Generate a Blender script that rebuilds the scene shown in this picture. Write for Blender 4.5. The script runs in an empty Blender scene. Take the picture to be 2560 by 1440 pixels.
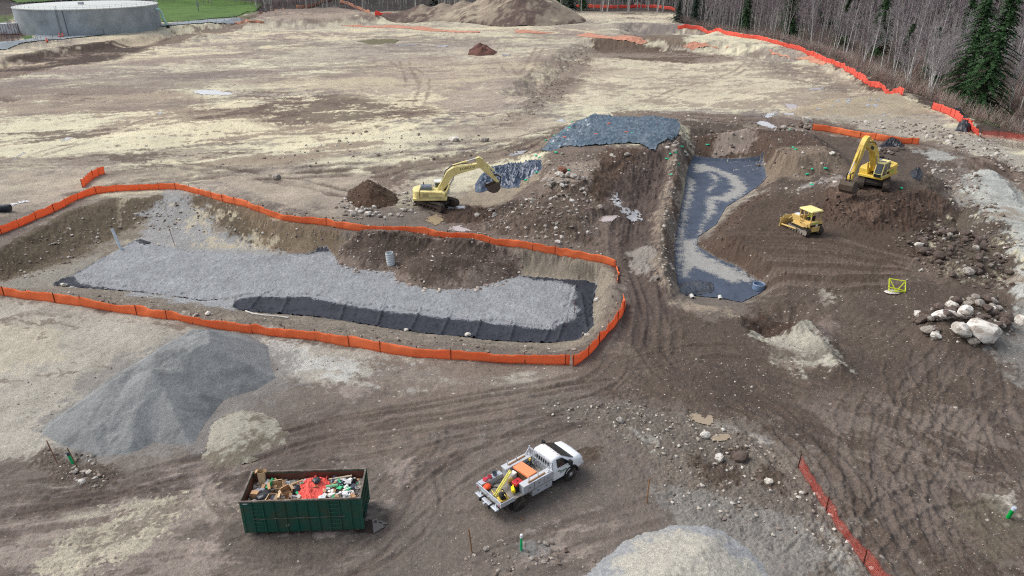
import bpy, bmesh, math, random
import numpy as np
from mathutils import Vector, Matrix, Euler
random.seed(7); RNG = np.random.default_rng(11)
S = bpy.context.scene
C = S.collection
R = math.radians
# ------------------------------------------------------------------ camera
F, PITCH, CAMZ = 1828.0, R(25.0), 30.0
SP, CP = math.sin(PITCH), math.cos(PITCH)
cd = bpy.data.cameras.new('camera'); cam = bpy.data.objects.new('camera', cd); C.objects.link(cam)
cd.sensor_width = 36.0; cd.lens = 36.0*F/2560.0; cd.clip_end = 6000; cd.clip_start = 0.5
cam.location = (0, 0, CAMZ); cam.rotation_euler = (math.pi/2-PITCH, 0, 0); S.camera = cam
def W(px, py, z=0.0):
    """photo pixel -> world x,y on the level z"""
    u = (np.asarray(px, float)-1280)/F; v = (np.asarray(py, float)-720)/F
    k = (CAMZ-z)/(SP+v*CP)
    return u*k, k*(CP-v*SP)
def WP(pts, z=0.0):
    return [tuple(float(c) for c in W(p[0], p[1], p[2] if len(p) > 2 else z)) for p in pts]
# ------------------------------------------------------------------ noise tables
def spec_noise(n, beta, seed, lo=1, hi=None):
    r = np.random.default_rng(seed)
    fx = np.fft.fftfreq(n)*n; fr = np.sqrt(fx[:, None]**2+fx[None, :]**2); fr[0, 0] = 1
    a = fr**(-beta); a[fr < lo] = 0
    if hi: a[fr > hi] = 0
    z = np.fft.ifft2(a*np.exp(2j*np.pi*r.random((n, n)))).real
    return ((z-z.mean())/z.std()).astype(np.float32)
NT = [spec_noise(1024, 1.32, 1, 4), spec_noise(1024, 1.08, 2, 6), spec_noise(1024, 1.9, 3, 4), spec_noise(1024, .9, 4, 24), spec_noise(1024, 1.3, 5, 6)]
def noi(k, x, y, cell, rot=0.0, sx=1.0, off=0.0):
    """baked fractal noise, std about 1; cell = metres per texel"""
    c, s = math.cos(rot), math.sin(rot)
    a = ((x*c+y*s)/(cell*sx)+off*37.7) % 1024; b = ((-x*s+y*c)/cell+off*91.3) % 1024
    i = np.floor(a).astype(np.int32); j = np.floor(b).astype(np.int32); fa = (a-i).astype(np.float32); fb = (b-j).astype(np.float32)
    i %= 1024; j %= 1024; i1 = (i+1) % 1024; j1 = (j+1) % 1024; T = NT[k]
    return (T[i, j]*(1-fa)+T[i1, j]*fa)*(1-fb)+(T[i, j1]*(1-fa)+T[i1, j1]*fa)*fb
def sst(x, a, b):
    t = np.clip((x-a)/(b-a), 0, 1); return t*t*(3-2*t)
def seg_dist(x, y, pts, closed=True, arc=False):
    d2 = np.full(x.shape, 1e12); inside = np.zeros(x.shape, bool); al = np.zeros(x.shape); sd = np.zeros(x.shape); L = 0.0
    n = len(pts)
    for i in range(n if closed else n-1):
        ax, ay = pts[i][:2]; bx, by = pts[(i+1) % n][:2]
        ex, ey = bx-ax, by-ay; l2 = ex*ex+ey*ey+1e-12
        t = np.clip(((x-ax)*ex+(y-ay)*ey)/l2, 0, 1)
        q = (x-ax-t*ex)**2+(y-ay-t*ey)**2
        if arc:
            m = q < d2; al[m] = (L+t*math.sqrt(l2))[m]; sd[m] = np.sign(ex*(y-ay)-ey*(x-ax))[m]; L += math.sqrt(l2)
        d2 = np.minimum(d2, q)
        if closed:
            cond = (ay > y) != (by > y)
            with np.errstate(divide='ignore', invalid='ignore'):
                inside ^= cond & (x < (bx-ax)*(y-ay)/(by-ay if by != ay else 1e-9)+ax)
    d = np.sqrt(d2)
    if arc: return d, al, sd*d
    return np.where(inside, d, -d) if closed else d
def smooth_pts(pts, n=6, closed=False):
    P = [np.array(p[:2], float) for p in pts]; m = len(P); out = []
    for i in range(m if closed else m-1):
        if closed: p0, p1, p2, p3 = P[i-1], P[i], P[(i+1) % m], P[(i+2) % m]
        else: p0, p1, p2, p3 = P[max(i-1, 0)], P[i], P[i+1], P[min(i+2, m-1)]
        for k in range(n):
            t = k/n
            out.append(tuple(0.5*((2*p1)+(-p0+p2)*t+(2*p0-5*p1+4*p2-p3)*t*t+(-p0+3*p1-3*p2+p3)*t**3)))
    if not closed: out.append(tuple(P[-1]))
    return out
GAIN = 1.0
def srgb(r, g, b):
    f = lambda c: (c/255/12.92 if c <= 10 else ((c/255+0.055)/1.055)**2.4)
    return np.array([f(r), f(g), f(b)])*GAIN
# ------------------------------------------------------------------ materials
def mat(name, rgb, rough=0.8, metal=0.0, spec=0.3, var=0.12, vscale=3.0, bump=0.0, bscale=40.0, dirt=None, dirt_amt=0.0, dscale=1.5, attr=None, alpha=None, hsv=True):
    m = bpy.data.materials.new(name); m.use_nodes = True; nt = m.node_tree; N = nt.nodes; L = nt.links
    b = N['Principled BSDF']; b.inputs['Roughness'].default_value = rough; b.inputs['Metallic'].default_value = metal
    b.inputs['Specular IOR Level'].default_value = spec
    tc = N.new('ShaderNodeTexCoord')
    def noise(sc, det=4):
        n = N.new('ShaderNodeTexNoise'); n.inputs['Scale'].default_value = sc; n.inputs['Detail'].default_value = det
        L.new(tc.outputs['Object'], n.inputs['Vector']); return n.outputs['Fac']
    if attr:
        at = N.new('ShaderNodeAttribute'); at.attribute_name = attr; col = at.outputs['Color']
    else:
        rg = N.new('ShaderNodeRGB'); rg.outputs[0].default_value = (*rgb, 1); col = rg.outputs[0]
    if dirt is not None:
        mx = N.new('ShaderNodeMix'); mx.data_type = 'RGBA'
        rp = N.new('ShaderNodeMapRange'); rp.inputs[1].default_value = 0.42; rp.inputs[2].default_value = 0.72; rp.inputs[4].default_value = dirt_amt
        L.new(noise(dscale, 8), rp.inputs[0]); L.new(rp.outputs[0], mx.inputs[0]); L.new(col, mx.inputs[6]); mx.inputs[7].default_value = (*dirt, 1); col = mx.outputs[2]
    if var:
        h = N.new('ShaderNodeHueSaturation'); rp = N.new('ShaderNodeMapRange'); rp.inputs[3].default_value = 1-var*2; rp.inputs[4].default_value = 1+var*2
        L.new(noise(vscale, 6), rp.inputs[0]); L.new(rp.outputs[0], h.inputs['Value']); L.new(col, h.inputs['Color']); col = h.outputs[0]
    L.new(col, b.inputs['Base Color'])
    if bump:
        bp = N.new('ShaderNodeBump'); bp.inputs['Strength'].default_value = bump; bp.inputs['Distance'].default_value = 0.05
        L.new(noise(bscale, 5), bp.inputs['Height']); L.new(bp.outputs[0], b.inputs['Normal'])
    return m
# ------------------------------------------------------------------ object helpers
def link(name, me, m=None, parent=None):
    o = bpy.data.objects.new(name, me); C.objects.link(o)
    if m is not None and me is not None:
        for q in (m if isinstance(m, (list, tuple)) else [m]): me.materials.append(q)
    if parent is not None: o.parent = parent
    return o
def tag(o, label=None, cat=None, group=None, kind=None):
    if label: o['label'] = label
    if cat: o['category'] = cat
    if group: o['group'] = group
    if kind: o['kind'] = kind
    return o
def empty(name, loc, rz=0.0, label=None, cat=None, group=None):
    o = bpy.data.objects.new(name, None); C.objects.link(o); o.location = loc
    o.rotation_euler = (0, 0, rz); o.empty_display_size = 0.3
    return tag(o, label, cat, group)
def npmesh(name, V, Fq, smooth=True, uv=None):
    """V (n,3), Fq (m,3|4) int arrays"""
    me = bpy.data.meshes.new(name); V = np.ascontiguousarray(V, np.float32); Fq = np.ascontiguousarray(Fq, np.int32)
    n, k = Fq.shape
    me.vertices.add(len(V)); me.vertices.foreach_set('co', V.ravel())
    me.loops.add(n*k); me.loops.foreach_set('vertex_index', Fq.ravel())
    me.polygons.add(n); me.polygons.foreach_set('loop_start', np.arange(0, n*k, k, dtype=np.int32))
    me.polygons.foreach_set('use_smooth', np.full(n, smooth, bool))
    me.update(calc_edges=True)
    return me
def vcol(me, cols, name='col'):
    a = me.attributes.new(name, 'FLOAT_COLOR', 'POINT'); c = np.ones((len(me.vertices), 4), np.float32); c[:, :3] = cols
    a.data.foreach_set('color', c.ravel())
def vfloat(me, vals, name):
    a = me.attributes.new(name, 'FLOAT', 'POINT'); a.data.foreach_set('value', np.ascontiguousarray(vals, np.float32))
def gridfaces(nr, nc):
    i = np.arange((nr-1)*(nc-1)); r = i//(nc-1); c = i % (nc-1); a = r*nc+c
    return np.stack([a, a+1, a+nc+1, a+nc], 1)
class MB:
    """collects shapes, then links them as ONE mesh"""
    def __init__(s): s.V = []; s.F = []
    def add(s, vs, fs):
        b = len(s.V); s.V += [tuple(v) for v in vs]; s.F += [tuple(i+b for i in f) for f in fs]; return s
    def box(s, c, d, rz=0.0, ry=0.0, rx=0.0, bev=0.0):
        M = Matrix.Translation(c) @ Euler((rx, ry, rz)).to_matrix().to_4x4()
        if bev <= 0:
            vs = [M @ Vector((x*d[0]/2, y*d[1]/2, z*d[2]/2)) for z in (-1, 1) for x, y in ((-1, -1), (1, -1), (1, 1), (-1, 1))]
            return s.add(vs, [(3, 2, 1, 0), (4, 5, 6, 7), (0, 1, 5, 4), (1, 2, 6, 5), (2, 3, 7, 6), (3, 0, 4, 7)])
        bm = bmesh.new(); bmesh.ops.create_cube(bm, size=1.0); bmesh.ops.scale(bm, vec=d, verts=bm.verts)
        bmesh.ops.bevel(bm, geom=bm.edges[:], offset=bev, segments=2, affect='EDGES', profile=0.5)
        return s.bm(bm, M)
    def bm(s, bm, M=Matrix()):
        bm.verts.index_update(); s.add([M @ v.co for v in bm.verts], [[v.index for v in f.verts] for f in bm.faces]); bm.free(); return s
    def tube(s, pts, r, n=8, cap=True):
        pts = [Vector(p) for p in pts]; rs = r if isinstance(r, (list, tuple)) else [r]*len(pts)
        vs = []; prev = None
        for i, p in enumerate(pts):
            d = (pts[min(i+1, len(pts)-1)]-pts[max(i-1, 0)]).normalized()
            ref = prev if prev is not None else (Vector((0, 0, 1)) if abs(d.z) < 0.9 else Vector((1, 0, 0)))
            a = d.cross(ref).normalized(); b = d.cross(a); prev = -b if prev is None else ref
            if prev is None: prev = ref
            prev = ref
            for k in range(n):
                t = 2*math.pi*k/n; vs.append(p+(a*math.cos(t)+b*math.sin(t))*rs[i])
        fs = []
        for i in range(len(pts)-1):
            for k in range(n):
                fs.append((i*n+k, i*n+(k+1) % n, (i+1)*n+(k+1) % n, (i+1)*n+k))
        if cap: fs.append(tuple(range(n-1, -1, -1))); fs.append(tuple((len(pts)-1)*n+k for k in range(n)))
        return s.add(vs, fs)
    def lathe(s, prof, c=(0, 0, 0), axis='z', n=24, cap=True):
        vs = []
        for r, h in prof:
            for k in range(n):
                t = 2*math.pi*k/n; p = (r*math.cos(t), r*math.sin(t), h)
                if axis == 'y': p = (p[0], p[2], p[1])
                if axis == 'x': p = (p[2], p[0], p[1])
                vs.append((p[0]+c[0], p[1]+c[1], p[2]+c[2]))
        fs = []
        for i in range(len(prof)-1):
            for k in range(n): fs.append((i*n+k, i*n+(k+1) % n, (i+1)*n+(k+1) % n, (i+1)*n+k))
        if cap: fs.append(tuple(range(n-1, -1, -1))); fs.append(tuple((len(prof)-1)*n+k for k in range(n)))
        return s.add(vs, fs)
    def prism(s, poly, y0, y1, M=Matrix()):
        """outline in x,z extruded along y"""
        n = len(poly); vs = [M @ Vector((p[0], y0, p[1])) for p in poly]+[M @ Vector((p[0], y1, p[1])) for p in poly]
        fs = [tuple(range(n)), tuple(range(2*n-1, n-1, -1))]+[(i, i+n, (i+1) % n+n, (i+1) % n) for i in range(n)]
        return s.add(vs, fs)
    def quad(s, a, b, c, d): return s.add([a, b, c, d], [(0, 1, 2, 3)])
    def mesh(s, name, smooth=False, bev=0.0):
        me = bpy.data.meshes.new(name); me.from_pydata(s.V, [], s.F); me.validate()
        bm = bmesh.new(); bm.from_mesh(me); bmesh.ops.recalc_face_normals(bm, faces=bm.faces)
        bm.to_mesh(me); bm.free()
        for p in me.polygons: p.use_smooth = smooth
        return me
    def build(s, name, m, parent=None, smooth=False, bev=0.0):
        o = link(name, s.mesh(name, smooth), m, parent)
        if smooth:
            try: o.data.set_sharp_from_angle(angle=R(40))
            except Exception: pass
        if bev:
            b = o.modifiers.new('bevel', 'BEVEL'); b.width = bev; b.segments = 2; b.limit_method = 'ANGLE'; b.angle_limit = R(35)
        return o
def copy_tree(o, parent=None):
    c = o.copy(); C.objects.link(c)
    if parent is not None: c.parent = parent
    for ch in list(o.children): copy_tree(ch, c)
    return c
# ================================================================== terrain heights
PIT_TOP = WP([(-200,690),(0,622),(100,572),(190,527),(300,497),(410,486),(520,492),(620,530),(700,560),(860,583),(1060,598),(1250,625),(1400,640),(1500,665),(1530,700),(1535,760),(1500,830),(1455,868),(1400,882),(1200,868),(1000,848),(860,835),(700,812),(560,790),(400,765),(200,742),(0,728),(-200,715)])
PZ = -1.8
PIT_FLOOR = WP([(-150,708),(20,690),(150,640),(300,582),(450,565),(600,600),(830,632),(1000,646),(1300,682),(1488,702),(1485,800),(1440,848),(1300,850),(1100,835),(860,800),(600,768),(400,735),(135,714),(0,716)], PZ)
TZ = -1.6
TR_TOP = WP([(1704,352),(1905,356),(1955,430),(1935,487),(1865,529),(1842,575),(1815,600),(1880,634),(1955,690),(1980,738),(1885,790),(1690,764),(1662,700),(1658,600),(1688,470),(1692,400)])
TR_FLOOR = WP([(1733,402),(1902,404),(1912,450),(1875,478),(1812,518),(1788,560),(1748,594),(1742,612),(1800,650),(1840,665),(1908,716),(1908,728),(1852,756),(1800,745),(1722,738),(1698,718),(1688,660),(1690,600),(1715,470),(1722,420)], TZ)
FOREST = WP([(1690,56),(1800,73),(1900,90),(2000,120),(2100,158),(2180,203),(2250,233),(2330,264),(2400,296),(2455,334),(2560,346),(2700,366),(3900,500),(3900,-60),(1690,-60)])
MOUNDS = [  # px outline on its own level, level, run-out
    ([(1400,372),(1500,300),(1690,306),(1705,330),(1660,370),(1560,380),(1495,412),(1475,452),(1420,468),(1390,430)], 2.5, 7.0),
    ([(1390,470),(1462,462),(1480,515),(1440,545),(1345,545),(1330,515)], 1.6, 7.0),
    ([(1740,330),(1880,318),(2030,335),(2080,380),(1990,392),(1920,384),(1745,374)], 2.0, 4.0),
    ([(2110,470),(2160,440),(2290,430),(2320,470),(2280,500),(2150,505)], 2.5, 6.5),
    ([(1775,590),(1900,500),(2080,500),(2300,560),(2260,690),(1930,690),(1850,640)], 0.5, 3.0),
    ([(2425,440),(2480,430),(2570,520),(2700,640),(2640,700),(2520,585)], 2.0, 5.0),
    ([(2345,615),(2400,595),(2470,640),(2490,665),(2400,668)], 1.1, 3.5),
    ([(2340,805),(2420,775),(2490,800),(2480,830),(2380,832)], 0.9, 2.5),
    ([(-900,165),(0,140),(250,108),(420,72),(590,46),(640,38),(640,-60),(-900,-60)], 2.0, 5.0),
    ([(640,45),(700,22),(840,16),(930,34),(860,44),(700,48)], 3.0, 12.0),
    ([(2400,395),(2470,392),(2580,470),(2560,400)], 0.8, 4.0),
]
PITS = [
    ([(1500,122),(1800,128),(2050,170),(2200,250),(1900,285),(1700,276),(1500,282),(1330,262),(1430,165)], -2.6, 7.0),
    ([(1855,800),(1985,800),(2005,822),(1905,845)], -1.1, 2.2),
    ([(1590,84),(1760,90),(1720,102),(1600,100)], -3.0, 8.0),
    ([(-100,150),(180,128),(170,140),(-100,165)], -1.5, 4.0),
    ([(1505,520),(1590,500),(1600,560),(1500,575)], -0.18, 3.0),
]
RIDGES = [([(1692,395),(1678,470),(1652,560),(1646,640),(1662,722)], 0.9, 2.6), ([(2000,818),(2045,860),(2095,925)], 0.7, 1.6), ([(1855,790),(1960,795),(2000,825)], 0.5, 1.2),
          ([(1255,300),(1330,245),(1420,160),(1480,112)], 0.5, 5.0), ([(380,420),(620,445),(760,460)], 0.25, 1.2), ([(560,470),(640,500),(760,535)], 0.3, 1.2)]
MOUNDS = [(WP(p, z), z, l) for p, z, l in MOUNDS]; PITS = [(WP(p, z), z, l) for p, z, l in PITS]; RIDGES = [(smooth_pts(WP(p), 4), z, l) for p, z, l in RIDGES]
def sub(x, y, pts, m):
    P = np.array([p[:2] for p in pts]); lo = P.min(0)-m; hi = P.max(0)+m
    return np.nonzero((x > lo[0]) & (x < hi[0]) & (y > lo[1]) & (y < hi[1]))[0]
def ramp(x, y, top, floor, z, h):
    i = sub(x, y, top, 0.5)
    if not len(i): return
    X, Y = x[i], y[i]; wob = 0.35*noi(1, X, Y, .1)
    a = np.maximum(seg_dist(X, Y, top)+wob*0.6, 0); b = np.maximum(-seg_dist(X, Y, floor)+wob*0.3, 0)
    t = np.where(a <= 0, 0, a/(a+b+1e-6)); t = t*(1.15-.15*t)
    h[i] = h[i]*(1-t)+z*t
def base_h(x, y):
    x = np.asarray(x, float).ravel(); y = np.asarray(y, float).ravel()
    h = 0.22*noi(2, x, y, .25)*sst(y, 60, 140)+0.06*noi(0, x, y, .2)
    acc = np.zeros_like(h)
    for p, z, l in MOUNDS:
        i = sub(x, y, p, l*1.3+1)
        if len(i):
            sd = seg_dist(x[i], y[i], p)+noi(2, x[i], y[i], .06)*min(0.1*l, .6)+noi(1, x[i], y[i], .08)*.04*l
            t = np.clip(1+sd/l, 0, 1); t = t*(1-.35*(1-t))
            acc[i] = np.maximum(acc[i], z*t)
    h += acc
    for p, z, l in RIDGES:
        i = sub(x, y, p, l*1.5)
        if len(i):
            d = seg_dist(x[i], y[i], p, False)+noi(0, x[i], y[i], .1)*.15*l
            h[i] += z*np.clip(1-np.abs(d)/l, 0, 1)
    for p, z, l in PITS:
        i = sub(x, y, p, l+1)
        if len(i):
            sd = seg_dist(x[i], y[i], p)+noi(0, x[i], y[i], .1)*min(.12*l, .6)
            h[i] += z*np.clip(1+sd/l, 0, 1)
    ramp(x, y, PIT_TOP, PIT_FLOOR, PZ, h); ramp(x, y, TR_TOP, TR_FLOOR, TZ, h)
    i = sub(x, y, FOREST, 1)
    if len(i): h[i] -= 5*sst(seg_dist(x[i], y[i], FOREST), 0, 20)
    h += 110*sst(y+0.25*np.abs(x), 430, 1000)
    return h
def gz(x, y): return float(base_h([x], [y])[0])
def ON(px, py, dz=0.0):
    """photo pixel -> point on the terrain surface"""
    z = 0.0
    for _ in range(14):
        x, y = W(px, py, z); z = 0.5*z+0.5*gz(float(x), float(y))
    x, y = W(px, py, z); return Vector((float(x), float(y), z+dz))
# ---- gravel spread over the geotextile
def pxpoly(pts, z): return WP(pts, z)
GRAV_PIT = [pxpoly([(180,688),(300,620),(338,603),(366,608),(480,624),(600,630),(670,633),(768,636),(800,630),(835,632),(870,636),(1100,665),(1300,690),(1340,700),(1400,704),(1436,716),(1440,742),(1424,762),(1448,772),(1436,796),(1395,814),(1380,824),(1180,800),(1000,782),(900,768),(760,742),(625,742),(560,754),(500,752),(380,732),(290,724),(200,708)], PZ)]
GRAV_TR = [pxpoly(p, TZ) for p in (
    [(1728,410),(1760,408),(1850,440),(1872,470),(1858,490),(1820,505),(1770,500),(1765,490),(1800,488),(1830,470),(1815,445),(1780,428),(1735,432)],
    [(1765,428),(1800,440),(1800,455),(1775,480),(1762,478),(1785,455),(1775,440)],
    [(1720,440),(1742,450),(1735,480),(1725,520),(1715,570),(1712,640),(1700,690),(1690,680),(1690,600),(1712,480)],
    [(1760,495),(1795,500),(1790,530),(1765,560),(1755,580),(1740,590),(1765,530)],
    [(1700,600),(1745,595),(1750,625),(1800,655),(1840,668),(1895,700),(1830,708),(1790,690),(1740,668),(1720,690),(1700,695)],)]
def gravel_amt(x, y, which):
    m = np.full(x.shape, -3.0)
    for p in (GRAV_PIT if which == 0 else GRAV_TR): m = np.maximum(m, seg_dist(x, y, p))
    return m
FAB_PIT = WP([(132,712),(150,700),(178,688),(305,620),(335,602),(368,606),(480,628),(670,638),(764,634),(796,624),(818,625),(838,640),(1305,690),(1400,697),(1488,706),(1492,720),(1480,760),(1484,828),(1440,862),(1380,866),(1230,858),(1100,838),(960,824),(880,806),(780,792),(660,788),(600,784),(582,766),(590,745),(500,752),(440,740),(330,728),(230,722)], PZ)
FAB_TR = WP([(1732,399),(1905,402),(1915,450),(1880,478),(1815,518),(1790,562),(1745,592),(1742,614),(1800,650),(1840,665),(1908,714),(1912,728),(1854,756),(1800,745),(1722,738),(1696,718),(1686,660),(1688,600),(1712,470),(1720,420)], TZ)
def micro(x, y, px_ok=True):
    """small relief: clods, ruts and the gravel spread; returns dz"""
    i = sub(x, y, FAB_PIT, 1); dz = np.zeros_like(x)
    for k, fab in ((0, FAB_PIT), (1, FAB_TR)):
        i = sub(x, y, fab, 1)
        if not len(i): continue
        X, Y = x[i], y[i]; g = gravel_amt(X, Y, k)-.45+noi(1, X, Y, .09, .5, 1)*.3 if k == 0 else np.full(X.shape, -9.)
        gm = sst(g, -.12, .12); inside = sst(seg_dist(X, Y, fab), -.15, .15)
        dz[i] += inside*(gm*(.05+.02*noi(3, X, Y, .05))-.14*(1-gm))
    return dz
PUD = [  # outline px, tint
 ([(474,230),(500,225),(535,223),(595,233),(560,237),(500,238)],0),([(888,104),(930,98),(985,97),(1002,100),(985,107),(930,110)],2),([(985,112),(1020,110),(1052,112),(1030,114),(995,115)],0),([(1388,301),(1404,298),(1421,301),(1405,305)],0),([(1425,309),(1440,306),(1448,308),(1436,311)],0),
 ([(1498,547),(1503,535),(1525,529),(1546,536),(1547,549),(1530,560),(1506,558)],1),([(1522,494),(1545,482),(1553,500),(1568,520),(1603,530),(1603,548),(1582,558),(1566,545),(1552,530),(1534,514)],4),
 ([(1124,568),(1150,562),(1182,573),(1162,580),(1130,578)],1),([(1064,541),(1095,534),(1112,546),(1092,562),(1068,556)],3),([(1112,512),(1165,514),(1162,523),(1118,521)],0),
 ([(1888,306),(1910,300),(1925,306),(1946,318),(1930,323),(1902,315)],0),([(1908,289),(1925,282),(1946,278),(1930,290),(1918,294)],0),([(1955,284),(1985,282),(1988,287),(1958,287)],0),([(1955,258),(2000,261),(1990,268),(1962,265)],1),
 ([(2020,220),(2056,219),(2059,226),(2025,226)],4),([(2106,266),(2112,253),(2126,242),(2131,251),(2118,262)],4),([(2085,260),(2094,247),(2099,254)],4),([(2158,268),(2166,258),(2180,244),(2177,257),(2166,268)],4),([(2180,269),(2186,252),(2194,244),(2201,248),(2196,262)],4),([(2203,286),(2214,281),(2213,290)],4),([(2217,276),(2230,284),(2226,287)],4),([(2038,277),(2046,268),(2050,272)],4),([(2075,268),(2081,262),(2085,266)],4),
 ([(2158,373),(2170,362),(2196,359),(2194,372),(2178,381)],0),([(1718,1042),(1730,1032),(1748,1036),(1766,1050),(1775,1040),(1780,1062),(1748,1054)],3),([(1772,1092),(1800,1083),(1825,1082),(1836,1095),(1805,1105),(1780,1101)],3),([(1815,1120),(1832,1116),(1834,1126),(1820,1128)],3),
 ([(900,1326),(908,1300),(935,1298),(968,1304),(956,1319),(930,1330)],5),([(-40,515),(60,502),(88,502),(40,512),(-30,521)],0),([(36,400),(42,388),(60,380),(66,383),(50,390)],4),([(150,352),(168,343),(178,345),(165,353)],4),([(390,283),(404,278),(410,282),(398,287)],4),([(1270,390),(1300,378),(1318,374),(1295,388)],4),([(1075,116),(1105,112),(1130,114),(1100,118)],4),([(1250,137),(1275,134),(1280,137),(1260,141)],0)]
PUDW = []
for pts, t in PUD:
    Q = [ON(a, b) for a, b in pts]; P = [(q.x, q.y) for q in Q]; c = np.mean(np.array(P), 0)
    hz_ = base_h([p[0] for p in P], [p[1] for p in P]); PUDW.append((P, float(np.median(hz_)), t))
def pud_sd(x, y, P):
    ext = float(np.ptp(np.array(P), 0).min()); return seg_dist(x, y, P)+min(.08*ext, .3)*noi(1, x, y, .05)+min(.06*ext, .2)*noi(3, x, y, .04)
def press(x, y, z):
    for P, l, t in PUDW:
        if t == 4: continue
        i = sub(x, y, P, .8)
        if len(i):
            m = sst(pud_sd(x[i], y[i], P), -.5, .1); z[i] = z[i]*(1-m)+(l-.07)*m
    return z
# ================================================================== ground sheet: fan of rows widening with distance
py = np.concatenate([np.arange(1780, 300, -2.1), np.arange(300, -48, -1.5)])
v = (py-720)/F; rowY = CAMZ*(CP-v*SP)/(SP+v*CP)
rowY = np.concatenate([rowY, np.geomspace(rowY[-1]*1.02, 2600, 60)])
NC = 1340; su = np.linspace(-.98, .98, NC)
den = rowY*CP+CAMZ*SP
GX = (su[None, :]*den[:, None]).ravel(); GY = np.repeat(rowY, NC)
NR = len(rowY)
H0 = base_h(GX, GY)
col = np.zeros((len(GX), 3)); peb = np.zeros(len(GX)); wet = np.zeros(len(GX)); dz = micro(GX, GY)
cream, tan, mauve, dbr = srgb(207,201,172), srgb(168,158,142), srgb(124,115,109), srgb(82,70,61)
X, Y = GX, GY
n1 = noi(0, X, Y, .35, .35, 2.0); n2 = noi(1, X, Y, .16, .35, 2.4, 3); n3 = noi(3, X, Y, .12, .2, 1.6, 5); n4 = noi(4, X, Y, .9, -.3, 1.5, 8); nf = noi(3, X, Y, .06, 0, 1, 2)
def lerp(a, b, t): return a*(1-t[:, None])+b*t[:, None]
# dry far field: pale sand over darker damp subsoil
t = sst(n1*.85+n2*.32+.18, -.7, .9); col[:] = lerp(mauve, tan, sst(n4*.6+n3*.5, -1, 1)); col[:] = lerp(col, cream, t*.85)
col *= (1+.05*n2+.03*n3)[:, None]; peb[:] = .25; wet[:] = .0
def paint(pts, c, feather=1.0, na=.6, cell=.12, op=1.0, z=0.0, k=1, peb_to=None, wet_to=None, var=.08, sx=1.0, rot=0.0, relief=0.0, rcell=.05, world=False):
    P = pts if world else WP(pts, z)
    i = sub(X, Y, P, feather*.6+na*2.5)
    if not len(i): return
    x, y = X[i], Y[i]; n = noi(k, x, y, cell, rot, sx, len(pts)); sd = seg_dist(x, y, P)+n*na
    m = sst(sd, -feather*.6, feather*.6)*op; cc = np.asarray(c)*(1+var*noi(1, x, y, cell*.6, rot, sx, 4))[:, None]
    col[i] = col[i]*(1-m[:, None])+cc*m[:, None]
    if peb_to is not None: peb[i] = peb[i]*(1-m)+peb_to*m
    if wet_to is not None: wet[i] = wet[i]*(1-m)+wet_to*m
    if relief: dz[i] += m*relief*.6*(noi(3, x, y, rcell, 0, 1, 7)+.6*noi(0, x, y, rcell*2.2, 0, 1, 9))
def patches(pts, c, feather, thr, width=.25, cell=.2, k=0, op=1.0, sx=1.0, rot=0.0, off=0, z=0.0, peb_to=None, wet_to=None, relief=0.0):
    """irregular patches of c inside an area (noise threshold)"""
    P = WP(pts, z); i = sub(X, Y, P, feather)
    if not len(i): return
    x, y = X[i], Y[i]; m = sst(seg_dist(x, y, P), -feather, feather)
    m = m*sst(noi(k, x, y, cell, rot, sx, off)+.25*noi(3, x, y, cell*.5, rot, sx, off), thr-width, thr+width)*op
    col[i] = col[i]*(1-m[:, None])+np.asarray(c)*(1+.05*noi(1, x, y, .1))[:, None]*m[:, None]
    if peb_to is not None: peb[i] = peb[i]*(1-m)+peb_to*m
    if wet_to is not None: wet[i] = wet[i]*(1-m)+wet_to*m
    if relief: dz[i] += m*relief
def track(pts, c, w=.5, gap=2.0, op=.6, depth=.05, cleat=0.0, pitch=.35, z=0.0, feather=.2, na=.08, wet_to=None, peb_to=None, edge=0.4):
    """a pair of wheel or crawler ruts along a curve (gap 0: a single rut)"""
    P = smooth_pts(WP(pts, z), 5); i = sub(X, Y, P, gap/2+w+1)
    if not len(i): return
    x, y = X[i], Y[i]; d, al, sg = seg_dist(x, y, P, False, True)
    Lt = sum(math.dist(P[q], P[q+1]) for q in range(len(P)-1))
    e = np.abs(np.abs(sg)-gap/2) if gap else np.abs(sg)
    e = e+na*noi(0, x, y, .08); m = sst(-(e-w/2), -feather, feather)*sst(al, .05, 2.5)*sst(Lt-al, .05, 2.5)*(.75+.35*np.clip(noi(0, x, y, .15, 0, 1, 3), -1, 1))
    m = np.clip(m, 0, 1)
    st = .5+.5*np.sin(al*2*np.pi/pitch+np.sign(sg)*.4)
    cc = np.asarray(c)*(1-.35*cleat*st)[:, None]
    mm = m*op
    col[i] = col[i]*(1-mm[:, None])+cc*mm[:, None]
    dz[i] += -depth*m+cleat*.04*m*st+edge*depth*sst(-(np.abs(e-w/2-.15)-.15), -.1, .1)*(al > 1)*(Lt-al > 1)
    if wet_to is not None: wet[i] = wet[i]*(1-mm)+wet_to*mm
    if peb_to is not None: peb[i] = peb[i]*(1-mm)+peb_to*mm
mud, mud2, mudd, mudl = srgb(111,102,94), srgb(126,116,107), srgb(88,78,71), srgb(148,137,128)
soil, soil2, soilr = srgb(80,67,57), srgb(93,80,69), srgb(92,72,60)
grav, gravw, gravb = srgb(167,166,162), srgb(186,184,174), srgb(152,155,157)
near = sst(96-Y+.12*X+3*n2, -6, 6)*sst(-(X-40), -30, 40)+sst(64-Y+2*n2, -3, 3); near = np.clip(near, 0, 1)
col = lerp(col, mud*(1+.08*n2+.05*n3)[:, None], near); peb = peb*(1-near)+.5*near
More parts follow.
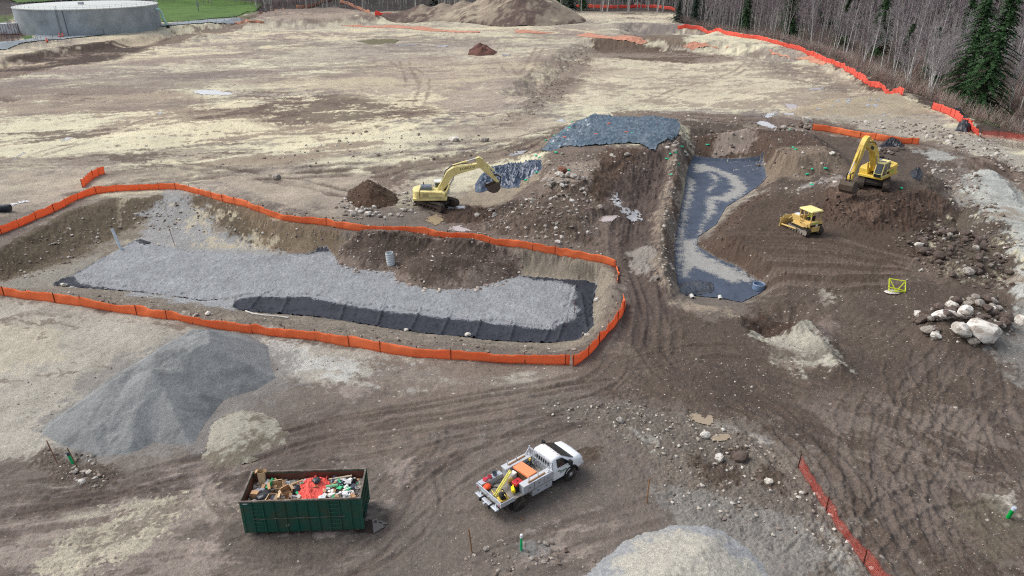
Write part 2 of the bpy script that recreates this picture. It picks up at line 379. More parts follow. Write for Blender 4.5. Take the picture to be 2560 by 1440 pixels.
# ---------------- far field belts
paint([(-300,150),(300,105),(700,60),(1450,60),(1650,80),(1480,110),(1150,150),(500,160),(-300,230)], tan, 8, 6, .5, .55, var=.12, sx=2, rot=.2)
patches([(-200,150),(600,80),(1500,70),(1480,130),(1200,230),(900,240),(300,190),(-200,260)], srgb(140,124,115), 6, .25, .5, .4, 0, .8, 3, .3, 1)
patches([(-200,90),(1500,60),(1500,95),(600,130),(-200,200)], srgb(206,196,165), 6, .4, .35, .3, 1, .8, 3.5, .1, 4)
paint([(950,150),(1200,140),(1440,140),(1400,190),(1300,250),(1150,300),(900,250),(780,215)], srgb(158,144,130), 8, 6, .4, .8, var=.1)
patches([(700,160),(1400,150),(1300,250),(900,280),(650,240)], srgb(190,178,150), 6, .5, .5, .3, 0, .7, 2.5, .3, 12)
paint([(300,230),(700,250),(1080,235),(1120,290),(1000,330),(700,370),(400,380),(330,300)], srgb(216,206,174), 5, 5, .3, .75, var=.05)
patches([(560,215),(800,240),(1080,240),(1100,280),(1000,325),(760,330),(580,290)], srgb(110,93,80), 3, .62, .1, .22, 0, .95, 2.2, .25, 2, wet_to=.1)
patches([(120,280),(500,260),(900,320),(1000,360),(700,420),(200,410)], srgb(140,124,108), 3, .55, .2, .2, 0, .85, 3, .3, 6)
patches([(-200,220),(400,200),(550,260),(300,330),(-200,400)], srgb(142,126,112), 3, .3, .3, .25, 0, .8, 2.5, .35, 7)
patches([(-100,380),(300,390),(600,420),(900,430),(900,470),(400,470),(-100,520)], srgb(128,114,102), 2, .1, .35, .18, 0, .8, 3, .3, 9)
paint([(-200,450),(200,420),(500,430),(1000,440),(1040,500),(850,540),(620,500),(480,455),(330,455),(180,500),(-200,590)], srgb(164,152,136), 2, 1.5, .2, .7, var=.1, peb_to=.5)
patches([(-200,300),(250,270),(200,400),(-200,440)], cream, 3, .3, .3, .25, 0, .7, 2.5, .4, 17)
# right cell
paint([(1480,130),(1820,135),(2080,180),(2270,262),(1980,300),(1700,285),(1480,290),(1290,262),(1400,170)], srgb(196,187,162), 3, 3, .3, .9, z=-2.2, var=.06)
patches([(1480,130),(1820,135),(2080,180),(2230,250),(1700,285),(1300,270)], srgb(166,153,134), 3, .3, .4, .3, 0, .7, 2.5, .2, 21, z=-2)
paint([(1475,93),(1560,98),(1830,118),(1840,132),(1700,134),(1500,122)], srgb(92,76,64), 1.5, 1.5, .2, .95, peb_to=.9, relief=.1)
paint([(1560,80),(1720,86),(1715,104),(1580,100)], srgb(110,94,80), 1.5, 1.5, .2, .9, peb_to=.9)
paint([(1255,305),(1300,262),(1380,180),(1440,128),(1490,108),(1480,140),(1440,200),(1380,255),(1330,300),(1290,330)], srgb(122,107,95), 2, 2, .2, .75, z=-.8, peb_to=.8, relief=.1, rcell=.1)
patches([(1230,310),(1350,210),(1470,120),(1500,150),(1400,250),(1300,320)], srgb(98,82,70), 2, .4, .3, .2, 0, .7, 1.5, 1.0, 5)
paint([(1960,262),(2100,215),(2230,235),(2320,275),(2300,310),(2120,310),(1980,300)], srgb(158,144,122), 2, 1.5, .2, .85, z=-1, peb_to=.3)
paint([(2000,290),(2180,290),(2330,300),(2430,340),(2330,352),(2100,318)], srgb(166,158,142), 2, 1.5, .2, .8, peb_to=1.0, relief=.05)
paint([(1250,290),(1400,300),(1300,360),(1180,350),(1080,320)], srgb(160,146,130), 2, 2, .2, .6, peb_to=.7)
patches([(1300,130),(1830,125),(2150,190),(2260,262),(1980,296),(1700,283),(1290,262)], srgb(142,129,116), 3, .25, .3, .28, 1, .75, 2.2, .3, 33, z=-2)
patches([(1850,110),(2100,180),(2250,240),(2050,215),(1900,160)], srgb(120,108,98), 3, .1, .3, .25, 1, .8, 1.6, -.5, 13, z=-1)
patches([(-200,160),(700,80),(1450,80),(1400,200),(1100,330),(300,420),(-200,430)], srgb(124,112,104), 5, .75, .25, .4, 0, .65, 3.2, .3, 23)
patches([(-200,240),(700,220),(1250,280),(1300,340),(1000,390),(300,430),(-200,450)], srgb(96,82,72), 4, .8, .12, .2, 0, .85, 3, .3, 27)
# embankment and verge far left
paint([(-300,190),(0,158),(110,138),(300,108),(420,85),(590,52),(620,60),(430,100),(280,140),(0,185),(-300,215)], srgb(112,96,84), 2, 2.5, .3, .9, z=1, relief=.2, rcell=.2)
patches([(-300,190),(0,150),(300,105),(420,90),(300,140),(0,180),(-300,215)], srgb(70,57,50), 2, -.05, .3, .3, 0, .95, 4, .3, 3, z=1)
patches([(-300,170),(0,140),(300,100),(420,86),(300,128),(0,165),(-300,200)], srgb(190,176,150), 2, .7, .3, .3, 0, .8, 4, .3, 8, z=1)
paint([(600,45),(700,18),(850,10),(950,40),(860,52),(700,55)], srgb(124,108,98), 6, 4, .4, .9, z=2, peb_to=.8)
patches([(600,45),(700,18),(850,10),(950,40),(860,52),(700,55)], srgb(160,146,130), 6, .5, .4, .3, 0, .8, 2, .3, 6, z=2)
paint([(1440,14),(1690,22),(1690,56),(1420,50)], srgb(190,178,156), 6, 4, .4, .8)
patches([(1540,30),(1680,30),(1690,52),(1540,48)], srgb(110,98,90), 5, .2, .3, .3, 0, .9, 2, 0, 6)
paint([(-600,-20),(-100,-20),(380,-20),(620,-10),(660,30),(560,48),(420,56),(390,0),(30,0),(30,95),(-600,130)], srgb(72,92,44), 3, 1, .3, 1.0, z=2, peb_to=0)
patches([(-600,-20),(660,-20),(660,40),(400,60),(0,110),(-600,130)], srgb(96,98,60), 3, .3, .5, .3, 0, .8, 1, 0, 5, z=2)
paint([(0,60),(60,75),(62,95),(30,108),(-300,150),(-300,70)], srgb(92,76,70), 3, 2, .3, .9, z=2)
# mud haul routes of the middle distance
paint([(1330,345),(1480,292),(1560,280),(1700,280),(1900,290),(2060,300),(2200,335),(2330,355),(2560,430),(2600,470),(2560,480),(2350,380),(2200,360),(2020,325),(1860,318),(1720,300),(1500,315),(1400,360),(1330,390),(1150,420),(1000,440),(980,470),(900,440),(1000,400),(1200,380)], srgb(112,97,86), 1.5, 1.5, .15, .85, relief=.05, peb_to=.5)
for q in ([(1500,296),(1420,325),(1330,365),(1200,392),(1050,405),(960,430),(900,440)], [(1480,305),(1400,345),(1330,382),(1180,408),(1060,430),(1010,450),(1040,480)], [(930,400),(1000,385),(1150,380),(1300,350),(1430,310)], [(300,455),(500,440),(760,425),(1000,405)], [(150,500),(350,455),(640,445),(900,430)], [(420,405),(640,440),(800,470),(1000,520)]):
    track(q, srgb(84,70,60), .9, 2.4, .8, .12, na=.25, feather=.35, wet_to=.25)
for q in ([(1700,283),(1850,288),(2000,300),(2150,330),(2300,362),(2450,410),(2600,480)], [(1720,300),(1880,305),(2060,315),(2250,350),(2380,380),(2560,450)], [(1860,300),(2000,312),(2200,345)], [(2240,360),(2400,400),(2520,455)]):
    track(q, srgb(76,64,56), .8, 2.2, .75, .1, na=.2, feather=.3, wet_to=.3)
for a, b, c_ in [(960,150,990),(430,230,470)]: track([(a+70,b+60),(a+60,b+30),(c_+20,b)], srgb(120,104,92), .7, 2.6, .6, .05)
for q in ([(640,200),(900,190),(1200,160),(1440,150)], [(100,260),(400,250),(800,260),(1100,300)], [(500,130),(800,120),(1100,110),(1400,100)], [(1020,300),(1060,200),(980,150)], [(1560,250),(1700,200),(1860,150),(1880,110)], [(1600,270),(1800,240),(2000,230)], [(1260,110),(1250,140),(1300,190),(1350,120)], [(0,340),(300,330),(600,300),(900,310)], [(60,400),(300,330),(420,290),(640,270)]):
    track(q, srgb(128,113,100), .6, 2.4, .75, .05, na=.25, feather=.3)
# ---------------- plateau, stony slopes and the haul road in the middle
paint([(1320,430),(1400,380),(1500,385),(1640,382),(1700,350),(1740,330),(1740,400),(1700,470),(1680,600),(1640,700),(1560,640),(1400,600),(1200,570),(1130,540),(1200,500)], srgb(112,99,89), 1.2, .8, .12, 1, z=1, peb_to=1.0, relief=.05, var=.12)
paint([(1380,400),(1500,385),(1560,385),(1500,420),(1480,470),(1400,480),(1360,440)], srgb(142,129,116), 1, .6, .1, .9, z=3, peb_to=1)
paint([(1170,470),(1330,420),(1360,440),(1290,500),(1180,530),(1120,500),(1150,480)], srgb(150,138,120), 1.0, .8, .1, .9, peb_to=.7)
paint([(1240,500),(1330,490),(1400,480),(1470,470),(1495,560),(1470,590),(1300,580),(1180,545)], srgb(92,79,69), 1.0, .8, .1, .95, z=1, peb_to=1.0, relief=.08, var=.15)
paint([(1090,520),(1160,512),(1230,515),(1260,540),(1200,560),(1110,560)], srgb(76,60,50), .8, .6, .1, .95, relief=.14, peb_to=.4)
paint([(1490,400),(1520,385),(1640,385),(1660,420),(1645,480),(1590,450),(1530,470),(1500,520),(1480,470)], srgb(84,68,56), .6, .5, .1, .95, z=1.5, peb_to=.6, relief=.08)
road = [(1600,420),(1660,410),(1672,450),(1648,520),(1640,620),(1650,720),(1720,790),(1700,880),(1540,900),(1560,780),(1540,680),(1530,600),(1510,540),(1540,470)]
paint(road, srgb(88,76,69), .9, .5, .12, .95, peb_to=.35, relief=.03)
for q in ([(1590,430),(1570,500),(1555,600),(1575,700),(1600,800),(1560,900)], [(1640,430),(1620,500),(1600,600),(1612,700),(1650,800),(1660,900)], [(1610,430),(1600,520),(1590,640),(1630,760),(1620,900)]):
    track(q, srgb(78,66,60), .7, 2.2, .7, .09, .35, .3, wet_to=.25)
paint([(1570,630),(1620,620),(1645,650),(1630,700),(1590,690),(1575,660)], srgb(142,136,128), .5, .5, .1, .85, peb_to=.6)
paint([(1540,700),(1560,690),(1580,740),(1560,760)], srgb(140,133,124), .5, .5, .1, .5, peb_to=.6)
# bank between road and trench
paint([(1690,385),(1712,400),(1702,470),(1672,560),(1664,640),(1676,730),(1655,720),(1640,650),(1640,560),(1665,470),(1676,410)], srgb(140,127,112), .5, .5, .08, .9, peb_to=1, relief=.05, var=.16)
patches([(1680,400),(1712,400),(1676,730),(1640,650)], srgb(96,78,64), .6, .3, .3, .1, 0, .8, .6, 0, 4)
# ---------------- brown soils of the right side
paint([(1700,300),(1880,318),(2030,330),(2320,372),(2420,440),(2400,520),(2330,560),(2310,620),(2400,700),(2560,720),(2600,900),(2560,1440),(2000,1440),(1500,1200),(1500,950),(1700,780),(1840,770),(1920,720),(1850,650),(1760,610),(1800,560),(1900,470),(1880,400),(1720,385)], srgb(87,76,67), 1.5, 1, .12, 1, peb_to=.6, relief=.03, var=.1)
paint([(1735,340),(1900,330),(2020,345),(2090,380),(1960,420),(1915,400),(1890,392),(1730,390)], srgb(84,68,57), .8, .6, .1, .9, z=1, peb_to=.5, relief=.06)
paint([(1735,372),(1800,372),(1880,384),(1885,400),(1732,396)], srgb(72,57,47), .4, .3, .08, .9, peb_to=.4, relief=.06)
paint([(1790,318),(1850,312),(1895,325),(1870,350),(1800,350)], srgb(150,137,126), .7, .6, .1, .8, z=1.5, peb_to=.5)
patches([(1900,385),(2100,380),(2120,430),(2000,470),(1910,450)], srgb(132,117,100), .8, .2, .4, .12, 0, .8, 1.5, .4, 3, z=1, peb_to=1)
patches([(1960,480),(2100,440),(2120,480),(2010,500)], srgb(160,155,150), .6, .3, .25, .1, 0, .9, 2, .5, 3, peb_to=1)
paint([(2060,430),(2110,430),(2120,470),(2090,480)], srgb(132,120,112), .6, .4, .1, .7, z=1, peb_to=.3)
paint([(1770,600),(1800,560),(1900,480),(2080,500),(2320,520),(2330,600),(2280,690),(2100,740),(1930,700),(1860,650)], soil, 1.0, .8, .12, .9, peb_to=.25, relief=.03, var=.06)
paint([(1750,590),(1800,548),(1880,490),(1930,480),(1850,550),(1800,600),(1860,640),(1920,690),(1900,705),(1830,655),(1760,620)], srgb(84,68,57), .3, .4, .06, .9, z=-.5, peb_to=.5, relief=.09, rcell=.035)
paint([(2060,480),(2150,510),(2330,500),(2400,520),(2330,570),(2200,570),(2080,540)], srgb(78,62,52), 1, .8, .1, .9, z=1, relief=.1, peb_to=.4)
patches([(2060,480),(2350,500),(2400,560),(2100,560)], srgb(100,82,70), 1, .3, .3, .08, 1, .8, 1, 0, 4, z=1, relief=.05)
for k in range(9):
    o = k*13; track([(1790+k*6,600+k*9),(1900+k*4,592+k*15-(k > 5)*6),(2060,600+k*15),(2200,640+k*9),(2320+k*8,676+k*3)], srgb(118,104,93), .5, 1.9 if k % 2 else 0, .8, .05, .9, .42, feather=.1)
for k in range(5): track([(1830+k*10,560-k*12),(1930,545-k*4),(2010,545+k*2),(2060,560)], srgb(98,84,73), .5, 1.8, .45, .04, .5, .3, feather=.15)
for k in range(6): track([(2120+k*8,700+k*6),(2000+k*20,760+k*14),(2010+k*40,820+k*10),(2180+k*25,800-k*4)], srgb(104,92,82), .45, 1.9, .45, .03, .5, .32)
# right edge: pale crushed rock ridge and stony verge
paint([(2300,380),(2340,372),(2420,398),(2400,412),(2330,402)], srgb(164,164,158), .8, .8, .1, .85, peb_to=.8)
paint([(2360,350),(2450,340),(2600,420),(2640,470),(2560,440),(2440,385)], srgb(160,156,144), .9, .8, .1, .85, peb_to=1.0)
paint([(2390,440),(2440,420),(2500,440),(2600,540),(2700,700),(2600,800),(2540,720),(2520,640),(2450,560),(2400,490)], srgb(168,170,164), .9, .9, .1, .95, z=1, peb_to=.9, var=.12)
patches([(2420,470),(2560,560),(2640,760),(2520,700),(2440,560)], srgb(140,128,112), .8, .4, .3, .12, 0, .8, 2, 2.2, 5, z=1)
paint([(2300,560),(2420,520),(2470,570),(2530,640),(2480,700),(2380,680),(2300,610)], srgb(68,56,48), .9, .8, .1, .9, z=.6, peb_to=.3)
paint([(2330,410),(2400,430),(2420,500),(2400,540),(2340,480)], srgb(106,98,92), .8, .8, .1, .6, peb_to=1)
paint([(2460,860),(2560,780),(2640,760),(2680,1000),(2560,960)], srgb(138,136,130), .9, .9, .1, .7, peb_to=.9)
# hole with gravel slope
paint([(1840,780),(1900,770),(1990,790),(2010,820),(1985,832),(1900,850),(1860,815)], srgb(72,58,49), .4, .4, .07, .95, peb_to=.35, relief=.06)
paint([(1880,825),(1940,838),(1985,830),(2005,812),(2030,835),(2070,880),(2110,940),(2060,945),(1990,935),(1920,900)], srgb(166,162,148), .5, .6, .08, .95, peb_to=.9, z=-.3)
patches([(1900,850),(2000,880),(2050,930),(1960,930)], srgb(112,98,86), .5, .3, .3, .1, 0, .8, 1, .5, 4)
paint([(1710,740),(1800,748),(1850,758),(1850,790),(1740,780),(1690,760)], srgb(150,137,120), .5, .5, .08, .85, peb_to=.8)
patches([(2050,720),(2100,720),(2110,750),(2060,760)], srgb(160,154,142), .5, -.2, .3, .08, 0, .9, 1, 0, 4, peb_to=1)
paint([(2050,800),(2075,770),(2090,800),(2080,850),(2060,850)], srgb(126,113,106), .4, .3, .1, .6, peb_to=.1)
# ---------------- near ground
paint([(-500,735),(0,740),(420,785),(860,860),(1200,905),(1440,915),(1380,960),(1130,975),(900,965),(720,960),(560,1010),(300,1150),(60,1170),(-500,1200)], srgb(164,159,147), 1.0, .8, .12, .95, peb_to=.8, var=.08)
paint([(-300,840),(100,790),(180,830),(150,900),(-100,980),(-300,1000)], srgb(178,170,150), 1.0, .9, .1, .7, peb_to=.5)
patches([(-300,760),(420,800),(860,880),(1300,930),(1000,960),(620,900),(0,960),(-300,1000)], srgb(116,105,94), .8, .75, .25, .12, 0, .85, 2, -.2, 5, peb_to=.6)
paint([(600,850),(800,880),(1100,915),(1130,960),(900,960),(760,930),(640,900)], srgb(186,186,180), .9, .9, .1, .7, peb_to=.9)
paint([(1000,900),(1430,905),(1500,900),(1560,860),(1620,920),(1500,1000),(1100,985),(940,940)], srgb(118,106,96), .8, .8, .1, .8, peb_to=.7)
patches([(1050,910),(1350,930),(1330,960),(1120,965)], srgb(168,164,152), .8, .1, .3, .12, 0, .8, 2, 0, 3, peb_to=.9)
paint([(-500,1150),(60,1150),(280,1150),(560,1010),(740,965),(920,965),(1130,985),(1500,960),(1700,1000),(2000,1160),(2200,1500),(2200,1900),(-500,1900)], mud, 1.2, .9, .12, .97, peb_to=.35, var=.06, relief=.015)
patches([(-300,1200),(500,1150),(1000,970),(1600,1050),(1500,1440),(-300,1500)], mudl, 1.5, .7, .25, .1, 0, .75, 2.5, .35, 5, peb_to=.0)
patches([(-300,1200),(500,1100),(1000,970),(1600,1050),(1600,1500),(-300,1500)], mudd, 1.5, .5, .3, .12, 0, .7, 2.5, .3, 15, peb_to=.4, relief=.02)
patches([(820,960),(1300,960),(1560,1000),(1100,1150),(820,1130)], srgb(124,111,101), 1.2, .1, .5, .1, 0, .6, 3, .35, 19)
paint([(580,880),(680,900),(740,970),(700,1060),(640,1140),(500,1170),(300,1190),(260,1150)], srgb(116,108,101), .8, .6, .1, .9, peb_to=.2)
# gravel spills at left
paint([(190,1330),(290,1270),(430,1250),(520,1235),(540,1260),(440,1300),(330,1380),(200,1450),(80,1450),(110,1400)], srgb(174,167,148), .5, .5, .06, .9, peb_to=.9)
patches([(190,1330),(290,1270),(430,1250),(520,1235),(440,1300),(200,1450)], srgb(112,101,91), .5, .6, .2, .07, 1, .7, 2, .5, 3)
patches([(160,1290),(300,1270),(440,1230),(450,1260),(300,1310)], srgb(170,163,146), .5, -.2, .3, .06, 0, .8, 2, .5, 8, peb_to=.9)
paint([(90,1120),(230,1140),(280,1180),(250,1220),(150,1200),(90,1170)], srgb(92,82,72), .5, .5, .08, .9, peb_to=1, relief=.05)
for q in ([(-100,1290),(200,1240),(500,1160),(800,1080),(1100,1030),(1400,985),(1640,960)], [(-100,1240),(250,1215),(560,1150),(860,1060),(1200,1000),(1500,950)], [(-100,1330),(150,1290),(350,1270)],
          [(0,1190),(300,1215),(560,1180),(900,1120),(1200,1080),(1500,1040),(1700,1000)], [(330,1440),(560,1420),(800,1430),(980,1360),(1060,1270),(1060,1180),(1150,1100)], [(700,1440),(880,1400),(1000,1300),(1200,1150),(1500,1020)],
          [(1150,1440),(1400,1350),(1600,1290),(1800,1240)], [(500,1360),(620,1300),(560,1220),(640,1150)], [(380,1400),(600,1440),(900,1430)], [(940,1280),(1000,1200),(1100,1130),(1300,1080)], [(0,1400),(300,1370),(560,1340)], [(960,1160),(1060,1120),(1060,1060)]):
    track(q, srgb(90,79,71), .42, 1.8, .65, .05, .25, .35, feather=.14, na=.08, edge=.7)
for q in ([(420,1290),(500,1200),(470,1150)], [(900,1200),(990,1160),(1080,1150)], [(480,1340),(500,1380),(560,1330)], [(1150,1130),(1200,1100),(1190,1060)]):
    track(q, mudl, .7, 0, .55, .02, feather=.4, na=.3, peb_to=0)
# gravel spills at left
paint([(190,1330),(290,1270),(430,1250),(520,1235),(540,1260),(440,1300),(330,1380),(200,1450),(80,1450),(110,1400)], srgb(174,167,148), .3, .55, .06, .95, peb_to=.9, relief=.02)
patches([(190,1330),(290,1270),(430,1250),(520,1235),(440,1300),(200,1450)], srgb(112,101,91), .5, .6, .2, .07, 1, .7, 2, .5, 3)
patches([(160,1290),(300,1270),(440,1230),(450,1260),(300,1310)], srgb(170,163,146), .5, -.2, .3, .06, 0, .8, 2, .5, 8, peb_to=.9)
paint([(60,1100),(100,1050),(300,915),(430,835),(640,825),(700,880),(760,960),(700,1000),(560,1060),(500,1130),(330,1150),(190,1150)], srgb(128,125,121), .8, .7, .1, .75, peb_to=.15)
for q in ([(1980,1440),(2090,1300),(2060,1160),(1950,1060),(1800,980)], [(2560,1180),(2400,1120),(2280,1010),(2260,900)], [(2130,1440),(2200,1330),(2330,1250),(2560,1220)]):
    track(q, srgb(72,62,55), .5, 2.0, .65, .07, .6, .32, feather=.1, na=.14, edge=1.0)
patches([(1500,900),(1900,860),(2300,900),(2560,900),(2560,1440),(2250,1440),(2000,1130),(1700,1000)], srgb(74,64,57), 1.5, .35, .3, .1, 1, .65, 1.8, -.8, 41, peb_to=.2, wet_to=.35)
patches([(2000,1000),(2560,950),(2560,1440),(2300,1440)], srgb(128,117,108), 1.2, .9, .25, .1, 0, .6, 2.0, -.8, 45, peb_to=.0)
# junction of tracks at the right foreground
for q in ([(1960,1080),(2050,1120),(2130,1200),(2170,1300),(2260,1440),(2300,1520)], [(2200,960),(2150,1050),(2160,1180),(2250,1300),(2380,1440)], [(2400,870),(2300,980),(2240,1120),(2260,1260),(2330,1440)], [(2480,880),(2480,1000),(2530,1130),(2640,1260)], [(2330,870),(2310,1000),(2300,1100),(2420,1300),(2560,1420)], [(1900,960),(2050,1000),(2300,1010),(2560,1050)], [(1850,1020),(2000,1180),(2150,1350),(2230,1480)], [(2000,1000),(2200,1100),(2400,1180),(2600,1240)], [(2440,1000),(2300,1200),(2350,1420)], [(2540,960),(2420,1060),(2400,1200)]):
    track(q, srgb(116,105,97), .55, 2.0, .6, .06, .5, .3, feather=.12, na=.16, peb_to=0, edge=.9)
for q in ([(1560,900),(1700,960),(1850,1000),(2000,1100)], [(1500,940),(1620,1000),(1760,1010)], [(1560,880),(1500,960),(1300,1010)], [(1620,860),(1680,940),(1850,960)], [(1480,900),(1600,910),(1750,880),(1900,880)]):
    track(q, srgb(80,69,61), .5, 2.0, .7, .06, .6, .3, feather=.12, edge=.8)
paint([(1430,920),(1560,880),(1720,860),(1800,940),(1780,1020),(1600,1020),(1460,980)], srgb(92,80,71), 1, .8, .1, .5, peb_to=.4, relief=.02)
paint([(1330,1010),(1560,1000),(1700,1050),(1900,1060),(2010,1150),(2200,1440),(1880,1440),(1680,1290),(1640,1180),(1500,1060)], srgb(112,104,95), .9, .8, .1, .85, peb_to=1.0, relief=.03)
patches([(1500,1010),(1700,1040),(1900,1080),(2010,1150),(2160,1440),(1800,1320),(1640,1180)], srgb(158,155,147), .7, .45, .3, .1, 0, .8, 1.5, -.6, 4, peb_to=1)
paint([(1640,1240),(1800,1230),(2000,1300),(2130,1440),(1900,1450),(1690,1330)], srgb(134,131,125), .8, .7, .1, .8, peb_to=1)
for cx, cy, rx, ry in ((1800,1190,55,22), (1925,1200,30,28), (1830,1125,32,14), (1740,1150,30,16), (1480,1130,30,20)):
    paint([(cx+rx*math.cos(a*.785), cy+ry*math.sin(a*.785)) for a in range(8)], srgb(80,68,58), .4, .35, .06, .85, peb_to=.2, relief=.03)
paint([(555,1300),(700,1335),(905,1340),(960,1290),(985,1310),(960,1370),(850,1410),(680,1420),(560,1390)], srgb(98,89,82), .7, .5, .1, .9, peb_to=.1)
paint([(1290,1365),(1335,1352),(1362,1375),(1345,1402),(1305,1400)], srgb(128,126,124), .2, .25, .05, .9, peb_to=.2, relief=.03)
paint([(2470,1240),(2530,1225),(2560,1270),(2510,1310)], srgb(174,168,156), .3, .3, .06, .9, peb_to=1)
paint([(2400,1250),(2480,1220),(2560,1320),(2500,1400),(2420,1330)], srgb(106,98,84), .7, .4, .08, .7, peb_to=.5)
for cx, cy, rx, ry in ((480,1375,36,24), (1000,1180,40,24), (880,985,30,16), (500,1220,30,40), (440,1000,0,0)):
    if rx: paint([(cx+rx*math.cos(a*.785), cy+ry*math.sin(a*.785)) for a in range(8)], srgb(146,134,126), .3, .4, .07, .7, peb_to=0)
# ---------------- pit
paint(PIT_TOP, srgb(126,117,104), .6, .4, .1, .95, world=True, peb_to=1.0, relief=.04, var=.14)
paint([(-200,700),(0,632),(190,532),(300,503),(410,490),(520,497),(620,537),(700,566),(720,600),(600,590),(560,560),(470,520),(400,520),(300,555),(150,630),(0,680),(-200,720)], srgb(88,77,60), .5, .5, .08, .9, z=-.5, peb_to=.7, relief=.05)
paint([(420,486),(480,492),(540,560),(640,600),(830,620),(820,640),(300,640),(330,590)], srgb(150,151,150), .7, .7, .08, .85, z=-1, peb_to=1)
patches([(300,500),(640,530),(820,610),(520,600),(300,590)], srgb(180,170,146), .6, .5, .25, .1, 0, .8, .6, .5, 3, z=-.8, peb_to=1)
paint([(590,520),(700,560),(860,585),(840,620),(740,620),(640,570)], srgb(112,96,76), .5, .6, .08, .85, z=-.5, peb_to=1)
paint([(-200,690),(0,700),(150,660),(300,600),(180,690),(130,715),(-200,720)], srgb(140,136,126), .5, .6, .08, .85, z=-1.5, peb_to=1)
paint([(1300,640),(1500,670),(1530,720),(1500,790),(1480,760),(1490,700),(1310,672)], srgb(140,131,116), .5, .6, .08, .9, z=-.8, peb_to=1)
paint(WP([(0,716),(135,712),(400,735),(590,752),(590,790),(860,806),(960,826),(1100,842),(1370,868),(1200,874),(860,842),(500,785),(0,735)], -1), srgb(124,116,105), .4, .4, .07, .9, world=True, peb_to=1)
paint(WP([(330,728),(600,745),(590,785),(480,770),(330,745)], -1.6), gravb, .4, .5, .07, .9, world=True, peb_to=.8)
for p, z in [(FAB_PIT, PZ), (FAB_TR, TZ)]:
    paint(p, srgb(143,146,148) if z == PZ else srgb(150,146,138), .25, 0, .1, 1, world=True, peb_to=.55, var=.09)
paint([(1060,905),(1200,915),(1300,930),(1100,935)], srgb(120,108,97), .8, .6, .1, .6)
# forest floor
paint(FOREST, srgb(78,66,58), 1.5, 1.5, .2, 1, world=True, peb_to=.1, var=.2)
patches([(2340,260),(2480,240),(2560,300),(2560,330),(2440,320)], srgb(88,98,66), 2, -.3, .5, .2, 0, .8, 1, 0, 3, z=-4)
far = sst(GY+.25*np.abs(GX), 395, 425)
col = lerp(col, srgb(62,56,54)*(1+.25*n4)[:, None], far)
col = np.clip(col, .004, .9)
Z = H0+dz*sst(260-GY, 0, 120)+dz*.4*sst(GY, 140, 260)
Z = press(GX, GY, Z)
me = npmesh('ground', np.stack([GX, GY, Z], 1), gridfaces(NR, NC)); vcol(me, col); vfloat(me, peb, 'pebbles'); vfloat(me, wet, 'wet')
def soil_mat(name, attr='col', hasp=True):
    m = bpy.data.materials.new(name); m.use_nodes = True; nt = m.node_tree; N = nt.nodes; L = nt.links; b = N['Principled BSDF']
    tc = N.new('ShaderNodeTexCoord'); at = N.new('ShaderNodeAttribute'); at.attribute_name = attr
    pb = N.new('ShaderNodeAttribute'); pb.attribute_name = 'pebbles'; wt = N.new('ShaderNodeAttribute'); wt.attribute_name = 'wet'
    def math_(op, a, b_=None, clamp=False):
        n = N.new('ShaderNodeMath'); n.operation = op; n.use_clamp = clamp
        for k, q in enumerate((a, b_)):
            if q is None: continue
            if isinstance(q, (int, float)): n.inputs[k].default_value = q
            else: L.new(q, n.inputs[k])
        return n.outputs[0]
    colr = at.outputs['Color']
    # loose stones of two sizes: pale or dark flecks
    hts = []
    for sc, amt in ((3.2, .06), (8.0, .15), (19.0, .32)):
        vo = N.new('ShaderNodeTexVoronoi'); vo.inputs['Scale'].default_value = sc; L.new(tc.outputs['Object'], vo.inputs['Vector'])
        sep = N.new('ShaderNodeSeparateColor'); L.new(vo.outputs['Color'], sep.inputs[0])
        keep = math_('LESS_THAN', sep.outputs[0], math_('MULTIPLY', pb.outputs['Fac'], amt))
        rad = math_('MULTIPLY', sep.outputs[1], .34); inside = math_('LESS_THAN', vo.outputs['Distance'], math_('ADD', rad, .1)); f = math_('MULTIPLY', keep, inside)
        tone = N.new('ShaderNodeMix'); tone.data_type = 'RGBA'; tone.inputs[6].default_value = (*srgb(118,106,98), 1); tone.inputs[7].default_value = (*srgb(190,184,174), 1)
        L.new(sep.outputs[2], tone.inputs[0])
        mx = N.new('ShaderNodeMix'); mx.data_type = 'RGBA'; L.new(math_('MULTIPLY', f, .7), mx.inputs[0]); L.new(colr, mx.inputs[6]); L.new(tone.outputs[2], mx.inputs[7]); colr = mx.outputs[2]
        hts.append(math_('MULTIPLY', f, .9/sc))
    n1 = N.new('ShaderNodeTexNoise'); n1.inputs['Scale'].default_value = 5.5; n1.inputs['Detail'].default_value = 9; n1.inputs['Roughness'].default_value = .68; L.new(tc.outputs['Object'], n1.inputs['Vector'])
    mr = N.new('ShaderNodeMapRange'); mr.inputs[1].default_value = .25; mr.inputs[2].default_value = .75; mr.inputs[3].default_value = .72; mr.inputs[4].default_value = 1.28; L.new(n1.outputs['Fac'], mr.inputs[0])
    hs = N.new('ShaderNodeHueSaturation'); L.new(mr.outputs[0], hs.inputs['Value']); L.new(colr, hs.inputs['Color'])
    L.new(hs.outputs[0], b.inputs['Base Color'])
    rr = N.new('ShaderNodeMapRange'); rr.inputs[3].default_value = .92; rr.inputs[4].default_value = .35; L.new(wt.outputs['Fac'], rr.inputs[0]); L.new(rr.outputs[0], b.inputs['Roughness'])
    b.inputs['Specular IOR Level'].default_value = .25
    hsum = math_('ADD', math_('ADD', hts[0], hts[1]), math_('ADD', hts[2], math_('MULTIPLY', n1.outputs['Fac'], .10)))
    bp = N.new('ShaderNodeBump'); bp.inputs['Strength'].default_value = .8; bp.inputs['Distance'].default_value = 1.0; L.new(hsum, bp.inputs['Height']); L.new(bp.outputs[0], b.inputs['Normal'])
    return m
M_SOIL = soil_mat('site_soil')
ground = link('ground', me, M_SOIL); tag(ground, kind='structure')
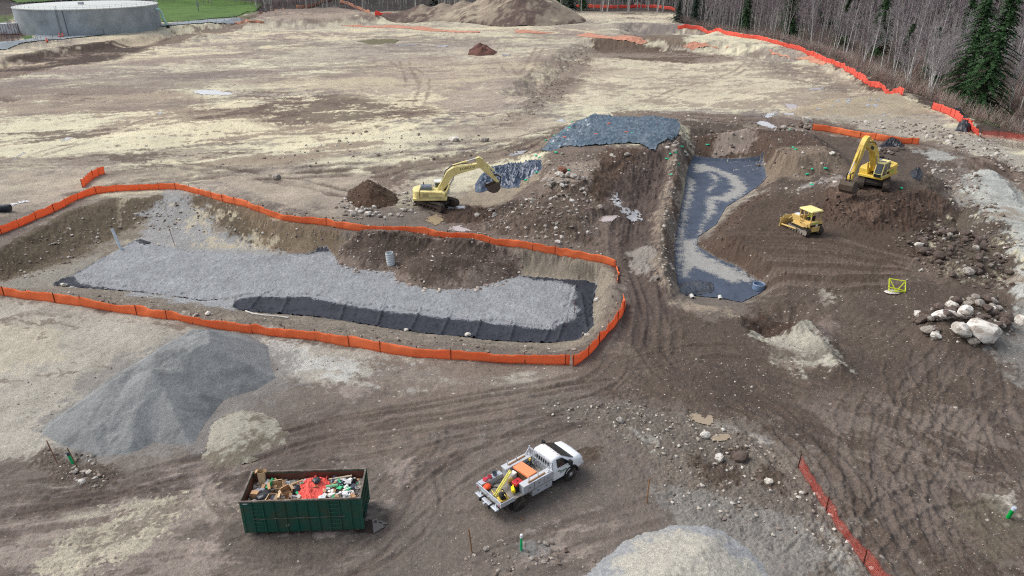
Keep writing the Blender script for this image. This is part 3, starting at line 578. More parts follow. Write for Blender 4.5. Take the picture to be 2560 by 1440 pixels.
# ================================================================== sheets, piles, fences, stones
def near_poly(x, y, pts):
    best = np.full(x.shape, 1e12); bx = x.copy(); by = y.copy(); n = len(pts)
    for i in range(n):
        ax, ay = pts[i][:2]; ex, ey = pts[(i+1) % n][0]-ax, pts[(i+1) % n][1]-ay
        t = np.clip(((x-ax)*ex+(y-ay)*ey)/(ex*ex+ey*ey+1e-12), 0, 1); qx, qy = ax+t*ex, ay+t*ey; q = (x-qx)**2+(y-qy)**2
        m = q < best; best[m] = q[m]; bx[m] = qx[m]; by[m] = qy[m]
    return bx, by
def drape(name, poly, res, zfn, m, parent=None, colf=None, thick=0.0):
    """a cloth-like sheet over an outline in world x,y"""
    P = np.array([p[:2] for p in poly]); lo = P.min(0)-res; hi = P.max(0)+res
    nx = int((hi[0]-lo[0])/res)+2; ny = int((hi[1]-lo[1])/res)+2
    gx, gy = np.meshgrid(lo[0]+res*np.arange(nx), lo[1]+res*np.arange(ny)); x = gx.ravel(); y = gy.ravel()
    sd = seg_dist(x, y, poly); q = gridfaces(ny, nx)
    keep = ((sd[q] > 0).sum(1) >= 2); q = q[keep]; used = np.unique(q); mp = np.full(len(x), -1); mp[used] = np.arange(len(used)); q = mp[q]
    x = x[used].copy(); y = y[used].copy(); s = sd[used]; o = s < 0
    if o.any(): x[o], y[o] = near_poly(x[o], y[o], poly)
    z = zfn(x, y, np.maximum(s, 0)); me = npmesh(name, np.stack([x, y, z], 1), q)
    if colf is not None: vcol(me, colf(x, y, np.maximum(s, 0), z))
    ob = link(name, me, m, parent)
    if thick:
        k = ob.modifiers.new('thickness', 'SOLIDIFY'); k.thickness = thick; k.offset = 1
    return ob
def ONP(pts): return [tuple(ON(p[0], p[1])[:2]) for p in pts]
def onz(x, y): return base_h(x, y)
def folds(x, y, cell, rot, sx, off, k=0):
    n = noi(k, x, y, cell, rot, sx, off); return np.exp(-np.abs(n)*3.2)
def geo_mat(name, rgb, gr, amp):
    m = mat(name, rgb, .75, spec=.2, var=.15, vscale=.6, bump=.2, bscale=14); nt = m.node_tree; N = nt.nodes; L = nt.links; b = N['Principled BSDF']; src = b.inputs['Base Color'].links[0].from_socket
    at = N.new('ShaderNodeAttribute'); at.attribute_name = 'gravel'; tc = N.new('ShaderNodeTexCoord'); s_ = None
    for sc, w_ in ((1.1, .5), (6.0, .5), (22.0, .42)):
        n = N.new('ShaderNodeTexNoise'); n.inputs['Scale'].default_value = sc; n.inputs['Detail'].default_value = 4; L.new(tc.outputs['Object'], n.inputs['Vector']); k = N.new('ShaderNodeMath'); k.operation = 'MULTIPLY_ADD'; L.new(n.outputs['Fac'], k.inputs[0]); k.inputs[1].default_value = w_*2*amp
        if s_ is None: L.new(at.outputs['Fac'], k.inputs[2])
        else: L.new(s_, k.inputs[2])
        s_ = k.outputs[0]
    mr = N.new('ShaderNodeMapRange'); off = 1.42*amp; mr.inputs[1].default_value = off-.1; mr.inputs[2].default_value = off+.14; L.new(s_, mr.inputs[0])
    vo = N.new('ShaderNodeTexVoronoi'); vo.inputs['Scale'].default_value = 16; L.new(tc.outputs['Object'], vo.inputs['Vector']); sp = N.new('ShaderNodeSeparateColor'); L.new(vo.outputs['Color'], sp.inputs[0]); mm = N.new('ShaderNodeMapRange'); mm.inputs[3].default_value = .72; mm.inputs[4].default_value = 1.22; L.new(sp.outputs[0], mm.inputs[0])
    hv = N.new('ShaderNodeHueSaturation'); hv.inputs['Color'].default_value = (*gr, 1); L.new(mm.outputs[0], hv.inputs['Value'])
    mx = N.new('ShaderNodeMix'); mx.data_type = 'RGBA'; L.new(mr.outputs[0], mx.inputs[0]); L.new(src, mx.inputs[6]); L.new(hv.outputs[0], mx.inputs[7]); L.new(mx.outputs[2], b.inputs['Base Color']); return m
M_GEOP = geo_mat('geotextile_with_gravel', srgb(54,57,65), srgb(141,144,147), .95); M_GEOT = geo_mat('dusty_geotextile', srgb(76,85,100), srgb(158,157,152), 1.15)
def gravel_attr(o, k):
    me = o.data; n = len(me.vertices); c = np.empty(n*3, np.float32); me.vertices.foreach_get('co', c); c = c.reshape(-1, 3); vfloat(me, np.clip(gravel_amt(c[:, 0].astype(float), c[:, 1].astype(float), k)*(.8 if k == 0 else .5)+(.05 if k == 0 else -.12), -1.2, 1.5), 'gravel')
M_GEO = mat('geotextile', srgb(52,55,62), .75, spec=.25, var=.18, vscale=.6, bump=.25, bscale=14)
M_GEO2 = mat('geotextile_dusty', srgb(66,73,84), .7, spec=.3, var=.2, vscale=.5, dirt=srgb(120,112,102), dirt_amt=.35, dscale=.8, bump=.2, bscale=12)
M_TARP = mat('plastic_film', srgb(82,100,114), .24, spec=.6, var=.12, vscale=.8, dirt=srgb(130,130,132), dirt_amt=.3, dscale=.5)
M_TARP2 = mat('crumpled_plastic_film', srgb(62,76,96), .28, spec=.5, var=.15, vscale=1.2, bump=.2, bscale=7)
M_TARPD = mat('dark_plastic_film', srgb(36,39,46), .4, spec=.5, var=.2, vscale=2, bump=.3, bscale=10)
seams = [smooth_pts(WP(p, PZ), 3) for p in ([(870,738),(840,830)], [(968,742),(935,836)], [(1052,770),(1020,840)], [(1130,778),(1095,850)], [(1205,792),(1185,852)], [(1290,800),(1272,858)], [(1382,808),(1355,866)], [(720,742),(695,800)], [(655,735),(610,790)], [(1440,715),(1390,865)], [(1452,735),(1470,840)])]
def z_fabp(x, y, s):
    z = base_h(x, y)-.045+.02*noi(1, x, y, .05, 1.2, .5)
    for q in seams: z += .2*np.exp(-np.abs(seg_dist(x, y, q, False))/.1)
    z += .11*folds(x, y, .06, 1.3, .35, 3)*sst(gravel_amt(x, y, 0), .6, -.2)+.10*sst(.5-s, 0, .5)*np.clip(noi(1, x, y, .05), -1, 1)
    rx = x-W(1455, 780, PZ)[0]; ry = y-W(1455, 780, PZ)[1]
    z += .16*np.exp(-(rx*rx+ry*ry)/14)*folds(x, y, .08, .4, 1, 5)
    return z
gs = drape('geotextile_sheet', FAB_PIT, .11, z_fabp, M_GEOP); gravel_attr(gs, 0); tag(gs, 'black geotextile lining the long pit, half buried under grey gravel', 'geotextile')
def z_fabt(x, y, s):
    return base_h(x, y)-.05+.02*noi(1, x, y, .05, .3, .6)+.05*folds(x, y, .09, .5, .5, 8)+.05*sst(.5-s, 0, .5)
gs = drape('geotextile_sheet', FAB_TR, .16, z_fabt, M_GEOT); gravel_attr(gs, 1); tag(gs, 'dusty black geotextile on the floor of the narrow trench beside the bulldozer', 'geotextile')
# loose end wall hung in the trench
def z_hang(x, y, s): return base_h(x, y)+.25*sst(s, 0, .6)+.18*folds(x, y, .05, .2, .4, 4)
hs_ = drape('hanging_geotextile', ONP([(1698,712),(1740,702),(1782,706),(1782,730),(1740,738),(1700,732)]), .1, z_hang, M_GEO2); tag(hs_, 'black fabric bunched over the pipe ends at the near end of the narrow trench', 'geotextile')
# ---- plastic tarps
def z_tarp(x, y, s):
    return base_h(x, y)+.06+.34*sst(s, 0, 2.5)+.03*noi(0, x, y, .1)+.26*folds(x, y, .03, 1.0, .45, 2, 2)+.2*folds(x, y, .02, -.5, .5, 6, 2)+.10*folds(x, y, .011, .4, .6, 3, 2)+.06*sst(1.2-s, 0, 1.2)*folds(x, y, .06, .2, .6, 4)
tp = drape('tarp', ONP([(1350,382),(1372,358),(1400,332),(1440,306),(1490,298),(1560,296),(1640,300),(1682,308),(1700,322),(1694,340),(1664,354),(1645,362),(1637,384),(1622,374),(1596,360),(1540,360),(1450,368),(1400,374),(1362,381)]), .18, z_tarp, M_TARP)
tag(tp, 'large grey plastic sheet with green tie bags covering the high mound', 'tarp')
def crumple(name, pts, h, label, res=.12, m=None, cell=.06):
    def zf(x, y, s):
        e = sst(s, 0, .9); return base_h(x, y)+.03+e*(h*(.3+.12*np.clip(noi(2, x, y, cell, 0, 1, 5), -1.2, 2))+h*.7*folds(x, y, cell*.22, .9, .5, 2, 2)+h*.6*folds(x, y, cell*.15, -.5, .6, 9, 2)+h*.3*folds(x, y, cell*.09, .2, .8, 5, 2))
    o = drape(name, ONP(pts), res, zf, m or M_TARP2); return tag(o, label, 'tarp')
crumple('tarp', [(1188,480),(1187,462),(1200,440),(1222,420),(1290,410),(1352,400),(1356,425),(1330,440),(1302,450),(1300,468),(1270,472),(1250,468),(1200,482)], .55, 'crumpled dark blue-grey plastic sheet on the slope behind the excavator arm')
crumple('tarp', [(2195,368),(2212,352),(2240,352),(2262,362),(2260,370),(2230,366)], .7, 'bunched black plastic sheet beside the puddle, below the end of the short orange fence', .1, M_TARPD, .04)
crumple('tarp', [(2257,438),(2275,434),(2295,440),(2308,450),(2300,454),(2280,450),(2262,445)], .6, 'small dark plastic scrap on brown soil right of the yellow excavator cab', .1, M_TARPD, .04)
crumple('tarp', [(2386,326),(2400,312),(2425,316),(2432,326),(2420,332),(2395,328)], 1.0, 'dark blue plastic bundle against the lower bend of the forest fence', .15, M_TARPD, .05)
crumple('tarp', [(2372,286),(2382,280),(2408,286),(2410,292),(2385,293)], 1.0, 'black plastic flap hung over the orange forest fence', .15, M_TARPD, .05)
crumple('tarp', [(2392,318),(2398,304),(2420,306),(2428,314),(2420,322)], 1.3, 'black plastic sheet folded over the orange forest fence', .15, M_TARPD, .05)
crumple('tarp', [(335,602),(352,598),(378,606),(360,612)], .35, 'black fabric flap folded up at the back corner of the pit beside the white pipe', .08, M_GEO, .04)
# ---- loose bulk piles
def pile(name, poly, hfn, res, m, colf, label, cat, peb=.3, kind=None):
    P = np.array([p[:2] for p in poly]); lo = P.min(0)-.5; hi = P.max(0)+.5
    nx = int((hi[0]-lo[0])/res)+2; ny = int((hi[1]-lo[1])/res)+2
    gx, gy = np.meshgrid(lo[0]+res*np.arange(nx), lo[1]+res*np.arange(ny)); x = gx.ravel(); y = gy.ravel()
    sd = seg_dist(x, y, poly); hh = hfn(x, y, sd); q = gridfaces(ny, nx); keep = (hh[q] > -.06).sum(1) >= 3; q = q[keep]
    used = np.unique(q); mp = np.full(len(x), -1); mp[used] = np.arange(len(used)); q = mp[q]; x, y, hh, sd = x[used], y[used], hh[used], sd[used]
    me = npmesh(name, np.stack([x, y, base_h(x, y)+hh], 1), q); vcol(me, colf(x, y, sd, hh)); vfloat(me, np.full(len(x), peb) if not callable(peb) else peb(x, y, sd), 'pebbles'); vfloat(me, np.zeros(len(x)), 'wet')
    return tag(link(name, me, m), label, cat, kind=kind)
def flat(c, v=.06, cell=.06):
    return lambda x, y, s, h: np.asarray(c)*(1+v*noi(1, x, y, cell))[:, None]
# the big sand heap: ridged cones run together
SP_ = ONP([(105,1085),(112,1062),(200,1000),(300,930),(395,880),(430,850),(520,832),(620,838),(670,865),(676,910),(690,945),(640,975),(560,1000),(520,1050),(480,1110),(430,1110),(385,1105),(330,1135),(250,1140),(190,1125),(150,1110)])
tops = [(ON(600, 905), 2.3, 8.2), (ON(540, 925), 2.6, 8.0), (ON(440, 945), 2.5, 7.5), (ON(400, 1010), 2.2, 6.0), (ON(300, 1010), 1.8, 6.0), (ON(220, 1060), 1.1, 4.5), (ON(480, 1010), 2.2, 5.5), (ON(500, 875), 1.9, 6.0)]
def h_sand(x, y, sd):
    h = np.zeros_like(x)
    for c, z, r in tops:
        d = np.hypot(x-c.x, y-c.y)*(1+.05*noi(0, x, y, .12, 0, 1, int(z*10))); h = np.maximum(h, z*np.clip(1-d/r, -.1, 1)**.95 if False else z*np.clip(1-d/r, 0, 1))
    h = np.minimum(h*1.3, 2.9+.08*noi(2, x, y, .2))
    return np.minimum(h+.02*noi(1, x, y, .06)+.05*noi(0, x, y, .1), np.maximum(sd, -1)*.66)-.0
M_SAND = soil_mat('sand')
def c_sand(x, y, s, h):
    t = sst(noi(0, x, y, .14, .7, 1.8, 3), -.6, .9); return lerp(srgb(112,114,114)*np.ones((len(x), 1)), srgb(136,138,137)*np.ones((len(x), 1)), t)*(1+.03*noi(1, x, y, .05))[:, None]
pile('sand_pile', SP_, h_sand, .12, M_SAND, c_sand, 'large grey sand stockpile between the pit fence and the green skip', 'sand pile', .02)
GP = ONP([(505,1140),(515,1105),(522,1065),(560,1035),(610,1022),(660,1030),(700,1050),(722,1085),(722,1115),(690,1120),(650,1140),(590,1165),(520,1168)])
pile('gravel_pile', GP, lambda x, y, s: np.minimum(.32*s, .5+.04*noi(0, x, y, .1))*(1+.12*noi(2, x, y, .1, 0, 1, 3))+.015*noi(3, x, y, .06)-.03, .09, M_SOIL, lambda x, y, s, h: lerp(srgb(118,110,96)*np.ones((len(x), 1)), srgb(160,156,142)*np.ones((len(x), 1)), sst(noi(1, x, y, .09)+h*2, -.4, 1.0)), 'low pale gravel heap at the foot of the large sand stockpile', 'gravel pile', .8)
GP2 = ONP([(1440,1470),(1475,1420),(1540,1365),(1610,1330),(1690,1312),(1760,1312),(1820,1330),(1870,1370),(1905,1410),(1930,1450),(1960,1540),(1880,1640),(1600,1660),(1440,1560)])
pile('gravel_pile', GP2, lambda x, y, s: np.minimum(.42*s, 1.5+.04*noi(0, x, y, .1))+.03*noi(1, x, y, .05)-.02, .08, M_SOIL, lambda x, y, s, h: lerp(srgb(150,152,153)*np.ones((len(x), 1)), srgb(176,172,160)*np.ones((len(x), 1)), sst(h+.2*noi(1, x, y, .09), .1, .6))*(1+.05*noi(3, x, y, .03))[:, None], 'round pale gravel stockpile at the near edge below the truck', 'gravel pile', .55)
SM = [tuple(W(p[0], p[1], PZ)) for p in [(835,645),(850,628),(920,616),(1050,620),(1180,640),(1260,660),(1308,678),(1295,690),(1250,705),(1180,722),(1090,726),(1030,716),(990,700),(985,682),(900,676),(855,662)]]
def h_mound(x, y, sd):
    c1 = W(1125, 664, -.4); c2 = W(930, 634, -1); n = noi(0, x, y, .1)
    h = np.maximum(2.35*np.clip(1-np.hypot((x-c1[0])/1.25, y-c1[1])/6.8, 0, 1), 1.25*np.clip(1-np.hypot((x-c2[0])/1.3, y-c2[1])/5.6, 0, 1))
    return np.minimum(h*(1+.08*n), np.maximum(sd, -1)*.75)+.04*noi(1, x, y, .05)*sst(sd, 0, .5)+.03*sst(sd, 0, .4)
pile('soil_mound', SM, h_mound, .11, M_SOIL, lambda x, y, s, h: lerp(srgb(122,109,99)*np.ones((len(x), 1)), srgb(80,69,61)*np.ones((len(x), 1)), sst(s+.5*noi(1, x, y, .08), .2, 1.3))*(1+.1*noi(1, x, y, .06))[:, None], 'dark stony soil mound dumped in the gravel pit beside the grey pipe stub', 'soil mound', lambda x, y, s: .75+.25*sst(1.5-s, 0, 1))
HP = ONP([(862,500),(872,475),(900,462),(950,462),(985,480),(1000,500),(985,515),(940,520),(890,518)])
pile('soil_mound', HP, lambda x, y, s: np.minimum(s*.62, 1.75+.15*noi(2, x, y, .1))*(1+.12*noi(0, x, y, .1))+.07*noi(1, x, y, .06)-.04, .16, M_SOIL, lambda x, y, s, h: srgb(78,61,48)*(1+.14*noi(1, x, y, .08))[:, None], 'dark brown soil heap ringed by pale boulders left of the excavator', 'soil mound', .4)
RH = ONP([(1168,138),(1172,124),(1195,116),(1225,122),(1245,130),(1235,138),(1190,140)])
pile('soil_mound', RH, lambda x, y, s: np.minimum(s*.6, 1.9+.2*noi(0, x, y, .3))*(1+.2*noi(1, x, y, .3))-.05, .35, M_SOIL, lambda x, y, s, h: srgb(96,66,58)*(1+.2*noi(1, x, y, .15))[:, None], 'small reddish brown soil heap alone in the far field', 'soil mound', .1)
BM = ONP([(960,54),(1000,38),(1080,22),(1200,26),(1300,22),(1380,20),(1440,40),(1440,56),(1250,58),(1100,58)])
def h_berm(x, y, sd):
    h = np.zeros_like(x)
    for cx, cy, z, r in ((1310, 48, 15.5, 27), (1270, 48, 12.5, 24), (1215, 48, 9, 20), (1160, 46, 7.5, 18), (1110, 46, 7.2, 16), (1060, 46, 6.2, 15), (1015, 48, 4.0, 12), (1355, 50, 9.5, 20)):
        X0, Y0 = W(cx, cy, 0); h = np.maximum(h, z*np.clip(1-np.hypot(x-X0, (y-Y0)*.8)/r, 0, 1)**.85)
    return h*(1+.07*noi(0, x, y, .5))+.25*noi(0, x, y, .3)*sst(h, 0, 1)-.1
def c_berm(x, y, s, h):
    t = sst(noi(0, x, y, .3, 1.2, 3)+.35*noi(1, x, y, .3), -.2, .9); b = lerp(srgb(98,83,76)*np.ones((len(x), 1)), srgb(144,131,115)*np.ones((len(x), 1)), t)
    return lerp(b, srgb(176,164,142)*np.ones((len(x), 1)), sst(noi(1, x, y, .4, .3, 3), .5, 1.2)*.8)
BX = [(W(940, 48)[0], W(0, 70)[1]), (W(1480, 48)[0], W(0, 70)[1]), (W(1480, 30)[0]+20, W(0, 26)[1]), (W(940, 30)[0]-20, W(0, 26)[1])]
pile('earth_berm', BX, h_berm, .7, M_SOIL, c_berm, 'long peaked spoil berm at the far side of the site before the trees', 'earth berm', .3)
# ================================================================== fences
def cloth(name, rgb, dirt=None, amt=.3):
    m = mat(name, rgb, .75, spec=.15, var=.06, vscale=.8, dirt=dirt, dirt_amt=amt, dscale=.8, bump=.15, bscale=5); nt = m.node_tree; b = nt.nodes['Principled BSDF']
    t = nt.nodes.new('ShaderNodeBsdfTranslucent'); mx = nt.nodes.new('ShaderNodeMixShader'); mx.inputs[0].default_value = .4; src = b.inputs['Base Color'].links[0].from_socket
    nt.links.new(src, t.inputs['Color']); nt.links.new(b.outputs[0], mx.inputs[1]); nt.links.new(t.outputs[0], mx.inputs[2]); nt.links.new(mx.outputs[0], nt.nodes['Material Output'].inputs['Surface']); return m
M_ORANGE = cloth('orange_silt_fabric', srgb(255,150,98), srgb(250,140,96), .3)
M_REDOR = cloth('red_orange_fabric', srgb(255,122,104), srgb(246,114,98), .3)
M_OFADE = mat('faded_orange_mesh', srgb(192,138,114), .8, spec=.2, var=.25, vscale=.8)
M_STAKE = mat('dark_stake', srgb(86,46,36), .8, var=.15)
M_WOOD = mat('stake_wood', srgb(150,112,78), .8, var=.18, vscale=6)
M_BLACK = mat('black_rubber', srgb(30,30,32), .7, var=.15)
def mesh_mat():
    m = bpy.data.materials.new('orange_netting'); m.use_nodes = True; nt = m.node_tree; N = nt.nodes; L = nt.links; b = N['Principled BSDF']
    b.inputs['Base Color'].default_value = (*srgb(244,112,92), 1); b.inputs['Roughness'].default_value = .6
    uv = N.new('ShaderNodeAttribute'); uv.attribute_name = 'strip'; sp = N.new('ShaderNodeSeparateColor'); L.new(uv.outputs['Color'], sp.inputs[0])
    outs = []
    for k, pitch in ((0, .075), (1, .09)):
        f = N.new('ShaderNodeMath'); f.operation = 'DIVIDE'; L.new(sp.outputs[k], f.inputs[0]); f.inputs[1].default_value = pitch
        g = N.new('ShaderNodeMath'); g.operation = 'FRACT'; L.new(f.outputs[0], g.inputs[0])
        h = N.new('ShaderNodeMath'); h.operation = 'LESS_THAN'; L.new(g.outputs[0], h.inputs[0]); h.inputs[1].default_value = .24; outs.append(h.outputs[0])
    mx = N.new('ShaderNodeMath'); mx.operation = 'MAXIMUM'; L.new(outs[0], mx.inputs[0]); L.new(outs[1], mx.inputs[1]); L.new(mx.outputs[0], b.inputs['Alpha'])
    return m
M_NET = mesh_mat()
def fence(pts, h, label, fab=None, gap=2.6, lean=.12, sag=.07, name='silt_fence', stake=True, step=.35, cat='fence', group=None, stake_h=.12, ragged=0.0, z_off=0.0):
    Q = [ON(p[0], p[1]) for p in pts]; Q2 = smooth_pts([(q.x, q.y) for q in Q], 8)
    L = [0.0]
    for a, b in zip(Q2, Q2[1:]): L.append(L[-1]+math.dist(a, b))
    n = max(3, int(L[-1]/step)); s = np.linspace(0, L[-1], n); xs = np.interp(s, L, [p[0] for p in Q2]); ys = np.interp(s, L, [p[1] for p in Q2])
    tx = np.gradient(xs); ty = np.gradient(ys); tl = np.hypot(tx, ty)+1e-9; nx, ny = -ty/tl, tx/tl
    zb = base_h(xs, ys)
    root = empty(name, (float(xs[n//2]), float(ys[n//2]), float(zb[n//2])), 0, label, cat, group); o = np.array(root.location)
    ph = (s % gap)/gap; sg = sag*np.sin(np.pi*ph)*(1+.5*noi(0, s, s*.3, .15)); nn = noi(1, s, s*.7+31, .06); n2 = noi(0, s*.6, s*.2+90, .1)
    rows = []; K = 6
    for k in range(K):
        t = k/(K-1); hh = (h*(1+.05*n2)-sg)*t-(.08 if k == 0 else 0)
        if ragged: hh = hh*(1-ragged*np.clip(n2*.5+.4, 0, 1))
        off = lean*n2*t+.05*nn*np.sin(np.pi*t)+.04*np.sin(2*np.pi*ph)*t
        rows.append(np.stack([xs+nx*off-o[0], ys+ny*off-o[1], zb+hh-o[2]+z_off], 1))
    V = np.concatenate(rows); me = npmesh('fabric', V, gridfaces(K, n))
    st = np.zeros((K*n, 3)); st[:, 0] = np.tile(s, K); st[:, 1] = np.repeat(np.linspace(0, h, K), n); vcol(me, st, 'strip')
    fo = link('fabric', me, fab or M_ORANGE, root); sd = fo.modifiers.new('thickness', 'SOLIDIFY'); sd.thickness = .012 if fab is not M_NET else .0; sd.offset = 0
    if stake:
        sm = None; pos = np.arange(.05, L[-1], gap)
        if len(pos) > 95: pos = np.linspace(.05, L[-1], 95)
        for p in pos:
            i = int(np.argmin(np.abs(s-p)))
            if sm is None:
                so_ = MB().box((0, 0, (h+stake_h)/2-.15), (.05, .05, h+stake_h+.3)).build('stake', M_STAKE, root); sm = so_.data
            else: so_ = link('stake', sm, None, root)
            so_.location = (xs[i]-o[0]-nx[i]*.0, ys[i]-o[1], zb[i]-o[2]+z_off); so_.rotation_euler = (random.uniform(-.04, .04), random.uniform(-.04, .04), math.atan2(ty[i], tx[i]))
    return root
fence([(-60,605),(0,586),(60,563),(130,532),(200,497),(260,482),(330,476),(420,473),(480,482),(540,500),(600,514),(660,535),(720,553),(800,562),(880,576),(960,582),(1040,585),(1120,596),(1160,597),(1260,614),(1340,627),(1400,640),(1460,649),(1500,656),(1540,668)], .95, 'long orange silt fence along the far rim of the pit, above the soil mound', sag=.05)
fence([(1540,668),(1546,690),(1544,708)], .55, 'torn orange fence remnant sagging at the right corner of the pit', lean=.3, ragged=.7, gap=1.6)
fence([(-60,732),(0,738),(120,754),(250,774),(400,796),(440,800),(520,818),(640,834),(760,848),(880,868),(1000,888),(1120,899),(1240,906),(1330,910),(1424,912)], .95, 'long orange silt fence along the near rim of the pit, above the sand stockpile', gap=3.0, sag=.04)
fence([(1432,916),(1465,895),(1492,868),(1515,838),(1540,812),(1562,775),(1555,757)], .95, 'short orange silt fence closing the near right corner of the pit', gap=2.2, lean=.2, sag=.12)
fence([(207,470),(222,456),(240,442),(263,434)], 1.15, 'short detached orange fence piece standing left in the field beyond the pit', gap=1.6)
fence([(1694,70),(1760,80),(1830,90),(1900,100),(1960,116),(2020,138),(2080,160),(2120,182),(2160,208),(2210,230),(2255,240)], 1.5, 'long red-orange fence following the forest edge', M_REDOR, gap=2.8, lean=.3, sag=.12, step=.8)
fence([(2328,272),(2360,284),(2390,298),(2415,314),(2432,330),(2448,342)], 1.5, 'broken red-orange fence with black plastic at the forest corner', M_REDOR, gap=2.4, lean=.35, sag=.2, step=.5)
fence([(2450,344),(2490,346),(2540,352),(2620,366)], 1.3, 'faded see-through orange netting fence at the right frame edge', M_NET, gap=3)
fence([(2030,325),(2080,332),(2130,341),(2200,352),(2250,358),(2296,362)], 1.1, 'straight orange silt fence standing on the muddy haul road behind the yellow excavator', gap=2.8, sag=.03)
fence([(1995,1168),(2020,1210),(2055,1265),(2110,1345),(2150,1400),(2215,1480),(2300,1580)], 1.0, 'red netting fence running off the bottom right corner', M_NET, gap=4.0, lean=.2, sag=.1, name='netting_fence')
fence([(1470,19),(1540,21),(1600,19),(1660,23),(1690,28)], 1.7, 'distant red fence before the trees behind the far clearing', M_REDOR, gap=6, step=2, lean=.3)
fence([(1340+100,20),(1455,20)], 1.7, 'tiny red fence scrap between conifers at the far clearing', M_REDOR, gap=6, step=1.5)
fence([(938,43),(962,43),(982,41)], 1.8, 'short bright red fence beside the left end of the spoil berm', M_REDOR, gap=6, step=1.5)
fence([(848,6),(880,16),(910,30),(925,36)], 1.6, 'faded netting fence descending the stony bank left of the spoil berm', M_OFADE, gap=5, step=1.5)
fence([(740,20),(770,20),(800,10),(830,0)], 1.6, 'faded netting fence climbing the stony bank in the far left background', M_OFADE, gap=5, step=1.5)
fence([(650,36),(680,28),(700,28),(708,22)], .9, 'collapsed orange netting fence on the bank right of the lawn', M_OFADE, gap=5, step=1.2, lean=.8)
fence([(585,52),(600,54),(630,57),(660,58)], .9, 'collapsed orange netting fence at the end of the paved road', M_OFADE, gap=6, step=1.2, lean=.8)
def lying(pts, label, h=.3):
    def zf(x, y, s): return base_h(x, y)+.08+h*sst(s, 0, 1.5)*(.4+.5*folds(x, y, .12, .3, 1.5, 3)+.2*np.clip(noi(0, x, y, .2), -1, 1))
    o = drape('fallen_netting', ONP(pts), .45, zf, M_OFADE); return tag(o, label, 'netting')
lying([(850,63),(900,62),(940,65),(1000,64),(1060,68),(1100,74),(1160,78),(1200,78),(1200,82),(1120,80),(1050,76),(980,70),(900,68)], 'long faded orange netting lying across the far field before the berm')
lying([(1285,76),(1310,74),(1345,79),(1390,82),(1340,84),(1290,82)], 'small faded orange netting piece lying right of the long fallen strip')
lying([(1435,90),(1470,82),(1500,88),(1530,92),(1570,90),(1600,98),(1622,100),(1600,104),(1540,99),(1480,95)], 'faded orange netting draped along the upper rim of the far excavation')
lying([(1705,107),(1730,106),(1760,102),(1790,110),(1824,113),(1822,118),(1780,116),(1730,111)], 'faded orange netting strip lying at the right end of the far excavation')
lying([(1922,122),(1932,126),(1980,136),(2030,142),(2100,162),(2090,165),(2020,150),(1960,142),(1925,134)], 'faded orange netting strip lying parallel to the forest fence', .4)
# ================================================================== stones
ICO = {}
def ico(sub_):
    if sub_ not in ICO:
        bm = bmesh.new(); bmesh.ops.create_icosphere(bm, subdivisions=sub_, radius=1.0); bm.verts.index_update()
        ICO[sub_] = (np.array([v.co[:] for v in bm.verts]), np.array([[v.index for v in f.verts] for f in bm.faces])); bm.free()
    return ICO[sub_]
def rock_shape(seed, sub_=2, cut=6, rough=.12):
    r = np.random.default_rng(seed); V, Fq = ico(sub_); V = V.copy()
    for _ in range(cut):   # knock flats off the ball
        n = r.normal(size=3); n /= np.linalg.norm(n); d = r.uniform(.55, .88); p = V @ n; V -= np.outer(np.maximum(p-d, 0), n)*.9
    V *= (1+rough*.5*np.sin(V @ r.normal(size=3)*3+r.random()*6)+rough*.35*np.sin(V @ r.normal(size=3)*7))[:, None]
    return V*r.uniform(.75, 1.15, 3)*np.array([1, 1, .8]), Fq
def rock_mat(name, a, b, spots=None):
    m = bpy.data.materials.new(name); m.use_nodes = True; nt = m.node_tree; N = nt.nodes; L = nt.links; p = N['Principled BSDF']; p.inputs['Roughness'].default_value = .85
    oi = N.new('ShaderNodeObjectInfo'); mx = N.new('ShaderNodeMix'); mx.data_type = 'RGBA'; L.new(oi.outputs['Random'], mx.inputs[0]); mx.inputs[6].default_value = (*a, 1); mx.inputs[7].default_value = (*b, 1)
    tc = N.new('ShaderNodeTexCoord'); n = N.new('ShaderNodeTexNoise'); n.inputs['Scale'].default_value = 2.2; n.inputs['Detail'].default_value = 8; n.inputs['Roughness'].default_value = .65; L.new(tc.outputs['Object'], n.inputs['Vector'])
    mr = N.new('ShaderNodeMapRange'); mr.inputs[1].default_value = .45; mr.inputs[2].default_value = .6; L.new(n.outputs['Fac'], mr.inputs[0])
    m2 = N.new('ShaderNodeMix'); m2.data_type = 'RGBA'; L.new(mr.outputs[0], m2.inputs[0]); L.new(mx.outputs[2], m2.inputs[6]); m2.inputs[7].default_value = (*(spots if spots is not None else np.asarray(a)*.75), 1)
    L.new(m2.outputs[2], p.inputs['Base Color']); bp = N.new('ShaderNodeBump'); bp.inputs['Strength'].default_value = .6; bp.inputs['Distance'].default_value = .15; L.new(n.outputs['Fac'], bp.inputs['Height']); L.new(bp.outputs[0], p.inputs['Normal'])
    return m
M_RK = {'dark': rock_mat('dark_rock', srgb(86,74,66), srgb(112,98,90), srgb(78,64,56)), 'mid': rock_mat('grey_rock', srgb(150,142,132), srgb(178,172,163), srgb(120,110,100)),
        'pale': rock_mat('pale_rock', srgb(206,202,192), srgb(226,222,214), srgb(160,148,136)), 'rust': rock_mat('rusty_rock', srgb(118,74,58), srgb(130,84,66), srgb(150,110,90))}
ROCKS = {}
def rock_proto(kind, j):
    if (kind, j) not in ROCKS:
        V, Fq = rock_shape(100+j*7+len(kind), 2, 7 if kind == 'pale' else 4, .1 if kind != 'pale' else .14); me = npmesh('boulder', V, Fq, True)
        try: me.set_sharp_from_angle(angle=R(24))
        except Exception: pass
        me.materials.append(M_RK[kind]); ROCKS[(kind, j)] = me
    return ROCKS[(kind, j)]
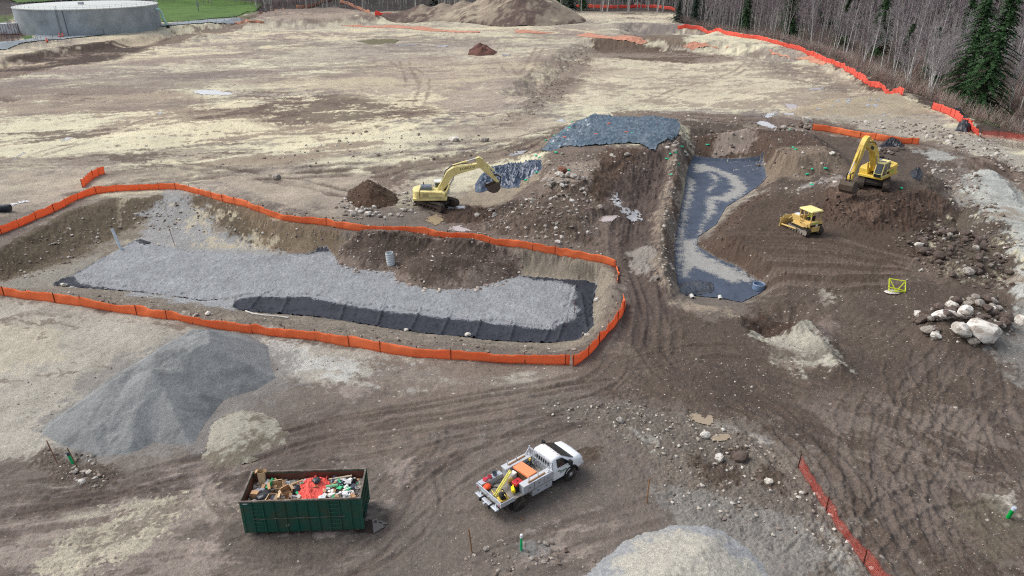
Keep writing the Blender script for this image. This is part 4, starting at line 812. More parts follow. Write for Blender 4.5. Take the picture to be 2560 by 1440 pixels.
NROCK = [0]
def rock(px, py, r, kind, label, group=None, up=.35, xyz=None, flat_=1.0, sc=None):
    p = Vector(xyz) if xyz is not None else ON(px, py); o = link('boulder', rock_proto(kind, random.randrange(6)))
    s = sc or (r*random.uniform(.85, 1.25), r*random.uniform(.8, 1.1), r*random.uniform(.7, 1.0)*flat_); o.scale = s
    o.location = p+Vector((0, 0, s[2]*up)); o.rotation_euler = (random.uniform(-.35, .35), random.uniform(-.35, .35), random.uniform(0, 6.28)); NROCK[0] += 1
    return tag(o, label, 'boulder', group)
def inside_rand(poly, n):
    P = np.array(poly); out = []
    while len(out) < n:
        c = RNG.uniform(P.min(0), P.max(0), (n*3, 2)); m = seg_dist(c[:, 0], c[:, 1], poly) > 0; out += [tuple(q) for q in c[m]]
    return out[:n]
def rock_pile(pts, n, r0, r1, kinds, label, group, up=.3, lift=0.0, zf=None):
    poly = ONP(pts)
    for x, y in inside_rand(poly, n):
        sd = float(seg_dist(np.array([x]), np.array([y]), poly)[0]); r = (r0+(r1-r0)*random.random()**2.2)
        z = gz(x, y)+(zf(sd) if zf else 0); rock(0, 0, r, random.choices([k for k, _ in kinds], [q for _, q in kinds])[0], label, group, up+lift*random.random(), (x, y, z))
# the pale boulder heap at the right
rock(2445, 842, 1.5, 'pale', 'huge white angular boulder at the front of the right-hand rock pile', None, .55, sc=(1.6, 1.1, 1.2))
rock(2402, 838, .8, 'pale', 'large pale brown-stained boulder touching the left of the huge white boulder', None, .6, sc=(.95, .85, .85))
rock(2408, 800, .85, 'pale', 'tall white boulder with brown streaks behind the huge white boulder', None, .8, sc=(.8, .75, .95))
rock(2355, 800, .9, 'pale', 'long slab-like pale boulder at the upper left of the rock pile', None, .9, sc=(1.25, .7, .6))
rock(2432, 856, .55, 'mid', 'round grey-brown boulder lying in front of the huge white boulder', None, .4)
rock(2295, 790, .55, 'pale', 'small white pointed boulder at the left tip of the rock pile', None, .5)
rock(2555, 806, .75, 'pale', 'pale oval boulder lying apart at the right frame edge', None, .3)
rock(2375, 778, .65, 'pale', 'white boulder on the crest of the rock pile, left of its centre', None, .9)
rock(2340, 845, .5, 'pale', 'small pale boulder at the front left foot of the rock pile', None, .4)
rock_pile([(2290,800),(2330,775),(2400,752),(2470,750),(2520,775),(2530,800),(2500,835),(2460,850),(2400,852),(2330,840),(2290,820)], 105, .25, .66, (('dark', 6), ('mid', 3), ('pale', .6)), 'mixed grey boulder in the rock pile around the huge white boulder', 'boulders in the pale rock pile', .3, .9, lambda s: min(.25*s, .5))
rock_pile([(2265,610),(2300,580),(2350,560),(2420,570),(2470,600),(2520,650),(2530,690),(2490,705),(2430,700),(2370,690),(2320,660)], 105, .22, .62, (('dark', 9), ('mid', 1), ('pale', .25)), 'muddy brown boulder in the dark rock pile on the brown soil', 'boulders in the dark rock pile', .25, .6, lambda s: min(.15*s, .4))
rock(1405, 432, 1.0, 'rust', 'rust-brown boulder topping the cobble heap on the slope', None, .5)
rock_pile([(1345,460),(1380,430),(1420,440),(1470,465),(1450,482),(1400,475),(1350,485)], 34, .25, .6, (('mid', 6), ('pale', 2)), 'grey cobble in the heap under the rust-brown boulder', 'cobbles in the heap on the slope', .3, .5)
rock_pile([(848,505),(866,495),(890,520),(960,528),(1010,520),(1040,530),(1010,545),(930,545),(880,540),(855,525)], 30, .25, .6, (('mid', 3), ('pale', 4)), 'pale boulder at the foot of the dark soil heap by the excavator', 'boulders round the dark soil heap', .35, .2)
rock_pile([(985,490),(1010,478),(1040,500),(1045,515),(1010,515)], 12, .25, .55, (('mid', 4), ('pale', 2)), 'grey boulder between the dark soil heap and the excavator', 'boulders behind the excavator', .35, .2)
rock_pile([(1925,325),(1950,315),(2000,305),(2030,312),(2020,325),(1975,335)], 26, .25, .55, (('mid', 6), ('dark', 3)), 'brown-grey rock in the heap at the left end of the orange road fence', 'rocks at the left end of the road fence', .35, .4)
rock_pile([(2178,390),(2190,375),(2230,368),(2260,372),(2250,385),(2200,398)], 20, .3, .65, (('dark', 6), ('mid', 2)), 'brown rock in the heap behind the yellow excavator', 'rocks behind the yellow excavator', .35, .4)
rock_pile([(1690,345),(1720,330),(1740,350),(1700,385),(1670,400),(1650,392)], 16, .25, .5, (('mid', 6), ('pale', 2)), 'grey rock on the bank right of the large plastic sheet', 'rocks beside the large plastic sheet', .35, .2)
for px, py, r, k, lb in ((692, 447, .8, 'mid', 'lone grey boulder in the field beyond the pit fence'), (1137, 352, 1.0, 'pale', 'white boulder in the field left of the track bend'), (1211, 354, .8, 'mid', 'grey boulder beside the white boulder near the track bend'), (2016, 304, 1.2, 'pale', 'large pale boulder on top of the rocks at the road fence end'),
    (1170, 839, .4, 'pale', 'white stone resting on the lower edge of the black fabric'), (1015, 828, .3, 'pale', 'small pale stone on the lower edge of the black fabric'), (1492, 752, .38, 'pale', 'pale stone at the right side of the pit'), (160, 715, .45, 'pale', 'pale stone at the left corner of the black fabric'), (180, 720, .3, 'pale', 'smaller pale stone right of the left fabric corner'),
    (1550, 1055, .4, 'mid', 'brown-grey boulder right of the truck on the stony ground'), (1762, 1090, .38, 'pale', 'smooth pale cobble beside the muddy puddles'), (1799, 1148, .42, 'pale', 'pale rounded boulder right of the puddles'), (1851, 1147, .5, 'dark', 'brown rounded boulder among the pale stones'), (1923, 1207, .32, 'pale', 'pale stone near the end of the red netting fence'),
    (1365, 1360, .2, 'mid', 'small round stone right of the green standpipe'), (1215, 1375, .22, 'mid', 'small stone left of the green standpipe'), (205, 1207, .25, 'pale', 'flat pale stone below the green pipe at the left heap'), (238, 1198, .22, 'pale', 'pale stone right of the flat stone at the left heap'), (190, 1180, .2, 'mid', 'grey stone in the left heap under the green pipe'),
    (490, 790, .3, 'mid', 'muddy stone at the near rim of the pit'), (520, 786, .35, 'pale', 'pale lump of plastic-like stone at the near rim of the pit'), (1568, 390, .6, 'mid', 'cobble fallen in the dark cut of the high mound'), (1500, 520, .5, 'mid', 'stone beside the haul road puddle'), (1430, 505, .5, 'pale', 'pale stone on the stony slope'), (1330, 505, .5, 'mid', 'grey stone on the lower stony slope'), (1395, 608, .45, 'pale', 'pale stone behind the pit fence'), (2080, 385, .5, 'pale', 'pale stone on the slope left of the excavator boom'), (2370, 355, .5, 'pale', 'white stone beside the end of the orange road fence')):
    rock(px, py, r, k, lb)
# loose stones nobody could count
def scatter(name, zones):
    Vs, Fs, Cs, b = [], [], [], 0; V0, F0 = ico(1)
    for pts, n, r0, r1, pal, world, *zf in zones:
        poly = pts if world else ONP(pts)
        XY = np.array(inside_rand(poly, n)); zz = base_h(XY[:, 0], XY[:, 1])+(zf[0](XY[:, 0], XY[:, 1]) if zf else 0)
        for (x, y), z in zip(XY, zz):
            r = r0+(r1-r0)*random.random()**3; s = RNG.uniform(.7, 1.25, 3)*r; a = random.random()*6.28; ca, sa = math.cos(a), math.sin(a)
            V = V0*(1+.22*RNG.normal(size=(len(V0), 1)))*s*np.array([1, 1, .75]); V = np.stack([V[:, 0]*ca-V[:, 1]*sa+x, V[:, 0]*sa+V[:, 1]*ca+y, V[:, 2]+z+.25*s[2]], 1)
            Vs.append(V); Fs.append(F0+b); b += len(V0); c = pal[random.randrange(len(pal))]*random.uniform(.8, 1.15); Cs.append(np.repeat(c[None], len(V0), 0))
    me = npmesh(name, np.concatenate(Vs), np.concatenate(Fs), False); vcol(me, np.concatenate(Cs)); return link(name, me, M_STONE)
M_STONE = mat('loose_stone', (0, 0, 0), .85, var=.1, vscale=4, attr='col')
pg = [srgb(164,155,144), srgb(142,131,121), srgb(186,179,168), srgb(124,112,102), srgb(198,192,182), srgb(134,122,112)]; pb = [srgb(104,92,84), srgb(120,108,98), srgb(150,140,130), srgb(180,172,160)]; pd = [srgb(90,76,68), srgb(104,90,80), srgb(84,70,60)]
st = scatter('loose_stones', [
    ([(1220,520),(1340,480),(1470,470),(1500,590),(1400,610),(1260,580),(1180,545)], 420, .06, .34, pg, False),
    ([(1350,400),(1640,385),(1620,440),(1490,430),(1480,470),(1350,440)], 200, .06, .3, pg, False),
    ([(1680,400),(1712,400),(1676,735),(1640,700),(1645,600)], 330, .05, .28, pg, False),
    ([(1700,320),(1880,310),(2030,330),(2100,400),(2100,480),(1980,500),(1920,460),(1890,390),(1730,380)], 420, .06, .35, pg+pb, False),
    ([(1590,1030),(1720,1040),(1900,1100),(2010,1160),(2200,1440),(1900,1330),(1680,1270),(1640,1150)], 760, .02, .16, pg, False),
    ([(1330,1010),(1600,1000),(1700,1060),(1650,1130),(1450,1080)], 300, .02, .14, pg, False),
    ([(1150,1380),(1300,1340),(1400,1360),(1500,1400),(1400,1440),(1150,1440)], 160, .02, .14, pb+pg, False),
    ([(100,1120),(230,1140),(280,1190),(240,1220),(130,1190)], 150, .03, .2, pb+pg, False),
    ([(1500,900),(1900,880),(2000,1000),(1900,1100),(1550,1000)], 260, .02, .1, pg, False),
    ([(1900,740),(2300,700),(2300,850),(2050,960),(1900,850)], 320, .02, .11, pg+pb+pb, False),
    ([(2000,960),(2560,860),(2560,1440),(2300,1440)], 360, .015, .08, pg+pb+pb, False),
    ([(2100,300),(2330,310),(2460,345),(2560,420),(2560,460),(2440,390),(2330,352)], 420, .1, .4, pg, False),
    ([(2300,400),(2420,430),(2520,560),(2560,600),(2560,720),(2480,640),(2380,520)], 420, .06, .32, pg+pb, False),
    ([(2230,600),(2350,550),(2520,640),(2540,720),(2420,720),(2300,680)], 420, .08, .26, pd+pb, False),
    ([(2260,800),(2400,740),(2540,760),(2550,830),(2460,870),(2330,860)], 260, .06, .22, pd+pg, False),
    ([(1770,600),(1790,570),(1900,480),(1930,490),(1850,560),(1800,610),(1900,680),(1930,710),(1900,712)], 160, .05, .2, pd, False),
    ([(2060,490),(2350,500),(2400,560),(2100,570)], 240, .05, .25, pd, False),
    ([(0,650),(200,540),(420,495),(620,540),(840,590),(820,620),(560,580),(300,570),(120,690),(0,700)], 520, .04, .22, pg, False),
    ([(0,720),(400,745),(860,815),(1400,870),(1500,780),(1520,700),(1555,760),(1460,880),(1300,885),(860,845),(400,775),(0,735)], 420, .03, .18, pg+pb, False),
    ([(440,470),(700,520),(1000,570),(1200,580),(1560,640),(1560,660),(1200,600),(860,575),(600,520)], 300, .04, .24, pg+pb, False),
    ([(840,490),(1020,480),(1060,540),(900,560),(840,530)], 160, .06, .3, pg, False),
    ([(900,330),(1230,340),(1300,380),(1100,400),(600,430),(500,420)], 200, .08, .3, pg, False),
    ([(1255,305),(1440,130),(1490,110),(1400,250),(1330,300)], 260, .1, .35, pg+pb, False),
    ([(0,940),(800,880),(1430,920),(1300,980),(700,960),(100,1120)], 320, .02, .1, pg, False),
    ([(0,1200),(1600,1010),(1700,1440),(0,1440)], 300, .015, .07, pg+pb+pb, False),
    ([(1560,360),(1700,280),(1900,300),(1880,330),(1720,340)], 120, .08, .35, pg, False)])
tag(st, kind='stuff')
# fringe of cobbles round the mound in the pit
st2 = scatter('cobble_fringe', [([tuple(W(p[0], p[1], PZ)) for p in [(835,645),(860,655),(985,675),(995,695),(1040,708),(1100,716),(1180,712),(1250,696),(1300,664),(1312,675),(1260,712),(1180,730),(1090,734),(1020,722),(975,700),(972,684),(890,682),(840,662)]], 340, .05, .26, [srgb(170,156,146), srgb(148,134,124), srgb(190,180,168), srgb(130,112,102)], True), (SM, 420, .03, .17, [srgb(170,156,146), srgb(148,134,124), srgb(196,188,178), srgb(120,104,94)], True, lambda x, y: np.maximum(h_mound(x, y, seg_dist(x, y, SM)), 0)), (HP, 90, .05, .2, [srgb(96,80,66), srgb(130,114,100)], True, lambda x, y: np.minimum(np.maximum(seg_dist(x, y, HP), 0)*.62, 1.75))])
tag(st2, kind='stuff')
# ================================================================== machines
mudc = srgb(98,82,70)
M_YEL = mat('yellow_paint', srgb(244,230,156), .45, spec=.4, var=.08, vscale=1.2, dirt=srgb(178,154,104), dirt_amt=.55, dscale=.9)
M_YEL2 = mat('deep_yellow_paint', srgb(236,202,88), .42, spec=.4, var=.08, vscale=1.2, dirt=srgb(158,130,80), dirt_amt=.6, dscale=1.0)
M_YEL3 = mat('worn_yellow_paint', srgb(220,188,116), .55, spec=.35, var=.1, vscale=1.2, dirt=srgb(142,116,82), dirt_amt=.7, dscale=1.2)
M_ROOFY = mat('pale_yellow_paint', srgb(244,226,150), .5, spec=.4, var=.04)
M_DARK = mat('dark_steel', srgb(52,48,46), .6, spec=.4, var=.2, dirt=mudc, dirt_amt=.6, dscale=2)
M_TRACK = mat('muddy_track_steel', srgb(70,62,56), .7, spec=.3, var=.25, vscale=4, dirt=mudc, dirt_amt=.8, dscale=2.2)
M_BUCK = mat('muddy_bucket_steel', srgb(96,86,76), .75, spec=.3, var=.2, dirt=srgb(92,72,58), dirt_amt=.9, dscale=1.4)
M_CHROME = mat('chrome_rod', srgb(210,212,214), .2, metal=.8, var=0)
M_GLASS = mat('dark_cab_glass', srgb(34,44,46), .08, spec=.8, var=.05)
M_GREYP = mat('grey_panel', srgb(104,112,122), .5, spec=.4, var=.1)
M_BLK = mat('black_paint', srgb(32,32,34), .5, var=.1)
M_WHITEP = mat('white_paint', srgb(232,234,236), .35, spec=.5, var=.03, vscale=.7)
M_RED = mat('red_paint', srgb(190,36,40), .4, spec=.5, var=.06)
M_LIME = mat('lime_sticker', srgb(150,200,70), .5, var=.1)
def crawler(parent, name, L_, h, w, x0, y0, m=M_TRACK, pads=30, lugs=.05, frame=True, fm=None):
    """a crawler track: chain of shoes round an idler and a sprocket"""
    r = h/2; mb = MB(); per = 2*(L_-h)+2*math.pi*r; n = pads
    def at(s):
        s %= per; a = L_-h
        if s < a: return (x0-a/2+s, h-0.0), (0, 1)
        s -= a
        if s < math.pi*r: t = math.pi/2-s/r; return (x0+a/2+r*math.cos(t), r+r*math.sin(t)), (math.cos(t), math.sin(t))
        s -= math.pi*r
        if s < a: return (x0+a/2-s, 0), (0, -1)
        s -= a; t = -math.pi/2-s/r; return (x0-a/2+r*math.cos(t), r+r*math.sin(t)), (math.cos(t), math.sin(t))
    for k in range(n):
        (px, pz), (nx, nz) = at(k*per/n); a = math.atan2(nx, nz)
        mb.box((px-nx*.04, y0, pz-nz*.04), (per/n*.94, w, .07), ry=a); mb.box((px+nx*.01, y0, pz+nz*.01), (.04, w, lugs), ry=a)
    t = mb.build(name, m, parent)
    fr = MB()
    fr.box((x0, y0, r), (L_-h*.9, w*.55, h*.42), bev=.03)
    for xx in (x0-(L_-h)/2, x0+(L_-h)/2): fr.lathe([(r*.82, -w*.3), (r*.82, w*.3)], (xx, y0, r), 'y', 16)
    k = 6
    for i in range(k): fr.lathe([(.13, -w*.36), (.13, w*.36)], (x0-(L_-h)/2+(i+.5)*(L_-h)/k, y0, .17), 'y', 10)
    fr.build('track_frame', fm or M_TRACK, t)
    return t
def text_obj(name, body, size, m, parent, M, ext=.004):
    cu = bpy.data.curves.new(name, 'FONT'); cu.body = body; cu.size = size; cu.extrude = ext; cu.align_x = 'CENTER'; cu.align_y = 'CENTER'
    tmp = bpy.data.objects.new('tmp', cu); C.objects.link(tmp); dg = bpy.context.evaluated_depsgraph_get(); me = bpy.data.meshes.new_from_object(tmp.evaluated_get(dg))
    bpy.data.objects.remove(tmp); me.name = name; o = link(name, me, m, parent); o.matrix_local = M; return o
def cyl_part(parent, name, a, b, r, frac=.55, m=M_YEL):
    a, b = Vector(a), Vector(b); mid = a.lerp(b, frac)
    o = MB().tube([a, mid], r, 10).build(name, m, parent, True); MB().tube([mid, b], r*.55, 8).build('piston_rod', M_CHROME, o, True); return o
def excavator(px, py, up, und, scale, label, ym, kind):
    p = ON(px, py); root = empty('excavator', p, 0, label, 'excavator'); root.scale = (scale,)*3
    U = Matrix.Rotation(und, 4, 'Z'); H = Matrix.Rotation(up, 4, 'Z')
    def under(o): o.matrix_local = U @ o.matrix_local
    def upper(o): o.matrix_local = H @ o.matrix_local
    for s in (-1, 1): under(crawler(root, 'track', 4.9, .95, .68, 0, s*1.3, pads=40))
    mb = MB(); mb.box((0, 0, .62), (2.4, 1.9, .45), bev=.08); mb.lathe([(.75, .8), (.75, 1.05)], n=24); mb.box((1.05, 0, .55), (.9, 2.0, .35), ry=.15, bev=.05); mb.box((-1.05, 0, .55), (.9, 2.0, .35), ry=-.15, bev=.05)
    under(mb.build('undercarriage', M_DARK, root))
    P = []
    # house
    mb = MB(); mb.box((-.75, 0, 1.22), (4.3, 2.7, .28), bev=.05); P.append(mb.build('deck', ym if kind == 'pale' else ym, root))
    prof = [(-1.9, 1.36), (1.15, 1.36), (1.15, 1.95), (.75, 2.15), (-1.9, 2.28)]
    mb = MB().prism(prof, -1.38, -.42)
    so = mb.build('side_panel', ym, root, bev=.04); P.append(so)
    v = MB()
    for k in range(5): v.box((-1.25, -1.385, 1.62+k*.1), (.75, .012, .035))
    v.build('vent', M_BLK, so)
    if kind == 'pale': MB().box((-.5, -1.386, 1.5), (2.6, .012, .05)).build('stripe', M_GREYP, so)
    mb = MB().prism([(-1.9, 1.36), (-.55, 1.36), (-.55, 2.25), (-1.9, 2.28)], .42, 1.38); P.append(mb.build('side_panel', ym, root, bev=.04))
    cw = []
    for k in range(13):
        t = -math.pi/2+math.pi*k/12; cw.append((-2.0-.95*math.cos(t)**.8 if math.cos(t) > 0 else -2.0, 1.38*math.sin(t)))
    bm = bmesh.new(); lo = [bm.verts.new((a, b, 1.22)) for a, b in cw]; hi = [bm.verts.new((a, b, 2.32)) for a, b in cw]; n = len(cw)
    for i in range(n): bm.faces.new((lo[i], lo[(i+1) % n], hi[(i+1) % n], hi[i]))
    bm.faces.new(lo[::-1]); bm.faces.new(hi); P.append(MB().bm(bm).build('counterweight', ym, root, bev=.07))
    hood = MB().box((-1.25, 0, 2.44), (1.35, 1.3, .42), bev=.06).box((-1.25, 0, 2.66), (1.0, .9, .05)).build('engine_hood', M_GREYP, root); P.append(hood)
    P.append(MB().tube([(-1.6, .5, 2.3), (-1.6, .5, 2.95)], .07, 8).build('exhaust_pipe', M_DARK, root, True))
    P.append(MB().box((-.2, .1, 2.2), (.75, .8, .12), bev=.03).box((.15, -.6, 2.2), (.4, .45, .08)).build('deck_top', ym, root))
    # cab on the left side
    cab = [(1.62, 1.36), (1.68, 1.75), (1.35, 2.95), (1.1, 3.05), (-.25, 3.05), (-.3, 1.36)]
    c = MB().prism(cab, .42, 1.36).build('cab', M_WHITEP if kind == 'pale' else M_ROOFY, root, bev=.05); P.append(c)
    g = MB(); g.quad((1.685, .52, 1.8), (1.685, 1.27, 1.8), (1.375, 1.27, 2.88), (1.375, .52, 2.88)); MB_ = g.build('windscreen', M_GLASS, c)
    MB().prism([(1.46, 1.95), (1.22, 2.85), (.55, 2.85), (.55, 1.6), (1.46, 1.6)], 1.362, 1.37).build('side_window', M_GLASS, c)
    MB().prism([(.45, 2.1), (.45, 2.85), (-.15, 2.85), (-.15, 2.1)], 1.362, 1.37).build('side_window', M_GLASS, c)
    MB().prism([(1.4, 1.9), (1.2, 2.85), (-.1, 2.85), (-.1, 1.9)], .41, .418).build('side_window', M_GLASS, c)
    MB().box((.85, .89, 3.062), (.5, .6, .02)).build('roof_window', M_GLASS, c)
    if kind == 'deep':
        MB().quad((1.665, .5, 1.4), (1.665, 1.28, 1.4), (1.69, 1.28, 1.74), (1.69, .5, 1.74)).build('lower_window', M_GLASS, c)
        rl = MB()
        for yy in (1.3,): rl.tube([(1.2, yy+.1, 1.9), (-2.4, yy+.1, 2.1)], .03, 6)
        rl.build('handrail', ym, c)
    # boom, arm and bucket, swung in one plane
    if kind == 'pale':
        boom = [(.15, 1.75), (.05, 2.1), (1.5, 4.55), (2.35, 5.05), (5.3, 5.5), (5.75, 5.3), (5.65, 5.0), (2.75, 4.15), (2.25, 3.85), (.65, 1.75)]
        arm = [(5.05, 6.15), (5.5, 6.3), (5.95, 6.05), (6.35, 5.3), (7.95, 3.1), (7.75, 2.95), (5.75, 4.75), (5.2, 5.5)]
        tip = Vector((7.85, 0, 3.05)); elbow = (5.15, 6.1); armc = (2.2, 5.15)
    else:
        boom = [(.15, 1.75), (.0, 2.1), (1.0, 4.0), (1.7, 4.75), (4.1, 5.6), (4.6, 5.5), (4.6, 5.15), (2.3, 4.2), (1.8, 3.6), (.7, 1.75)]
        arm = [(3.75, 6.05), (4.15, 6.3), (4.75, 6.15), (5.25, 5.5), (6.75, 1.95), (6.5, 1.8), (4.65, 4.9), (4.2, 5.5)]
        tip = Vector((6.6, 0, 1.85)); elbow = (3.85, 6.1); armc = (1.6, 4.85)
    bo = MB().prism(boom, -.33, .33).build('boom', ym, root, bev=.03); P.append(bo)
    for s in (-.5, .5): P.append(cyl_part(root, 'boom_cylinder', (.95, s, 1.35), (2.3 if kind == 'pale' else 1.6, s*.85, 3.7), .12, .6, ym))
    ar = MB().prism(arm, -.27, .27).build('arm', ym, root, bev=.03); P.append(ar)
    P.append(cyl_part(root, 'arm_cylinder', (armc[0], 0, armc[1]+.05), (elbow[0], 0, elbow[1]), .13, .62, ym))
    bk = (arm[2][0]+.25, 0, arm[2][1]-.55); lk = tip+Vector((.35, 0, .75))
    P.append(cyl_part(root, 'bucket_cylinder', bk, lk, .11, .6, ym))
    hz = MB()
    for s in (-.16, .16): hz.tube([(.4, s, 2.2), (1.3, s, 4.6), (2.2, s, 5.25), (3.4, s, 5.5), (elbow[0]+.2, s, elbow[1]-.75)], .035, 6)
    P.append(hz.build('hydraulic_hose', M_BLK, root, True))
    a = math.radians(-38 if kind == 'pale' else -8)
    B = Matrix.Translation(tip) @ Matrix.Rotation(-a, 4, 'Y')
    prof = [(-.15, .0), (.3, .05), (.62, -.35), (.62, -.95), (.25, -1.4), (-.35, -1.55), (-.9, -1.35)]
    inner = [(-.82, -1.28), (-.33, -1.42), (.17, -1.3), (.48, -.9), (.48, -.4), (.22, -.1), (-.12, -.08)]
    bw = .72; mb = MB(); n = len(prof)
    vs = [(q[0], y, q[1]) for y in (-bw, bw) for q in prof]; vi = [(q[0], y, q[1]) for y in (-bw, bw) for q in inner[::-1]]
    mb.add([B @ Vector(q) for q in vs+vi], [(i, i+1, n+i+1, n+i) for i in range(n-1)]+[(2*n+i, 3*n+i, 3*n+i+1, 2*n+i+1) for i in range(n-1)])
    for y in (-bw, bw): mb.prism(prof, y-.03, y+.03, B)
    bu = mb.build('bucket', M_BUCK, root); P.append(bu)
    te = MB()
    for k in range(5): te.box(B @ Vector((-1.02, -bw+.1+k*(2*bw-.2)/4, -1.3)), (.34, .12, .09), ry=.35+a*-1)
    te.build('tooth', M_BUCK, bu)
    ln = MB()
    for s in (-.2, .2): ln.tube([lk+Vector((0, s, 0)), B @ Vector((.3, s, -.02))], .07, 6); ln.tube([lk+Vector((0, s, 0)), tip+Vector((-.55, s, .95))], .06, 6)
    P.append(ln.build('bucket_link', M_DARK, root, True))
    if kind == 'pale':
        for s in (-1, 1):
            M = Matrix.Translation((4.05, s*.336, 4.96)) @ Matrix.Rotation(-.19, 4, 'Y') @ Matrix.Rotation(math.pi/2*(1), 4, 'X')
            if s > 0: M = M @ Matrix.Rotation(math.pi, 4, 'Y')
            P.append(text_obj('lettering', 'KOBELCO', .42, M_BLK, root, M))
    else:
        for s in (-1, 1):
            P.append(MB().box((3.1, s*.336, 4.85), (.95, .012, .36), ry=-.34).build('decal', M_BLK, root))
        P.append(MB().box((-.9, 1.385, 1.75), (1.1, .012, .16)).build('decal', M_LIME, root))
        for k in range(3): P.append(MB().box((-.1+k*.22, 1.385, 1.72), (.12, .012, .3)).build('decal', M_BLK, root))
    for o in P: upper(o)
    return root, H
exL, HL = excavator(1092, 514, R(2), R(-40), 1.0, 'pale yellow excavator reaching its arm over the crumpled plastic sheet', M_YEL, 'pale')
exR, HR = excavator(2182, 462, R(-138), R(-116), 1.12, 'bright yellow excavator on the soil mound with its bucket lowered towards the bulldozer', M_YEL2, 'deep')
# ---- bulldozer
dz_p = ON(2010, 578); doz = empty('bulldozer', dz_p, R(113), 'worn yellow crawler bulldozer with enclosed cab spreading brown soil', 'bulldozer')
for s in (-1, 1): crawler(doz, 'track', 3.3, .85, .55, 0, s*.95, pads=30, fm=mat('dusty_track_frame', srgb(150,142,132), .8, var=.2))
MB().box((0, 0, .65), (2.6, 1.3, .7), bev=.06).box((-1.35, 0, .8), (.7, 1.0, .6), bev=.05).build('chassis', M_YEL3, doz)
hd = MB().prism([(.35, 1.0), (1.75, 1.0), (1.8, 1.25), (1.7, 1.62), (.35, 1.78)], -.5, .5).build('engine_hood', M_YEL3, doz, bev=.05)
MB().box((1.25, 0, 1.71), (.7, .6, .04)).build('hood_top', M_WHITEP, hd); MB().box((1.0, -.35, 1.75), (.6, .2, .05)).build('hood_top', M_BLK, hd)
MB().tube([(1.05, -.25, 1.7), (1.05, -.25, 2.55)], .07, 10).build('exhaust_pipe', M_DARK, doz, True)
for s in (-1, 1):
    MB().box((-.05, s*.95, .98), (1.9, .55, .08), bev=.02).box((-.9, s*.85, 1.2), (.9, .4, .45), bev=.04).build('fender', M_YEL3, doz)
rear = MB().prism([(-1.6, 1.05), (-.75, 1.05), (-.75, 1.6), (-1.55, 1.6)], -.95, .95).build('rear_body', M_YEL3, doz, bev=.05)
MB().box((-1.605, 0, 1.22), (.02, 1.7, .2)).build('stripe', M_BLK, rear); MB().box((-1.62, -.05, 1.24), (.02, .3, .2)).build('number_plate', M_WHITEP, rear); MB().box((-1.585, .1, 1.47), (.02, .7, .1)).build('sticker', M_LIME, rear)
cab = MB()
for x, y in ((.35, .62), (.35, -.62), (-.35, .72), (-.35, -.72), (-1.4, .68), (-1.4, -.68)): cab.box((x, y, 2.13), (.09, .09, 1.26))
cab.box((-.5, .72, 1.58), (1.8, .06, .2)).box((-.5, -.72, 1.58), (1.8, .06, .2)).box((.38, 0, 1.7), (.05, 1.3, .3)).box((-.5, 0, 1.25), (1.7, 1.4, .1))
cabo = cab.build('cab', M_YEL3, doz)
bm = bmesh.new(); bmesh.ops.create_cube(bm, size=1)
for v_ in bm.verts:
    k = .92 if v_.co.z > 0 else 1.0; v_.co = Vector((v_.co.x*2.05*k-.52, v_.co.y*1.7*k, 2.82+v_.co.z*.16))
MB().bm(bm).build('cab_roof', M_ROOFY, cabo, bev=.04)
MB().box((-.75, 0, 1.55), (.5, .55, .18), bev=.04).box((-1.0, 0, 1.85), (.12, .55, .6), bev=.04).build('seat', M_BLK, cabo)
bl = MB(); cv = []
for k in range(8):
    t = k/7; cv.append((2.35+.16*(2*t-1)**2, .08+.95*t))
bl.prism(cv+[(x+.06, z) for x, z in cv[::-1]], -1.45, 1.45); bl.box((2.42, 0, .1), (.14, 2.9, .12)); bl.prism([(2.3, .95), (2.42, 1.05), (2.5, 1.28), (2.44, 1.28)], -1.05, 1.05)
blo = bl.build('blade', M_YEL3, doz)
for s in (-1, 1):
    MB().tube([(-.1, s*1.3, .5), (2.35, s*1.25, .3)], .1, 8).build('push_arm', M_YEL3, doz, True)
    cyl_part(doz, 'lift_cylinder', (1.6, s*.55, 1.35), (2.35, s*.6, .7), .07, .55, M_YEL3)
doz.scale = (1.0,)*3
